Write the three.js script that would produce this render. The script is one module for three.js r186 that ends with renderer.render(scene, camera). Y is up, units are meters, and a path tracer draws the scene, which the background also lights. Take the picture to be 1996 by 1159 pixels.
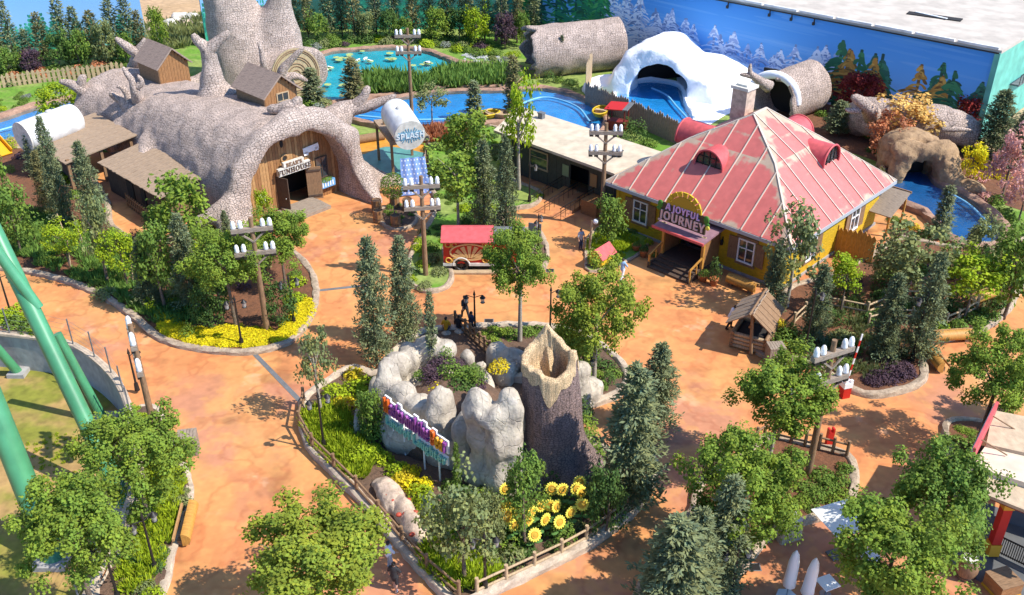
import * as THREE from 'three';
import { Sky } from 'three/addons/objects/Sky.js';
import { mergeGeometries, mergeVertices, toCreasedNormals } from 'three/addons/utils/BufferGeometryUtils.js';
import { TextGeometry } from 'three/addons/geometries/TextGeometry.js';
import { FontLoader } from 'three/addons/loaders/FontLoader.js';

// ---------- camera, sky, sun, exposure ----------
const scene = new THREE.Scene();
const camera = new THREE.PerspectiveCamera(33.93, 1024 / 595, 0.5, 3000);
camera.position.set(0, 34, 0);
camera.rotation.set(-30.5 * Math.PI / 180, 0, 0);
const SUN = new THREE.Vector3(0.62, 0.75, 0.20).normalize();
const sky = new Sky(); sky.scale.setScalar(2000); sky.name = 'sky'; sky.userData = { kind: 'structure' };
sky.material.uniforms.sunPosition.value.copy(SUN);
sky.material.uniforms.turbidity.value = 4; sky.material.uniforms.rayleigh.value = 1.0;
sky.material.uniforms.mieCoefficient.value = 0.004; sky.material.uniforms.mieDirectionalG.value = 0.7;
scene.add(sky); scene.environmentIntensity = 0.22;
const sun = new THREE.DirectionalLight(new THREE.Color(1, 0.93, 0.81), 5);
sun.position.copy(SUN).multiplyScalar(160).add(new THREE.Vector3(0, 0, -70)); sun.target.position.set(0, 0, -70); sun.castShadow = true;
sun.shadow.camera.left = -80; sun.shadow.camera.right = 80; sun.shadow.camera.top = 80; sun.shadow.camera.bottom = -80; sun.shadow.camera.far = 400;
sun.shadow.mapSize.set(4096, 4096); sun.shadow.radius = 1;
scene.add(sun, sun.target);
const renderer = new THREE.WebGLRenderer({ antialias: true });
renderer.toneMapping = THREE.LinearToneMapping; renderer.toneMappingExposure = 1.4; renderer.shadowMap.enabled = true;

// ---------- helpers ----------
const V = (x, y, z) => new THREE.Vector3(x, y, z), PI = Math.PI;
function rng(s) { s = (s * 2654435761) >>> 0; return () => { s = (s + 0x6d2b79f5) | 0; let t = Math.imul(s ^ (s >>> 15), 1 | s); t = (t + Math.imul(t ^ (t >>> 7), 61 | t)) ^ t; return ((t ^ (t >>> 14)) >>> 0) / 4294967296; }; }
const hash = (x, y, z) => { let h = (Math.imul(x, 374761393) + Math.imul(y, 668265263) + Math.imul(z, 2147483647 ^ 0x5bd1e995)) | 0; h = Math.imul(h ^ (h >>> 13), 1274126177); return ((h ^ (h >>> 16)) >>> 0) / 4294967296; };
const sm = (t) => t * t * (3 - 2 * t), mix = (a, b, t) => a + (b - a) * t, clamp = (v, a = 0, b = 1) => Math.min(b, Math.max(a, v));
const ss = (a, b, v) => sm(clamp((v - a) / (b - a)));
function noise(x, y, z = 0) {
  const X = Math.floor(x), Y = Math.floor(y), Z = Math.floor(z), u = sm(x - X), v = sm(y - Y), w = sm(z - Z);
  const l = (dz) => mix(mix(hash(X, Y, Z + dz), hash(X + 1, Y, Z + dz), u), mix(hash(X, Y + 1, Z + dz), hash(X + 1, Y + 1, Z + dz), u), v);
  return mix(l(0), l(1), w);
}
const fbm = (x, y, z = 0, o = 4) => { let s = 0, a = 0.5, n = 0; for (let i = 0; i < o; i++) { s += a * noise(x, y, z); n += a; a *= 0.5; x = x * 2.03 + 7.1; y = y * 2.03 + 3.7; z = z * 2.03 + 1.3; } return s / n; };
// periodic noise for textures that tile
function pnoise(x, y, p, s) { const X = Math.floor(x), Y = Math.floor(y), u = sm(x - X), v = sm(y - Y), m = (q) => ((q % p) + p) % p; return mix(mix(hash(m(X), m(Y), s), hash(m(X + 1), m(Y), s), u), mix(hash(m(X), m(Y + 1), s), hash(m(X + 1), m(Y + 1), s), u), v); }
function pfbm(u, v, p, o, s) { let r = 0, a = 0.5, n = 0; for (let i = 0; i < o; i++) { r += a * pnoise(u * p, v * p, p, s + i); n += a; a *= 0.5; p *= 2; } return r / n; }
function worley(u, v, px, py, s) { const x = u * px, y = v * py, X = Math.floor(x), Y = Math.floor(y); let a = 9, b = 9, id = 0; for (let i = -1; i < 2; i++) for (let j = -1; j < 2; j++) { const cx = X + i, cy = Y + j, mx = ((cx % px) + px) % px, my = ((cy % py) + py) % py; const dx = cx + 0.15 + 0.7 * hash(mx, my, s) - x, dy = cy + 0.15 + 0.7 * hash(mx, my, s + 9) - y, d = Math.hypot(dx, dy); if (d < a) { b = a; a = d; id = hash(mx, my, s + 5); } else if (d < b) b = d; } return [a, b, id]; }
const toS = (c) => clamp(c <= 0.0031308 ? 12.92 * c : 1.055 * Math.pow(c, 1 / 2.4) - 0.055);
function tex(w, h, f, srgb = true) {
  const d = new Uint8Array(w * h * 4);
  for (let j = 0; j < h; j++) for (let i = 0; i < w; i++) { let c = f((i + 0.5) / w, (j + 0.5) / h, i, j); if (typeof c === 'number') c = [c, c, c]; const k = 4 * (j * w + i); for (let q = 0; q < 3; q++) d[k + q] = 255 * (srgb ? toS(c[q]) : clamp(c[q])); d[k + 3] = 255; }
  const t = new THREE.DataTexture(d, w, h); t.wrapS = t.wrapT = THREE.RepeatWrapping; t.magFilter = THREE.LinearFilter; t.minFilter = THREE.LinearMipmapLinearFilter; t.generateMipmaps = true;
  if (srgb) t.colorSpace = THREE.SRGBColorSpace; t.needsUpdate = true; return t;
}
function canvasTex(w, h, draw) { const c = document.createElement('canvas'); c.width = w; c.height = h; draw(c.getContext('2d'), w, h); const t = new THREE.CanvasTexture(c); t.colorSpace = THREE.SRGBColorSpace; t.magFilter = THREE.LinearFilter; return t; }
const col = (c) => (Array.isArray(c) ? new THREE.Color().setRGB(...c) : new THREE.Color(c));
function mat(c, rough = 0.8, o = {}) { const { tile = 1, phys, ...r } = o; const m = new (phys ? THREE.MeshPhysicalMaterial : THREE.MeshStandardMaterial)({ color: col(c), roughness: rough, ...r }); m.userData.tile = tile; return m; }

// ---------- textures (grain and stains only) ----------
const T = {
  grain: tex(256, 256, (u, v) => 0.62 + 0.5 * pfbm(u, v, 8, 5, 1)),
  grainB: tex(256, 256, (u, v) => pfbm(u, v, 12, 5, 3), false),
  wood: tex(256, 512, (u, v) => { const n = pnoise(u * 48, v * 4, 48, 21) * 0.5 + pnoise(u * 24, v * 2, 24, 25) * 0.3 + pfbm(u, v, 6, 4, 22) * 0.35; return 0.42 + 0.62 * n; }),
  woodB: tex(256, 512, (u, v) => pnoise(u * 48, v * 4, 48, 21) * 0.7 + 0.3 * pnoise(u * 100, v * 6, 100, 27), false),
};
{
  const W = (u, v) => { const du = (pfbm(u, v, 6, 3, 31) - 0.5) * 0.13, dv = (pfbm(u, v, 6, 3, 37) - 0.5) * 0.13; const a = worley(u + du, v + dv, 14, 22, 40), b = worley(u + dv, v + du, 34, 46, 44); return [ss(0.02, 0.26, a[1] - a[0]), ss(0.0, 0.3, b[1] - b[0]), a[2]]; };
  T.bark = tex(768, 768, (u, v) => { const [a, b, id] = W(u, v), n = pfbm(u, v, 5, 4, 51); const k = (0.44 + 0.56 * a) * (0.74 + 0.26 * b) * (0.84 + 0.2 * id) * (0.7 + 0.6 * n); return [k, k * 0.985, k * 0.97]; });
  T.barkB = tex(768, 768, (u, v) => { const [a, b] = W(u, v); return 0.7 * a + 0.3 * b; }, false);
  const R = (u, v) => { const d = (pfbm(u, v, 5, 3, 61) - 0.5) * 0.2; const a = worley(u + d, v - d, 5, 3, 64); return [ss(0.0, 0.05, a[1] - a[0]), pfbm(u, v, 6, 5, 66), pfbm(u, v, 30, 3, 69)]; };
  T.rock = tex(512, 512, (u, v) => { const [c, n, f] = R(u, v); const k = (0.88 + 0.12 * c) * (0.5 + 0.72 * n) * (0.8 + 0.3 * f); return [k, k * (0.97 + 0.05 * n), k * (0.92 + 0.08 * f)]; });
  T.rockB = tex(512, 512, (u, v) => { const [c, n, f] = R(u, v); return 0.22 * c + 0.55 * n + 0.23 * f; }, false);
  // stained concrete paving: mottled orange, pinker and paler patches, trowel clouds, pale dust spots
  T.paving = tex(1536, 1536, (u, v) => {
    const a = pfbm(u, v, 5, 5, 71), b = pfbm(u, v, 14, 5, 77), c = pfbm(u + 0.02 * b, v, 44, 4, 83), d = pfbm(u, v, 150, 2, 89), e = pfbm(u, v, 9, 4, 93);
    const pink = ss(0.5, 0.68, a), gold = ss(0.46, 0.64, b), pale = ss(0.62, 0.78, c) * ss(0.5, 0.66, e), vein = 1 - ss(0, 0.09, Math.abs(pfbm(u + 0.03 * a, v + 0.02 * e, 26, 4, 141) - 0.5)), fleck = ss(0.52, 0.68, pfbm(u, v, 64, 3, 147));
    let r = 0.57, g = 0.225, bl = 0.078;
    r = mix(r, 0.50, pink); g = mix(g, 0.215, pink); bl = mix(bl, 0.115, pink);
    r = mix(r, 0.60, gold * 0.8); g = mix(g, 0.285, gold * 0.8); bl = mix(bl, 0.095, gold * 0.8);
    r = mix(r, 0.66, pale * 0.45); g = mix(g, 0.40, pale * 0.45); bl = mix(bl, 0.24, pale * 0.45);
    r = mix(r, 0.64, fleck * 0.4); g = mix(g, 0.31, fleck * 0.4); bl = mix(bl, 0.10, fleck * 0.4); r *= 1 - 0.12 * vein; g *= 1 - 0.2 * vein; bl *= 1 - 0.22 * vein;
    const k = 0.80 + 0.22 * c + 0.2 * (d - 0.5) - 0.22 * ss(0.62, 0.8, pfbm(u, v, 22, 4, 97));
    return [r * k * 1.06, g * k * 1.06, bl * k * 1.06];
  });
  T.pavingB = tex(512, 512, (u, v) => 0.6 * pfbm(u, v, 40, 4, 101) + 0.4 * pfbm(u, v, 120, 2, 104), false);
  T.grass = tex(768, 768, (u, v) => { const a = pfbm(u, v, 6, 5, 111), b = pfbm(u, v, 60, 3, 115), dry = ss(0.34, 0.56, a); const k = 0.65 + 0.7 * b; return [mix(0.15, 0.29, dry) * k, mix(0.19, 0.225, dry) * k, mix(0.025, 0.09, dry) * k]; });
  T.soil = tex(512, 512, (u, v) => { const a = pfbm(u, v, 8, 5, 121), b = pfbm(u, v, 90, 2, 125); const k = 0.55 + 0.9 * b; return [mix(0.085, 0.16, a) * k, mix(0.055, 0.09, a) * k, mix(0.038, 0.055, a) * k]; });
  T.dirt = tex(768, 768, (u, v) => { const a = pfbm(u, v, 5, 5, 131), b = pfbm(u, v, 50, 3, 135); const k = 0.7 + 0.6 * b; return [mix(0.4, 0.52, a) * k, mix(0.26, 0.36, a) * k, mix(0.13, 0.22, a) * k]; });
}
// ---------- materials ----------
const M = {
  paving: mat([1, 1, 1], 0.78, { map: T.paving, bumpMap: T.pavingB, bumpScale: 0.012, tile: 44 }),
  grass: mat([0.75, 1.25, 0.7], 0.95, { map: T.grass, bumpMap: T.grainB, bumpScale: 0.05, tile: 16 }),
  lawn: mat([1.3, 1.05, 1.0], 0.95, { map: T.grass, bumpMap: T.grainB, bumpScale: 0.05, tile: 22 }),
  soil: mat([1, 1, 1], 1, { map: T.soil, bumpMap: T.grainB, bumpScale: 0.08, tile: 3 }),
  redsoil: mat([1.25, 0.88, 0.64], 1, { map: T.soil, bumpMap: T.grainB, bumpScale: 0.08, tile: 4 }),
  dirt: mat([1, 1, 1], 1, { map: T.dirt, bumpMap: T.grainB, bumpScale: 0.15, tile: 26 }),
  bark: mat([0.66, 0.52, 0.44], 0.9, { map: T.bark, bumpMap: T.barkB, bumpScale: 0.07, tile: 3.6 }),
  stumpBark: mat([0.36, 0.25, 0.225], 0.9, { map: T.bark, bumpMap: T.barkB, bumpScale: 0.08, tile: 2.6 }),
  cutWood: mat([0.98, 0.7, 0.4], 0.9, { map: T.bark, bumpMap: T.barkB, bumpScale: 0.04, tile: 1.6 }),
  rock: mat([0.54, 0.47, 0.39], 0.92, { map: T.rock, bumpMap: T.rockB, bumpScale: 0.12, tile: 3.4 }),
  tanRock: mat([0.42, 0.27, 0.15], 0.92, { map: T.rock, bumpMap: T.rockB, bumpScale: 0.09, tile: 2.6 }),
  kerb: mat([0.47, 0.36, 0.265], 0.95, { map: T.rock, bumpMap: T.rockB, bumpScale: 0.05, tile: 1.1 }),
  kerbPale: mat([0.56, 0.45, 0.35], 0.95, { map: T.rock, bumpMap: T.rockB, bumpScale: 0.02, tile: 1.6 }),
  bank: mat([0.40, 0.24, 0.17], 0.95, { map: T.rock, bumpMap: T.rockB, bumpScale: 0.05, tile: 2 }),
  snow: mat([0.86, 0.88, 0.92], 0.75, { bumpMap: T.grainB, bumpScale: 0.03, tile: 2 }),
  concrete: mat([0.40, 0.385, 0.37], 0.9, { map: T.grain, bumpMap: T.grainB, bumpScale: 0.01, tile: 3 }),
  wood: mat([0.30, 0.175, 0.09], 0.8, { map: T.wood, bumpMap: T.woodB, bumpScale: 0.008, tile: 0.9 }),
  plank: mat([0.47, 0.235, 0.085], 0.75, { map: T.wood, bumpMap: T.woodB, bumpScale: 0.01, tile: 0.9 }),
  plankB: mat([0.36, 0.17, 0.062], 0.75, { map: T.wood, bumpMap: T.woodB, bumpScale: 0.01, tile: 0.9 }),
  plankC: mat([0.53, 0.29, 0.115], 0.75, { map: T.wood, bumpMap: T.woodB, bumpScale: 0.01, tile: 0.9 }),
  greyWood: mat([0.36, 0.28, 0.21], 0.85, { map: T.wood, bumpMap: T.woodB, bumpScale: 0.01, tile: 0.9 }),
  paleWood: mat([0.56, 0.40, 0.235], 0.85, { map: T.wood, bumpMap: T.woodB, bumpScale: 0.008, tile: 0.9 }),
  yellowWood: mat([0.60, 0.29, 0.055], 0.6, { map: T.wood, tile: 0.9 }),
  darkWood: mat([0.10, 0.063, 0.043], 0.8, { map: T.wood, bumpMap: T.woodB, bumpScale: 0.008, tile: 0.9 }),
  roofWood: mat([0.40, 0.285, 0.19], 0.85, { map: T.wood, bumpMap: T.woodB, bumpScale: 0.01, tile: 1.2 }),
  brownRoof: mat([0.36, 0.26, 0.205], 0.8, { map: T.wood, tile: 1.2 }),
  cream: mat([0.62, 0.52, 0.385], 0.85, { map: T.grain, tile: 5 }),
  white: mat([0.80, 0.80, 0.78], 0.5, { map: T.grain, tile: 5 }), brightWhite: mat([0.82, 0.82, 0.81], 0.45),
  offWhite: mat([0.72, 0.68, 0.6], 0.7, { map: T.grain, tile: 2 }),
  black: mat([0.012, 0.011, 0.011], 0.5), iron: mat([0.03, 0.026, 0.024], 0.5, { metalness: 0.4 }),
  dark: mat([0.02, 0.018, 0.017], 0.9), glass: mat([0.035, 0.045, 0.05], 0.08, { phys: true, clearcoat: 1 }),
  lampGlass: mat([0.75, 0.75, 0.7], 0.15, { phys: true, transmission: 0.6, thickness: 0 }),
  green: mat([0.075, 0.30, 0.135], 0.42, { phys: true, clearcoat: 0.3, clearcoatRoughness: 0.35, map: T.grain, tile: 6 }),
  teal: mat([0.15, 0.50, 0.40], 0.7, { map: T.grain, tile: 6 }),
  steel: mat([0.35, 0.36, 0.37], 0.4, { metalness: 0.7 }), grey: mat([0.16, 0.165, 0.17], 0.7, { map: T.grain, tile: 2 }),
  red: mat([0.52, 0.012, 0.008], 0.45), pinkRed: mat([0.62, 0.10, 0.105], 0.6, { map: T.grain, tile: 2 }), darkRed: mat([0.2, 0.02, 0.016], 0.6),
  yellow: mat([0.62, 0.42, 0.01], 0.7, { map: T.grain, tile: 2 }), wall: mat([0.68, 0.43, 0.012], 0.75, { map: T.wood, tile: 0.9 }),
  purple: mat([0.26, 0.06, 0.29], 0.5), orange: mat([0.62, 0.12, 0.015], 0.5), gold: mat([0.66, 0.33, 0.02], 0.5), mint: mat([0.20, 0.50, 0.43], 0.4),
  roofEdge: mat([0.40, 0.42, 0.44], 0.6), gutter: mat([0.58, 0.57, 0.54], 0.6), mauve: mat([0.30, 0.16, 0.19], 0.7, { map: T.grain, tile: 2 }),
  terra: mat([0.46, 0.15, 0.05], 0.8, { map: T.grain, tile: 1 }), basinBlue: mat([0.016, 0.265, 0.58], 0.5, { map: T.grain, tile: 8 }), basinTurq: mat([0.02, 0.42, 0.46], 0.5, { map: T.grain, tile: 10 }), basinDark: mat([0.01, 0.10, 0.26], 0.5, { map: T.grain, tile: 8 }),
  rail: mat([0.18, 0.46, 0.68], 0.4), skin: mat([0.50, 0.28, 0.19], 0.6), hair: mat([0.02, 0.014, 0.01], 0.7),
  greenWall: mat([0.085, 0.085, 0.06], 0.85, { map: T.wood, tile: 0.9 }), petal: mat([0.8, 0.68, 0.08], 0.7), seed: mat([0.48, 0.30, 0.03], 0.9),
};
const padM = mat([0.36, 0.45, 0.16], 0.7);
M.water = new THREE.MeshPhysicalMaterial({ color: col([0.78, 0.93, 1]), roughness: 0.04, transmission: 1, thickness: 0, ior: 1.33, bumpMap: T.grainB, bumpScale: 0.05 }); M.water.userData.tile = 3.2;

// ---------- geometry ----------
function uvBox(g, s = 1) {
  g = g.index ? g.toNonIndexed() : g; if (!g.attributes.normal) g.computeVertexNormals();
  const p = g.attributes.position, uv = new Float32Array(p.count * 2), a = V(), b = V(), c = V(), n = V();
  for (let i = 0; i < p.count; i += 3) {
    a.fromBufferAttribute(p, i); b.fromBufferAttribute(p, i + 1); c.fromBufferAttribute(p, i + 2);
    n.subVectors(b, a).cross(c.clone().sub(a)); const x = Math.abs(n.x), y = Math.abs(n.y), z = Math.abs(n.z);
    for (let k = 0; k < 3; k++) { const q = [a, b, c][k]; const [u, v] = y >= x && y >= z ? [q.x, q.z] : x > z ? [q.z, q.y] : [q.x, q.y]; uv[2 * (i + k)] = u / s; uv[2 * (i + k) + 1] = v / s; }
  }
  g.setAttribute('uv', new THREE.BufferAttribute(uv, 2)); return g;
}
// box with texture v along its longest side; any transform applied afterwards keeps the grain on the piece
let seedBox = 1;
function bx(w, h, d, x = 0, y = 0, z = 0, rx = 0, ry = 0, rz = 0) {
  const g = new THREE.BoxGeometry(w, h, d).toNonIndexed(), p = g.attributes.position, nn = g.attributes.normal, uv = g.attributes.uv, o = hash(seedBox++, 3, 7) * 7;
  const ax = w >= h && w >= d ? 'X' : h >= d ? 'Y' : 'Z';
  for (let i = 0; i < p.count; i++) {
    const n = [Math.abs(nn.getX(i)), Math.abs(nn.getY(i)), Math.abs(nn.getZ(i))], k = { X: p.getX(i), Y: p.getY(i), Z: p.getZ(i) }, f = n[0] > 0.5 ? ['Y', 'Z'] : n[1] > 0.5 ? ['X', 'Z'] : ['X', 'Y'];
    let [a, b] = f; if (a === ax) [a, b] = [b, a]; uv.setXY(i, k[a] + o, k[b] + o * 1.7);
  }
  g.userData.own = true; return place(g, x, y, z, rx, ry, rz);
}
const place = (g, x = 0, y = 0, z = 0, rx = 0, ry = 0, rz = 0) => { if (rx || ry || rz) g.applyMatrix4(new THREE.Matrix4().makeRotationFromEuler(new THREE.Euler(rx, ry, rz))); g.translate(x, y, z); return g; };
const cyl = (r1, r2, h, x = 0, y = 0, z = 0, seg = 12, rx = 0, ry = 0, rz = 0) => place(new THREE.CylinderGeometry(r1, r2, h, seg), x, y, z, rx, ry, rz);
const ball = (r, x = 0, y = 0, z = 0, sx = 1, sy = 1, sz = 1, seg = 12) => { const g = new THREE.SphereGeometry(r, seg, Math.max(6, seg * 0.7 | 0)); g.scale(sx, sy, sz); g.translate(x, y, z); return g; };
// straight bar between two points
function bar(a, b, r, r2 = r, seg = 8) { const A = V(...a), B = V(...b), d = B.clone().sub(A), g = new THREE.CylinderGeometry(r2, r, d.length(), seg); g.applyQuaternion(new THREE.Quaternion().setFromUnitVectors(V(0, 1, 0), d.normalize())); g.translate((A.x + B.x) / 2, (A.y + B.y) / 2, (A.z + B.z) / 2); return g; }
function beam(a, b, w, h) { const A = V(...a), B = V(...b), d = B.clone().sub(A), g = bx(w, h, d.length()); g.applyMatrix4(new THREE.Matrix4().lookAt(d, V(0, 0, 0), V(0, 1, 0))); g.translate((A.x + B.x) / 2, (A.y + B.y) / 2, (A.z + B.z) / 2); return g; }
const prep = (g, m) => { if (g.userData.own) { const t = m.userData.tile || 1, uv = g.attributes.uv, h = g.clone(); for (let i = 0; i < uv.count; i++) h.attributes.uv.setXY(i, uv.getX(i) / t, uv.getY(i) / t); return h; } return uvBox(g, m.userData.tile || 1); };
function strip(g) { for (const k of Object.keys(g.attributes)) if (!['position', 'normal', 'uv', 'color'].includes(k)) g.deleteAttribute(k); g.morphAttributes = {}; return g; }
function geo(gs, m) { const l = (Array.isArray(gs) ? gs : [gs]).map((g) => strip(prep(g, m))); return l.length === 1 ? l[0] : mergeGeometries(l); }
const taken = new Map();
const numbered = (n) => { const k = taken.get(n) || 0; taken.set(n, k + 1); return k ? n + '_' + String(k).padStart(3, '0') : n; };
function part(name, gs, m, parent, label) { const o = new THREE.Mesh(geo(gs, m), m); o.name = name; o.castShadow = o.receiveShadow = true; if (label) o.userData.label = label; if (parent) parent.add(o); return o; }
function raw(name, g, m, parent) { const o = new THREE.Mesh(g, m); o.name = name; o.castShadow = o.receiveShadow = true; if (parent) parent.add(o); return o; }
function tag(o, label, category, group) { o.userData.label = label; o.userData.category = category; if (group) o.userData.group = group; return o; }
function thing(name, label, category, p = [0, 0, 0], turn = 0, group) { const o = new THREE.Group(); o.name = numbered(name); o.position.set(p[0], p.length > 2 ? p[1] : 0, p[p.length - 1]); o.rotation.y = turn; scene.add(o); return tag(o, label, category, group); }
function solid(name, gs, m, label, category, group) { const o = part(numbered(name), gs, m, scene); return tag(o, label, category, group); }
function struct(name, gs, m, kind = 'structure') { const o = part(numbered(name), gs, m, scene); o.userData.kind = kind; return o; }
function dup(o, p, turn, label, group, sc) { const c = o.clone(); c.name = numbered(o.name.replace(/_\d{3}$/, '')); c.userData = { ...o.userData }; c.position.set(...p); c.rotation.set(0, turn, 0); if (sc) c.scale.setScalar(sc); if (label) c.userData.label = label; if (group) c.userData.group = group; scene.add(c); return c; }
// pairs: [x, z, x, z, ...] -> Vector2 list
const pairs = (l) => { const r = []; for (let i = 0; i < l.length; i += 2) r.push(new THREE.Vector2(l[i], l[i + 1])); return r; };
const smooth = (pts, closed = true, step = 0.5) => { const c = new THREE.CatmullRomCurve3(pts.map((p) => V(p.x, 0, p.y)), closed, 'centripetal'); const n = Math.max(8, Math.round(c.getLength() / step)); return c.getSpacedPoints(n).slice(0, closed ? n : n + 1).map((p) => new THREE.Vector2(p.x, p.z)); };
function flat(pts, y, holes = []) {
  const f = THREE.ShapeUtils.triangulateShape(pts, holes), all = [pts, ...holes].flat(), pos = [], idx = [];
  for (const p of all) pos.push(p.x, y, p.y);
  for (const [a, b, c] of f) { const A = all[a], B = all[b], C = all[c]; ((B.x - A.x) * (C.y - A.y) - (B.y - A.y) * (C.x - A.x) < 0) ? idx.push(a, b, c) : idx.push(a, c, b); }
  const g = new THREE.BufferGeometry(); g.setAttribute('position', new THREE.Float32BufferAttribute(pos, 3)); g.setIndex(idx); g.computeVertexNormals(); return g;
}
// rough stone edging swept along a line: width, height, roughness
function sweep(pts, closed, w, h, rough = 0.05, y0 = 0, seed = 1) {
  const prof = [[-0.5, 0], [-0.46, 0.75], [-0.25, 1], [0.22, 1], [0.46, 0.72], [0.5, 0]], n = pts.length, pos = [], idx = [], K = prof.length;
  for (let i = 0; i < n; i++) {
    const a = pts[closed ? (i + n - 1) % n : Math.max(0, i - 1)], b = pts[closed ? (i + 1) % n : Math.min(n - 1, i + 1)], tx = b.x - a.x, tz = b.y - a.y, l = Math.hypot(tx, tz) || 1, nx = -tz / l, nz = tx / l;
    prof.forEach(([s, t], k) => { const j = (hash(i, k, seed) - 0.5) * 2 * rough; pos.push(pts[i].x + nx * (s * w + j), y0 + (t ? t * h + (hash(i, k + 20, seed) - 0.5) * 2 * rough : -0.05), pts[i].y + nz * (s * w + j)); });
  }
  for (let i = 0; i < (closed ? n : n - 1); i++) for (let k = 0; k < K - 1; k++) { const a = i * K + k, b = ((i + 1) % n) * K + k; idx.push(a, a + 1, b, b, a + 1, b + 1); }
  const g = new THREE.BufferGeometry(); g.setAttribute('position', new THREE.Float32BufferAttribute(pos, 3)); g.setIndex(idx); return toCreasedNormals(g, 0.7);
}
// ribbon of a wall standing on a line
function wallLine(pts, y0, y1, th) { const gs = []; for (let i = 0; i < pts.length - 1; i++) { const a = pts[i], b = pts[i + 1], L = a.distanceTo(b); gs.push(bx(L + th * 0.9, y1 - y0, th, (a.x + b.x) / 2, (y0 + y1) / 2, (a.y + b.y) / 2, 0, -Math.atan2(b.y - a.y, b.x - a.x), 0)); } return gs; }
// signed-distance mesher (surface nets)
function nets(f, lo, hi, cell) {
  const n = [0, 1, 2].map((i) => Math.ceil((hi[i] - lo[i]) / cell) + 1), [nx, ny, nz] = n, s = new Float32Array(nx * ny * nz), id = (i, j, k) => i + nx * (j + ny * k);
  for (let k = 0; k < nz; k++) for (let j = 0; j < ny; j++) for (let i = 0; i < nx; i++) s[id(i, j, k)] = f(lo[0] + i * cell, lo[1] + j * cell, lo[2] + k * cell);
  const vi = new Int32Array(nx * ny * nz).fill(-1), pos = [], idx = [];
  const E = []; for (let a = 0; a < 8; a++) for (const d of [1, 2, 4]) if (!(a & d)) E.push([a, a | d]);
  for (let k = 0; k < nz - 1; k++) for (let j = 0; j < ny - 1; j++) for (let i = 0; i < nx - 1; i++) {
    const c = []; let neg = 0; for (let a = 0; a < 8; a++) { c[a] = s[id(i + (a & 1), j + ((a >> 1) & 1), k + (a >> 2))]; if (c[a] < 0) neg++; }
    if (neg === 0 || neg === 8) continue;
    let x = 0, y = 0, z = 0, m = 0;
    for (const [a, b] of E) if ((c[a] < 0) !== (c[b] < 0)) { const t = c[a] / (c[a] - c[b]); x += (a & 1) + t * ((b & 1) - (a & 1)); y += ((a >> 1) & 1) + t * (((b >> 1) & 1) - ((a >> 1) & 1)); z += (a >> 2) + t * ((b >> 2) - (a >> 2)); m++; }
    vi[id(i, j, k)] = pos.length / 3; pos.push(lo[0] + (i + x / m) * cell, lo[1] + (j + y / m) * cell, lo[2] + (k + z / m) * cell);
  }
  const quad = (a, b, c, d, flip) => { if (a < 0 || b < 0 || c < 0 || d < 0) return; flip ? idx.push(a, c, b, a, d, c) : idx.push(a, b, c, a, c, d); };
  for (let k = 1; k < nz - 1; k++) for (let j = 1; j < ny - 1; j++) for (let i = 1; i < nx - 1; i++) {
    const v = s[id(i, j, k)] < 0;
    if (v !== s[id(i + 1, j, k)] < 0) quad(vi[id(i, j - 1, k - 1)], vi[id(i, j, k - 1)], vi[id(i, j, k)], vi[id(i, j - 1, k)], !v);
    if (v !== s[id(i, j + 1, k)] < 0) quad(vi[id(i - 1, j, k - 1)], vi[id(i, j, k - 1)], vi[id(i, j, k)], vi[id(i - 1, j, k)], v);
    if (v !== s[id(i, j, k + 1)] < 0) quad(vi[id(i - 1, j - 1, k)], vi[id(i, j - 1, k)], vi[id(i, j, k)], vi[id(i - 1, j, k)], !v);
  }
  const g = new THREE.BufferGeometry(); g.setAttribute('position', new THREE.Float32BufferAttribute(pos, 3)); g.setIndex(idx); g.computeVertexNormals(); return g;
}
const smin = (a, b, k) => { const h = clamp(0.5 + 0.5 * (b - a) / k); return mix(b, a, h) - k * h * (1 - h); };
function capD(x, y, z, a, b, ra, rb) { const dx = b[0] - a[0], dy = b[1] - a[1], dz = b[2] - a[2], t = clamp(((x - a[0]) * dx + (y - a[1]) * dy + (z - a[2]) * dz) / (dx * dx + dy * dy + dz * dz || 1)); return Math.hypot(x - a[0] - dx * t, y - a[1] - dy * t, z - a[2] - dz * t) - mix(ra, rb, t); }
const ellD = (x, y, z, c, r) => { const q = Math.hypot((x - c[0]) / r[0], (y - c[1]) / r[1], (z - c[2]) / r[2]); return (q - 1) * Math.min(...r); };
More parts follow.
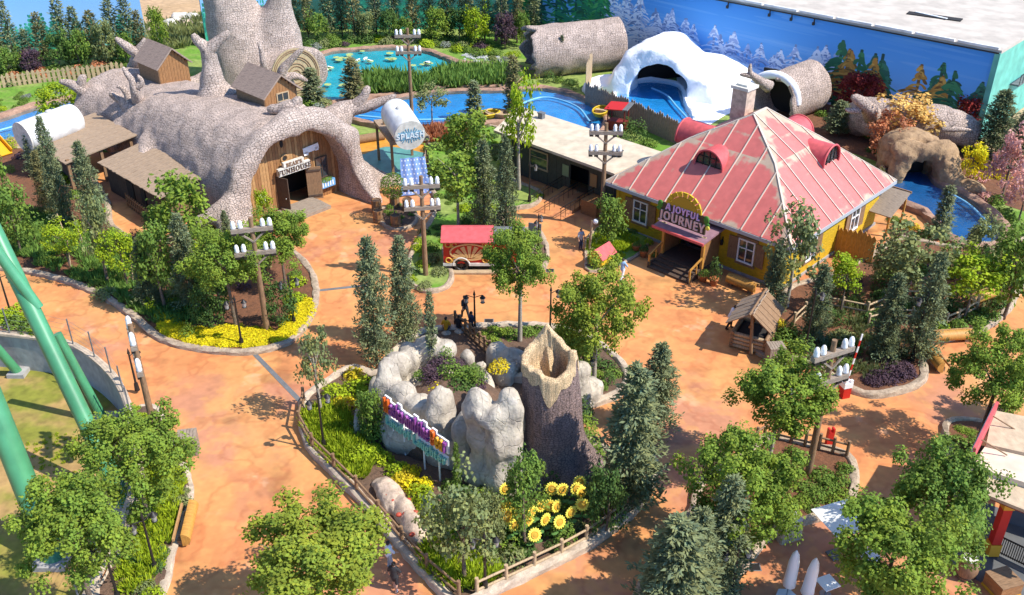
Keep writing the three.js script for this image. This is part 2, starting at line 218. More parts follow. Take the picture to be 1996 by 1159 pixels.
// crooked tapered limb through points [x,y,z,r]
function limb(pts, seed = 1, seg = 9, bump = 0.12) {
  const c = new THREE.CatmullRomCurve3(pts.map((p) => V(p[0], p[1], p[2])), false, 'centripetal'), L = c.getLength(), n = Math.max(6, Math.round(L / 0.3)), fr = c.computeFrenetFrames(n, false), pos = [], idx = [];
  for (let i = 0; i <= n; i++) { const t = i / n, p = c.getPointAt(t), q = c.getUtoTmapping(t) * (pts.length - 1), a = Math.min(pts.length - 2, Math.floor(q)), r = mix(pts[a][3], pts[a + 1][3], q - a); for (let k = 0; k < seg; k++) { const an = k / seg * 2 * PI, rr = r * (1 + bump * 2 * (noise(p.x * 1.3 + Math.cos(an) * 1.5 + seed, p.y * 1.3, p.z * 1.3 + Math.sin(an) * 1.5) - 0.5)) * (i === n ? 0.6 : 1); const v = p.clone().addScaledVector(fr.normals[i], Math.cos(an) * rr).addScaledVector(fr.binormals[i], Math.sin(an) * rr); pos.push(v.x, v.y, v.z); } }
  for (let i = 0; i < n; i++) for (let k = 0; k < seg; k++) { const a = i * seg + k, b = i * seg + (k + 1) % seg; idx.push(a, b, a + seg, b, b + seg, a + seg); }
  const e = c.getPointAt(1), s0 = c.getPointAt(0); pos.push(e.x, e.y, e.z, s0.x, s0.y, s0.z); const E = pos.length / 3 - 2; for (let k = 0; k < seg; k++) { idx.push(n * seg + k, n * seg + (k + 1) % seg, E); idx.push((k + 1) % seg, k, E + 1); }
  const g = new THREE.BufferGeometry(); g.setAttribute('position', new THREE.Float32BufferAttribute(pos, 3)); g.setIndex(idx); g.computeVertexNormals(); return g;
}
function prism(pts, depth, bev = 0) { const s = new THREE.Shape(pts.map((p) => new THREE.Vector2(...p))); return new THREE.ExtrudeGeometry(s, { depth, bevelEnabled: !!bev, bevelSize: bev, bevelThickness: bev, bevelSegments: 2, curveSegments: 10 }); }
const font = await new FontLoader().loadAsync('fonts/droid/droid_sans_bold.typeface.json');
const serif = await new FontLoader().loadAsync('fonts/droid/droid_serif_bold.typeface.json');
const textGeo = (s, size, depth, f = font) => { const g = new TextGeometry(s, { font: f, size, depth, curveSegments: 3, bevelEnabled: false }); g.computeBoundingBox(); return g; };

// ---------- ground ----------
const LOW = -2.4;
const wallPts = smooth(pairs([-75, -56, -34.43,-53.11, -32.28,-52.75, -30.12,-52.32, -28.27,-51.79, -26.08,-50.28, -23.65,-47.7, -22.2,-45.41, -21.05,-43.04, -20.01,-40.41, -19.35,-37.8, -19.13,-35.06, -19.09,-32.4, -19.13,-29.14]), false, 1.2);
const polyOf = (l, step = 0.6) => smooth(pairs(l), true, step);
struct('terrain', flat([...wallPts, new THREE.Vector2(-17, 60), new THREE.Vector2(400, 60), new THREE.Vector2(400, -700), new THREE.Vector2(-400, -700), new THREE.Vector2(-400, -56)], 0), M.dirt);
struct('lower_lawn', flat(pairs([-400, -50, -400, 70, -5, 70, -5, -60, -400, -60]), LOW), M.lawn);
struct('plaza_pavement', flat([...wallPts, new THREE.Vector2(-15, -20), new THREE.Vector2(60, -20), new THREE.Vector2(60, -84), new THREE.Vector2(-75, -84)], 0.006), M.paving);
struct('park_grass', flat(pairs([-85, -84, -85, -128, -2, -128, 36, -92, 62, -66, 62, -62, 35, -68, 28, -84]), 0.012), M.grass);
struct('snow_ground', flat(polyOf([17.81,-101.22, 20.16,-111.88, 24.34,-113.49, 27.58,-106.14, 27.6,-101.22, 25.28,-96.82, 21.86,-94.21, 18.78,-90.72, 17.9,-92.73]), 0.03), M.snow); struct('back_soil', flat(polyOf([25.06,-92.29, 29.78,-96.82, 34.25,-97.61, 38.81,-92.29, 43.4,-85.48, 45.01,-80.03, 42.84,-70.64, 40.4,-72.57, 38,-78.33, 33.67,-80.03, 32.52,-82.14]), 0.028), M.redsoil);
{ // hill far behind the site
  const g = new THREE.PlaneGeometry(300, 90, 60, 20); g.rotateX(-PI / 2); const p = g.attributes.position;
  for (let i = 0; i < p.count; i++) { const x = p.getX(i), z = p.getZ(i); p.setY(i, 9 * ss(30, -40, z) * fbm(x * 0.05 + 9, z * 0.05, 0, 4) * 1.6 + 0.9 * fbm(x * 0.3, z * 0.3, 2, 3) * ss(40, 10, z)); }
  g.computeVertexNormals(); g.translate(-60, 0.02, -190); struct('dirt_hill', g, M.dirt);
}
{ const r = thing('retaining_wall', 'grey concrete retaining wall curving along the lower lawn', 'wall'); part('wall_face', wallLine(wallPts, LOW - 0.1, 0.2, 0.3), M.concrete, r); part('coping', sweep(wallPts, false, 0.46, 0.12, 0.02, 0.2, 4), M.kerbPale, r); }
{ // thin mesh fence on the wall
  const f = thing('mesh_fence', 'thin metal post fence standing on the grey retaining wall', 'fence'); const n = wallPts.length; let last = null;
  for (let i = 2; i < n; i += 2) { const p = wallPts[i]; part('post', bar([p.x, 0.25, p.y], [p.x, 2.15, p.y], 0.045), M.grey, f); if (last) for (const h of [0.5, 0.9, 1.3, 1.7, 2.05]) part('wire', bar([last.x, h, last.y], [p.x, h, p.y], 0.008, 0.008, 4), M.steel, f); last = p; }
}
// ---------- planted beds: soil with rough stone edging ----------
function bed(list, m, kerbM, w = 0.42, h = 0.3, seed = 1, y = 0.2) { const p = polyOf(list, 0.45); struct('garden_bed', flat(p, y), m); struct('stone_kerb', sweep(p, true, w, h, 0.045, 0, seed), kerbM); return p; }
const bedLeft = bed([-41.83,-62.48, -37.8,-61.85, -35.16,-61.32, -32.79,-60.49, -30.07,-59.1, -27.18,-57, -24.67,-54.68, -22.63,-52.5, -20.51,-51.43, -18.27,-50.91, -16.02,-50.91, -14.29,-51.9, -13.47,-54.24, -13.4,-57.34, -14.18,-60.56, -15.6,-63.27, -17.56,-65.47, -20.34,-68.25, -23.52,-69.71, -25.53,-66.84, -27.53,-65.73, -31.1,-68.34, -33.84,-74.07, -41.73,-83.6, -47.35,-84.6, -51.92,-82.38], M.redsoil, M.kerb, 0.5, 0.32, 2);
const bedTopiary = bed([-10.64,-70.17, -10.41,-71.79, -9.34,-72.38, -8,-71.4, -7.57,-69.71, -8.13,-68.25, -9.44,-68.16], M.soil, M.kerb, 0.3, 0.25, 3);
const bedWagon = bed([-7.06,-59.39, -5.8,-58.39, -4.66,-58.96, -4.32,-60.71, -4.89,-62.87, -4.69,-66.15, -2.28,-66.84, -0.52,-68.34, -0.95,-71.12, 1.97,-72.57, 2.32,-74.79, 0.09,-77.56, -0.61,-83.6, -1.65,-90.16, -6.88,-89.88, -7.8,-83.6, -6.84,-76.69, -6.15,-71.6, -6.7,-67.89, -7.36,-64.48, -7.45,-61.32], M.grass, M.kerb, 0.42, 0.3, 5);
const bedCart = bed([-0.51,-66.15, 1.68,-68.07, 2.42,-66.15, 2.47,-62.48, 1.54,-60.71, 0.07,-60.19, -0.48,-62.09], M.soil, M.kerb, 0.4, 0.3, 6);
const bedIsland = bed([-12.02,-44.92, -11.99,-45.91, -10.97,-47.55, -9.63,-48.94, -8.14,-48.24, -7.58,-50.16, -5.57,-53.11, -3.26,-53.42, -1.27,-53.73, 1.74,-53.73, 4.04,-52.99, 5.86,-51.02, 6.93,-48.24, 6.24,-46.41, 4.51,-45.41, 3.47,-45.31, 3.75,-42.59, 5.32,-41.05, 7.29,-40.84, 7.36,-39.18, 6.09,-36.67, 3.74,-34.3, 1.48,-32.78, -0.88,-31.32, -2.25,-30.51, -3.86,-32.24, -5.66,-34.71, -7.63,-37.42, -9.58,-39.79, -11.07,-41.79], M.soil, M.kerbPale, 0.55, 0.42, 7, 0.25);
const bedHouse = bed([5.61,-61.32, 5.47,-63.67, 5.91,-66.84, 7.25,-68.79, 8.83,-69.71, 10.4,-66.84, 9.73,-64.48, 7.93,-62.48], M.grass, M.kerb, 0.25, 0.18, 8, 0.14);
const bedRight = bed([15.4,-50.73, 16.46,-52.26, 17.64,-55.66, 19.36,-58.74, 22.73,-60.56, 26.64,-63.67, 29.84,-66.32, 32.81,-64.89, 36.14,-65.47, 40.72,-66.15, 38.81,-60.56, 35.67,-59.1, 33.2,-55.92, 30.62,-53.61, 27.98,-52.38, 26.12,-51.79, 24.48,-47.7, 22.58,-46.62, 20.82,-46.31, 19.83,-47.03, 18.83,-48.94, 17.82,-49.88, 16.46,-50.16], M.redsoil, M.kerb, 0.5, 0.34, 9);
const bedPole = bed([12.9,-41.26, 14.19,-42.32, 15.75,-41.79, 17.97,-40.75, 17.76,-38.78, 16.59,-36.78, 14.65,-35.94, 12.66,-35.06, 11.27,-33.53, 9.86,-31.47, 8.63,-29.14, 6.51,-29.14, 5.55,-30.57, 6.47,-32.4, 8.84,-36.12, 9.92,-38.78, 11.53,-40.2], M.redsoil, M.kerb, 0.5, 0.32, 10);
const bedCorner = bed([24.5,-43.69, 25.56,-43.87, 26.71,-43.5, 24.27,-38.98, 22.6,-36.49, 22.89,-38.38, 23.52,-40.84], M.redsoil, M.kerb, 0.4, 0.3, 11);
const bedLawn = bed([-21.68,-44.92, -20.7,-45.17, -19.11,-42.59, -17.13,-39.38, -16.5,-37.92, -16.3,-36.12, -16.23,-34.2, -16.02,-30.57, -17.69,-28.87, -18.74,-29.99, -18.62,-32.4, -18.69,-35.23, -18.94,-37.99, -19.71,-40.84], M.soil, M.kerbPale, 0.5, 0.2, 12);
const bedHedge = bed([-35.39,-53.73, -33.05,-53.73, -31.06,-52.99, -29.87,-52.5, -31.78,-54.68, -34.25,-55.66, -36.31,-55.66], M.soil, M.kerbPale, 0.3, 0.2, 13);
// drain channels across the paving
for (const [a, b, l] of [[[-16.08,-50.73], [-12.07,-45.51], 'narrow grey drain strip crossing the paving toward the rock island'], [[-13.42,-58.67], [-10.19,-59.39], 'short grey drain strip beside the yellow groundcover bed'], [[16.77,-49.88], [16.48,-46.41], 'grey drain strip between the slatted box and the barrier']]) {
  const d = thing('drain_channel', l, 'drain'); part('grate', beam([a[0], 0.012, a[1]], [b[0], 0.012, b[1]], 0.28, 0.012), M.grey, d); part('edge', [beam([a[0] - 0.17, 0.012, a[1]], [b[0] - 0.17, 0.012, b[1]], 0.03, 0.02), beam([a[0] + 0.17, 0.012, a[1]], [b[0] + 0.17, 0.012, b[1]], 0.03, 0.02)], M.steel, d);
}
[[2.74,-61.55], [8.44,-55.66], [11.32,-32.88], [-1.52,-54.68]].forEach(([x, z], i) => { const m = thing('manhole_cover', ['square grey cover in the paving near the red wagon', 'round grey cover in the paving left of the hut', 'dark square cover in the shaded paving by the cedars', 'small round cover beside the fence by the seated people'][i], 'cover', [x, 0.008, z]); part('frame', bx(0.62, 0.014, 0.5), M.grey, m); part('lid', bx(0.52, 0.02, 0.4), M.iron, m); });

// ---------- water ----------
function pool(name, list, floorM, wl = 0.34, kerbM = M.bank, kw = 0.7, kh = 0.55, seed = 1) { const p = polyOf(list, 0.7); struct(name + '_basin', flat(p, 0.03), floorM); const w = struct(name + '_water', flat(p, wl), M.water); struct(name + '_bank', sweep(p, true, kw, kh, 0.08, 0, seed), kerbM); return p; }
pool('pond', [-23.62,-107.62, -23.45,-111.88, -21.61,-114.94, -18.07,-116, -14.44,-116.64, -9.99,-115.15, -7.57,-112.48, -5.5,-110.3, -2.23,-109.52, 0.59,-109.13, 0.79,-104.69, -0.72,-102.24, -8.16,-101.55, -12.87,-99.22, -16.48,-97.93, -18.94,-96.66, -21.37,-99.88], M.basinTurq, 0.34, M.bank, 0.8, 0.55, 21);
pool('canal', [-18.74,-95.42, -16.32,-96.82, -12.75,-98.09, -8.07,-100.21, -0.44,-100.88, 2.87,-101.55, 6.34,-99.55, 8.74,-95.42, 9.29,-91.29, 7.91,-87.71, 5.06,-89.33, 2.13,-91.86, -0.66,-91.29, -4.89,-90.02, -8.85,-89.61, -12.89,-90.16, -15.63,-91.86, -17.63,-93.32], M.basinBlue, 0.34, M.bank, 0.7, 0.55, 22);
pool('left_canal', [-53.55,-88.51, -50.77,-92.15, -48.45,-95.73, -45.48,-98.25, -43.53,-97.61, -42.26,-93.62, -43.98,-90.44, -45.6,-87.17, -47.35,-84.6, -49.37,-80.03], M.basinBlue, 0.34, M.bank, 1.0, 0.7, 23);
pool('snow_canal', [10.83,-98.25, 11.87,-102.24, 14.89,-104.33, 17.84,-102.93, 17.9,-96.04, 17.87,-91.29, 16.42,-89.06, 14.09,-92.15], M.basinBlue, 0.34, M.snow, 0.4, 0.5, 24);
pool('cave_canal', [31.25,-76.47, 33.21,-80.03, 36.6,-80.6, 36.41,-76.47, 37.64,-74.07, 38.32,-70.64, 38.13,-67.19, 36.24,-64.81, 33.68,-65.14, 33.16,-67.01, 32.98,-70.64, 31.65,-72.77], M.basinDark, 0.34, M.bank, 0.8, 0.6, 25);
// guide rails showing through the water
for (const [l, lab] of [[[-15.24,-92.73, -10.02,-91.57, -4.99,-92.15, -0.93,-94.21, 3.33,-98.25, 6.4,-95.73, 7.65,-91], 'pale blue guide rail under the canal water'], [[14.96,-101.22, 16.12,-99.22, 16.75,-95.42, 17.35,-91.86], 'pale blue guide rail in the channel below the snow cave'], [[36.13,-74.59, 36.96,-72.38, 37.13,-69.16, 36.86,-67.19], 'pale guide rail in the dark channel below the rock cave'], [[-50.46,-87.17, -47.87,-90.16, -45.25,-93.62], 'blue guide rail in the channel left of the giant log']]) {
  const c = new THREE.CatmullRomCurve3(pairs(l).map((p) => V(p.x, 0.36, p.y))); solid('guide_rail', new THREE.TubeGeometry(c, 60, 0.11, 6), M.rail, lab, 'rail');
}
{ // lily pads on the pond
  const R = rng(5), pads = []; for (let i = 0; i < 30; i++) { const l = [[-20.94,-108.94], [-20.07,-110.88], [-17.83,-111.88], [-16.43,-110.3], [-18.93,-103.45], [-12.94,-110.88], [-10.02,-111.48], [-14.41,-113.49], [-21.41,-111.88], [-22.24,-107.99], [-8.72,-109.91], [-18.04,-113.49]][i % 12]; pads.push([l[0] + (R() - 0.5) * 3.4, l[1] + (R() - 0.5) * 3.4]); }
  pads.forEach(([x, z], i) => { const g = thing('lily_pad', i % 3 ? 'pale green lily pad floating on the turquoise pond' : 'lily pad carrying a white flower on the turquoise pond', 'lily pad', [x, 0.36, z], R() * 6, 'lily pads on the pond'); const r = 0.25 + R() * 0.25; part('pad', place(new THREE.CylinderGeometry(r, r, 0.03, 14, 1, false, 0.2, 5.9), 0, 0, 0), padM, g); if (i % 3 === 0) { const ps = []; for (let k = 0; k < 7; k++) { const p = ball(0.16, 0, 0, 0.17, 0.55, 0.4, 1, 6); place(p, 0, 0.1, 0, -0.4, k * 0.9, 0); ps.push(p); } part('flower', ps, M.brightWhite, g); } });
}

// ---------- fallen giant log that houses the fun house ----------
const FH = thing('log_house', 'giant hollow fallen log with bark skin and a plank front', 'building', [-17.3, 0, -72], 45.8 * PI / 180);
{
  const f = (x, y, z) => {
    const t = clamp(-z / 29), a = mix(6.3, 5.0, t), hh = mix(7.3, 5.0, ss(0, 1, t)) - 0.5;
    const w = fbm(x * 0.35, y * 0.35, z * 0.35, 3) - 0.5;
    let d = (Math.pow(Math.pow(Math.abs(x / a), 2.6) + Math.pow(Math.abs((y - 0.5) / hh), 2.6), 1 / 2.6) - 1) * Math.min(a, hh);
    const zc = -29 + 2.0 * (1 - clamp(y / 5)); d = Math.max(d, zc - z) ; d = smin(d, ellD(x, y, z, [-0.5, 1, -28], [4.8, 4, 2.6]), 1.2);
    d = Math.max(d, z - 0.4);
    // arched lip
    const arc = [[-6.0, 0, 1.2], [-5.35, 2.4, 0.3], [-4.6, 4.6, 0.2], [-2.6, 6.6, 0.2], [0, 7.3, 0.2], [2.6, 6.8, 0.3], [4.9, 4.8, 0.5], [5.2, 2.4, 0.7], [5.6, 0, 1.6]];
    const rr = [0.85, 0.72, 0.8, 0.95, 1.15, 1.1, 1.15, 1.1, 1.15]; let e = 9;
    for (let i = 0; i < arc.length - 1; i++) e = Math.min(e, capD(x, y, z, arc[i], arc[i + 1], rr[i], rr[i + 1]));
    d = smin(d, e, 0.9);
    // roots
    for (const [p, q, ra, rb] of [[[5.4, 1.6, 0.8], [5.0, 0.1, 3.6], 1.0, 0.7], [[5.8, 1.4, 0.6], [8.6, 0.0, 1.6], 1.0, 0.75], [[-6.2, 1.2, 0.6], [-6.8, 0, 2.4], 0.7, 0.45], [[-6.3, 2.2, 0.4], [-8.6, 1.5, -0.6], 0.8, 0.45], [[-6.6, 1.8, 0.2], [-7.6, 0, 1.4], 0.8, 0.6], [[-6, 2, -6], [-8, 1.2, -7.4], 1, 0.5], [[-5, 2.6, -14], [-6.6, 2.4, -12], 1.3, 0.8], [[-4.6, 2.4, -20], [-6.2, 2, -19], 1.2, 0.7]]) d = smin(d, capD(x, y, z, p, q, ra, rb), 0.7);
    // hollow behind the plank front
    const o = (Math.pow(Math.pow(Math.abs((x + 0.1) / 4.7), 2.4) + Math.pow(Math.abs(y / 6.6), 2.4), 1 / 2.4) - 1) * 4.4; d = Math.max(d, -Math.max(o, -4 - z));
    return d + w * 0.6 + (fbm(x * 1.1, y * 1.1, z * 1.1, 2) - 0.5) * 0.25;
  };
  part('bark_shell', nets(f, [-10, -0.4, -32], [10, 9.4, 5], 0.24), M.bark, FH);
  // plank front, each board on its own
  const R = rng(8); const pm = [M.plank, M.plankB, M.plankC]; let k = 0;
  for (let x = -4.75; x < 4.75; x += 0.26) {
    const top = 6.75 * Math.pow(Math.max(0.02, 1 - Math.pow(Math.abs(x + 0.1) / 4.95, 2.4)), 1 / 2.4); if (top < 0.6) continue;
    const door = x > -1.15 && x < 1.25, z = -0.55 + (R() - 0.5) * 0.03, h0 = door ? 3.1 : 0; if (top <= h0 + 0.2) continue;
    part('plank', bx(0.235, top - h0, 0.07, x, (top + h0) / 2, z), pm[Math.floor(R() * 3)], FH); k++;
  }
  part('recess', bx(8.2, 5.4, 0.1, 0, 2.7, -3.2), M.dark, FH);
  const dl = part('door', bx(1.15, 2.8, 0.08, -1.3, 1.68, 0.0, 0, 1.9, 0), M.darkWood, FH), dr = part('door', [bx(1.2, 2.8, 0.08, 1.75, 1.68, -0.05, 0, -0.5, 0)], M.wood, FH);
  part('door_batten', [bx(1.1, 0.14, 0.05, 1.72, 2.8, 0.02, 0, -0.5, 0), bx(1.1, 0.14, 0.05, 1.72, 0.6, 0.02, 0, -0.5, 0)], M.darkWood, dr); part('door_handle', ball(0.06, -1.35, 1.4, 0.4), M.steel, dl);
  part('stoop', [bx(3.6, 0.28, 2.3, 0, 0.14, 0.75)], M.greyWood, FH); part('stoop', [bx(3.0, 0.2, 1.7, 0, 0.36, 0.55)], M.greyWood, FH);
  const wn = part('window', bx(0.95, 1.7, 0.06, 2.9, 2.6, -0.48), M.glass, FH); part('window_frame', [bx(1.1, 0.1, 0.1, 2.9, 3.48, -0.46), bx(1.1, 0.1, 0.1, 2.9, 1.72, -0.46), bx(0.1, 1.8, 0.1, 2.38, 2.6, -0.46), bx(0.1, 1.8, 0.1, 3.42, 2.6, -0.46), bx(0.05, 1.7, 0.08, 2.9, 2.6, -0.45), bx(1, 0.05, 0.08, 2.9, 2.6, -0.45)], M.darkWood, wn);
  const pl = part('flower_box', bx(1.5, 0.62, 0.4, 3.05, 1.2, -0.25), mat([0.14, 0.36, 0.66], 0.6), FH); part('flower_box_rail', [-0.5, -0.25, 0, 0.25, 0.5].map((q) => bx(0.1, 0.4, 0.04, 3.05 + q, 1.2, -0.04)), M.brightWhite, pl);
  part('oval_window', place(new THREE.TorusGeometry(0.3, 0.1, 8, 20), -0.5, 4.35, -0.48), M.plankC, FH); part('oval_pane', cyl(0.3, 0.3, 0.05, -0.5, 4.35, -0.5, 18, PI / 2), M.dark, FH);
  part('oval_hole', place(new THREE.SphereGeometry(0.3, 12, 8).scale(0.55, 1.1, 0.2), -0.6, 5.6, -0.5), M.dark, FH);
  const sg = part('name_board', [bx(3.0, 0.62, 0.28, 0, 3.5, -0.1), bx(1.9, 0.45, 0.28, 0, 3.98, -0.1)], M.offWhite, FH, 'cream name board over the doorway');
  const tw = (s, size, y, m) => { const g = textGeo(s, size, 0.05, serif), b = g.boundingBox; g.translate(-(b.max.x + b.min.x) / 2, y, 0.05); part('lettering', g, m, sg); };
  tw('BEAR\'S', 0.3, 3.85, M.wood); tw('FUNHOUSE', 0.4, 3.3, M.darkWood);
  part('hanging_cloth', [bx(1.5, 0.5, 0.05, 2.0, 4.5, -0.4, 0, 0, 0.08), bx(0.4, 0.3, 0.05, 1.5, 4.2, -0.4), bx(0.3, 0.3, 0.05, 2.55, 4.35, -0.4)], M.brightWhite, FH, 'white cloth pinned to the planks');
  part('notice_board', bx(0.55, 0.8, 0.06, -3.0, 1.7, -0.4), M.brightWhite, FH);
}
// branches of the log: tapered limbs in world metres, set into the bark shell
function branches(owner, list, m) { owner.updateMatrixWorld(); const inv = owner.matrixWorld.clone().invert(); list.forEach((pts, i) => { const g = limb(pts, i * 3 + 1, 9, 0.14); g.applyMatrix4(inv); part('branch', g, m, owner); }); }
branches(FH, [
  [[-25.72,6,-81.98, 2.0], [-25.86,7.26,-82.07, 1.15], [-25.84,8.84,-82.07, 0.72], [-25.98,10.17,-82.07, 0.6], [-26.64,10.91,-82.07, 0.4], [-26.9,11.43,-82.07, 0.32]],
  [[-25.94,9.86,-82.07, 0.6], [-25.12,10.6,-82.07, 0.48], [-24.14,11.35,-82.07, 0.32], [-23.83,11.69,-82.07, 0.22]],
  [[-37.4,4,-95.29, 1.1], [-36.24,6.27,-93.74, 0.7], [-36.87,6.62,-93.74, 0.5], [-37.8,7.43,-93.74, 0.36], [-38.21,7.87,-93.74, 0.26]], [[-36.43,6.32,-93.74, 0.5], [-35.64,7.33,-93.74, 0.32], [-35.44,7.82,-93.74, 0.2]],
  [[-32.27,3.4,-81.78, 1.3], [-33.73,4.2,-83.5, 0.85], [-34.96,4.8,-84.52, 0.55], [-35.62,5.3,-84.31, 0.34], [-35.67,5.6,-83.84, 0.22]], [[-33.82,4.4,-83.34, 0.5], [-34.13,5.31,-83.72, 0.34], [-34.49,6.25,-83.72, 0.24], [-35.02,6.3,-83.72, 0.12]],
  [[-33.13,4.6,-83.72, 0.7], [-32.94,6.4,-82.58, 0.45], [-33.01,7.18,-82.58, 0.3], [-33.46,8.09,-82.58, 0.2], [-33.56,8.45,-82.58, 0.14]], [[-32.87,6.54,-82.58, 0.35], [-32.18,7.09,-82.58, 0.26], [-32.46,7.73,-82.58, 0.16]],
  [[-40.33,3,-90.47, 1.2], [-40.36,4.3,-88.72, 0.6], [-41.19,4.89,-88.72, 0.42], [-42.27,5.19,-88.72, 0.24]], [[-40.36,4.3,-88.72, 0.55], [-40.14,5.29,-88.72, 0.42], [-39.76,5.73,-88.72, 0.3]],
  [[-15.23,4.6,-79.19, 1.6], [-13.86,5.6,-79.97, 0.8], [-12.53,5.78,-79.97, 0.5], [-11.05,6.28,-79.97, 0.36], [-9.84,6.82,-79.97, 0.2]], [[-13.5,5.69,-79.97, 0.6], [-12.73,6.5,-79.97, 0.42], [-12.13,7.58,-79.97, 0.3]],
  [[-16.9,6.6,-74.73, 1.1], [-17.47,7.71,-74.5, 0.7], [-18.51,7.54,-74.5, 0.46], [-19.45,7.5,-74.5, 0.38]], [[-17.47,7.63,-74.5, 0.6], [-17.01,8.18,-74.5, 0.4], [-16.73,8.47,-74.5, 0.25]],
  [[-21.28,4.5,-89.76, 0.8], [-21.43,5.98,-88.99, 0.5], [-20.54,7.05,-88.99, 0.36], [-19.18,8.25,-88.99, 0.2]], [[-21.85,5,-89.3, 0.6], [-20.35,5.49,-89.3, 0.36], [-19.2,5,-89.3, 0.18]], [[-23.57,5,-90.53, 0.5], [-23.05,6.73,-88.94, 0.3], [-23.14,8.17,-88.94, 0.2], [-23.3,8.79,-88.94, 0.14]],
  [[-21.28,1.2,-69.54, 0.9], [-22.16,1.8,-69.86, 0.55], [-23.07,2.2,-70.05, 0.4], [-23.66,2,-70.2, 0.26]],
], M.bark);
function logDormer(p, L, W, label, win) { // small gabled cabin sitting on the log
  const d = thing('roof_cabin', label, 'cabin', p, 45.8 * PI / 180); const h = 1.7, rise = 1.35, R = rng(W * 10 | 0);
  for (let x = -W / 2 + 0.15; x < W / 2; x += 0.3) { const t = h + rise * (1 - Math.abs(x) / (W / 2)); part('board', bx(0.28, t + 0.8, 0.08, x, t / 2 - 0.4, L / 2 + (R() - 0.5) * 0.02), M.plankB, d); }
  part('side_wall', [bx(0.1, h + 1.4, L, -W / 2, h / 2 - 0.7, 0), bx(0.1, h + 1.4, L, W / 2, h / 2 - 0.7, 0), bx(W, h + 0.8, 0.1, 0, h / 2 - 0.4, -L / 2)], M.wood, d);
  const sl = Math.hypot(W / 2 + 0.35, rise * (W / 2 + 0.35) / (W / 2)), an = Math.atan2(rise, W / 2);
  for (const s of [-1, 1]) part('roof_slope', bx(sl, 0.12, L + 0.7, s * (W / 4 + 0.17), h + rise / 2 - 0.02, 0.1, 0, 0, -s * an), M.brownRoof, d);
  if (win) { const w = part('window', bx(1.0, 1.3, 0.05, 0.15, 0.9, L / 2 + 0.05), M.glass, d); part('window_frame', [bx(1.15, 0.09, 0.09, 0.15, 1.58, L / 2 + 0.07), bx(1.15, 0.09, 0.09, 0.15, 0.22, L / 2 + 0.07), bx(0.09, 1.4, 0.09, -0.4, 0.9, L / 2 + 0.07), bx(0.09, 1.4, 0.09, 0.7, 0.9, L / 2 + 0.07), bx(0.06, 1.3, 0.07, 0.15, 0.9, L / 2 + 0.07), bx(1, 0.06, 0.07, 0.15, 0.9, L / 2 + 0.07)], M.paleWood, w); }
}
logDormer([-20.65,6.1,-79.45], 4.2, 3.1, 'brown gabled cabin with a four-pane window above the log front', true);
logDormer([-32.76,5.2,-89.91], 3.8, 2.9, 'smaller brown gabled cabin without window farther back on the log', false);

// ---------- giant standing trunk behind the log ----------
{
  const b = thing('giant_dead_tree', 'huge bark trunk with flared roots rising past the picture top', 'tree', [-27.33,-102.24]);
  const f = (x, y, z) => { const w = fbm(x * 0.4, y * 0.4 + 5, z * 0.4, 3) - 0.5;
    let d = capD(x, y, z, [-0.8, 0, -2], [-3.6, 12.5, -3], 4.4, 1.9); d = smin(d, capD(x, y, z, [1.2, 0, -2], [2.9, 9.0, -2.5], 4.1, 1.1), 0.9); d = smin(d, capD(x, y, z, [3, 1.0, 0], [5.2, 2.2, 1.0], 3.1, 2.5), 0.8); d = smin(d, capD(x, y, z, [-4, 0, -1], [-7, 0.5, 1], 2.2, 1.1), 1);
    d = Math.max(d, (x * 0.62 + z * 0.78) - 4.6); return d + w * 0.8; };
  part('bark_shell', nets(f, [-12, -0.4, -10], [10, 14.5, 6], 0.3), M.bark, b);
  const disc = new THREE.CylinderGeometry(2.75, 2.75, 0.14, 40); const rings = []; for (let r = 0.5; r < 2.7; r += 0.36) rings.push(new THREE.TorusGeometry(r * (1 + 0.04 * Math.sin(r * 9)), 0.05, 6, 40).rotateX(PI / 2).translate(0, 0.09, 0));
  const o = part('cut_face', disc, mat([0.50, 0.39, 0.22], 0.9, { map: T.wood, tile: 1.4 }), b, 'sawn end with growth rings'); o.position.set(4.75, 2.3, 2.55); o.rotation.set(PI / 2, 0, -0.67, 'ZXY'); o.rotation.set(0, 0, 0); o.quaternion.setFromUnitVectors(V(0, 1, 0), V(0.62, 0.08, 0.78).normalize()); part('growth_ring', rings, M.wood, o);
}
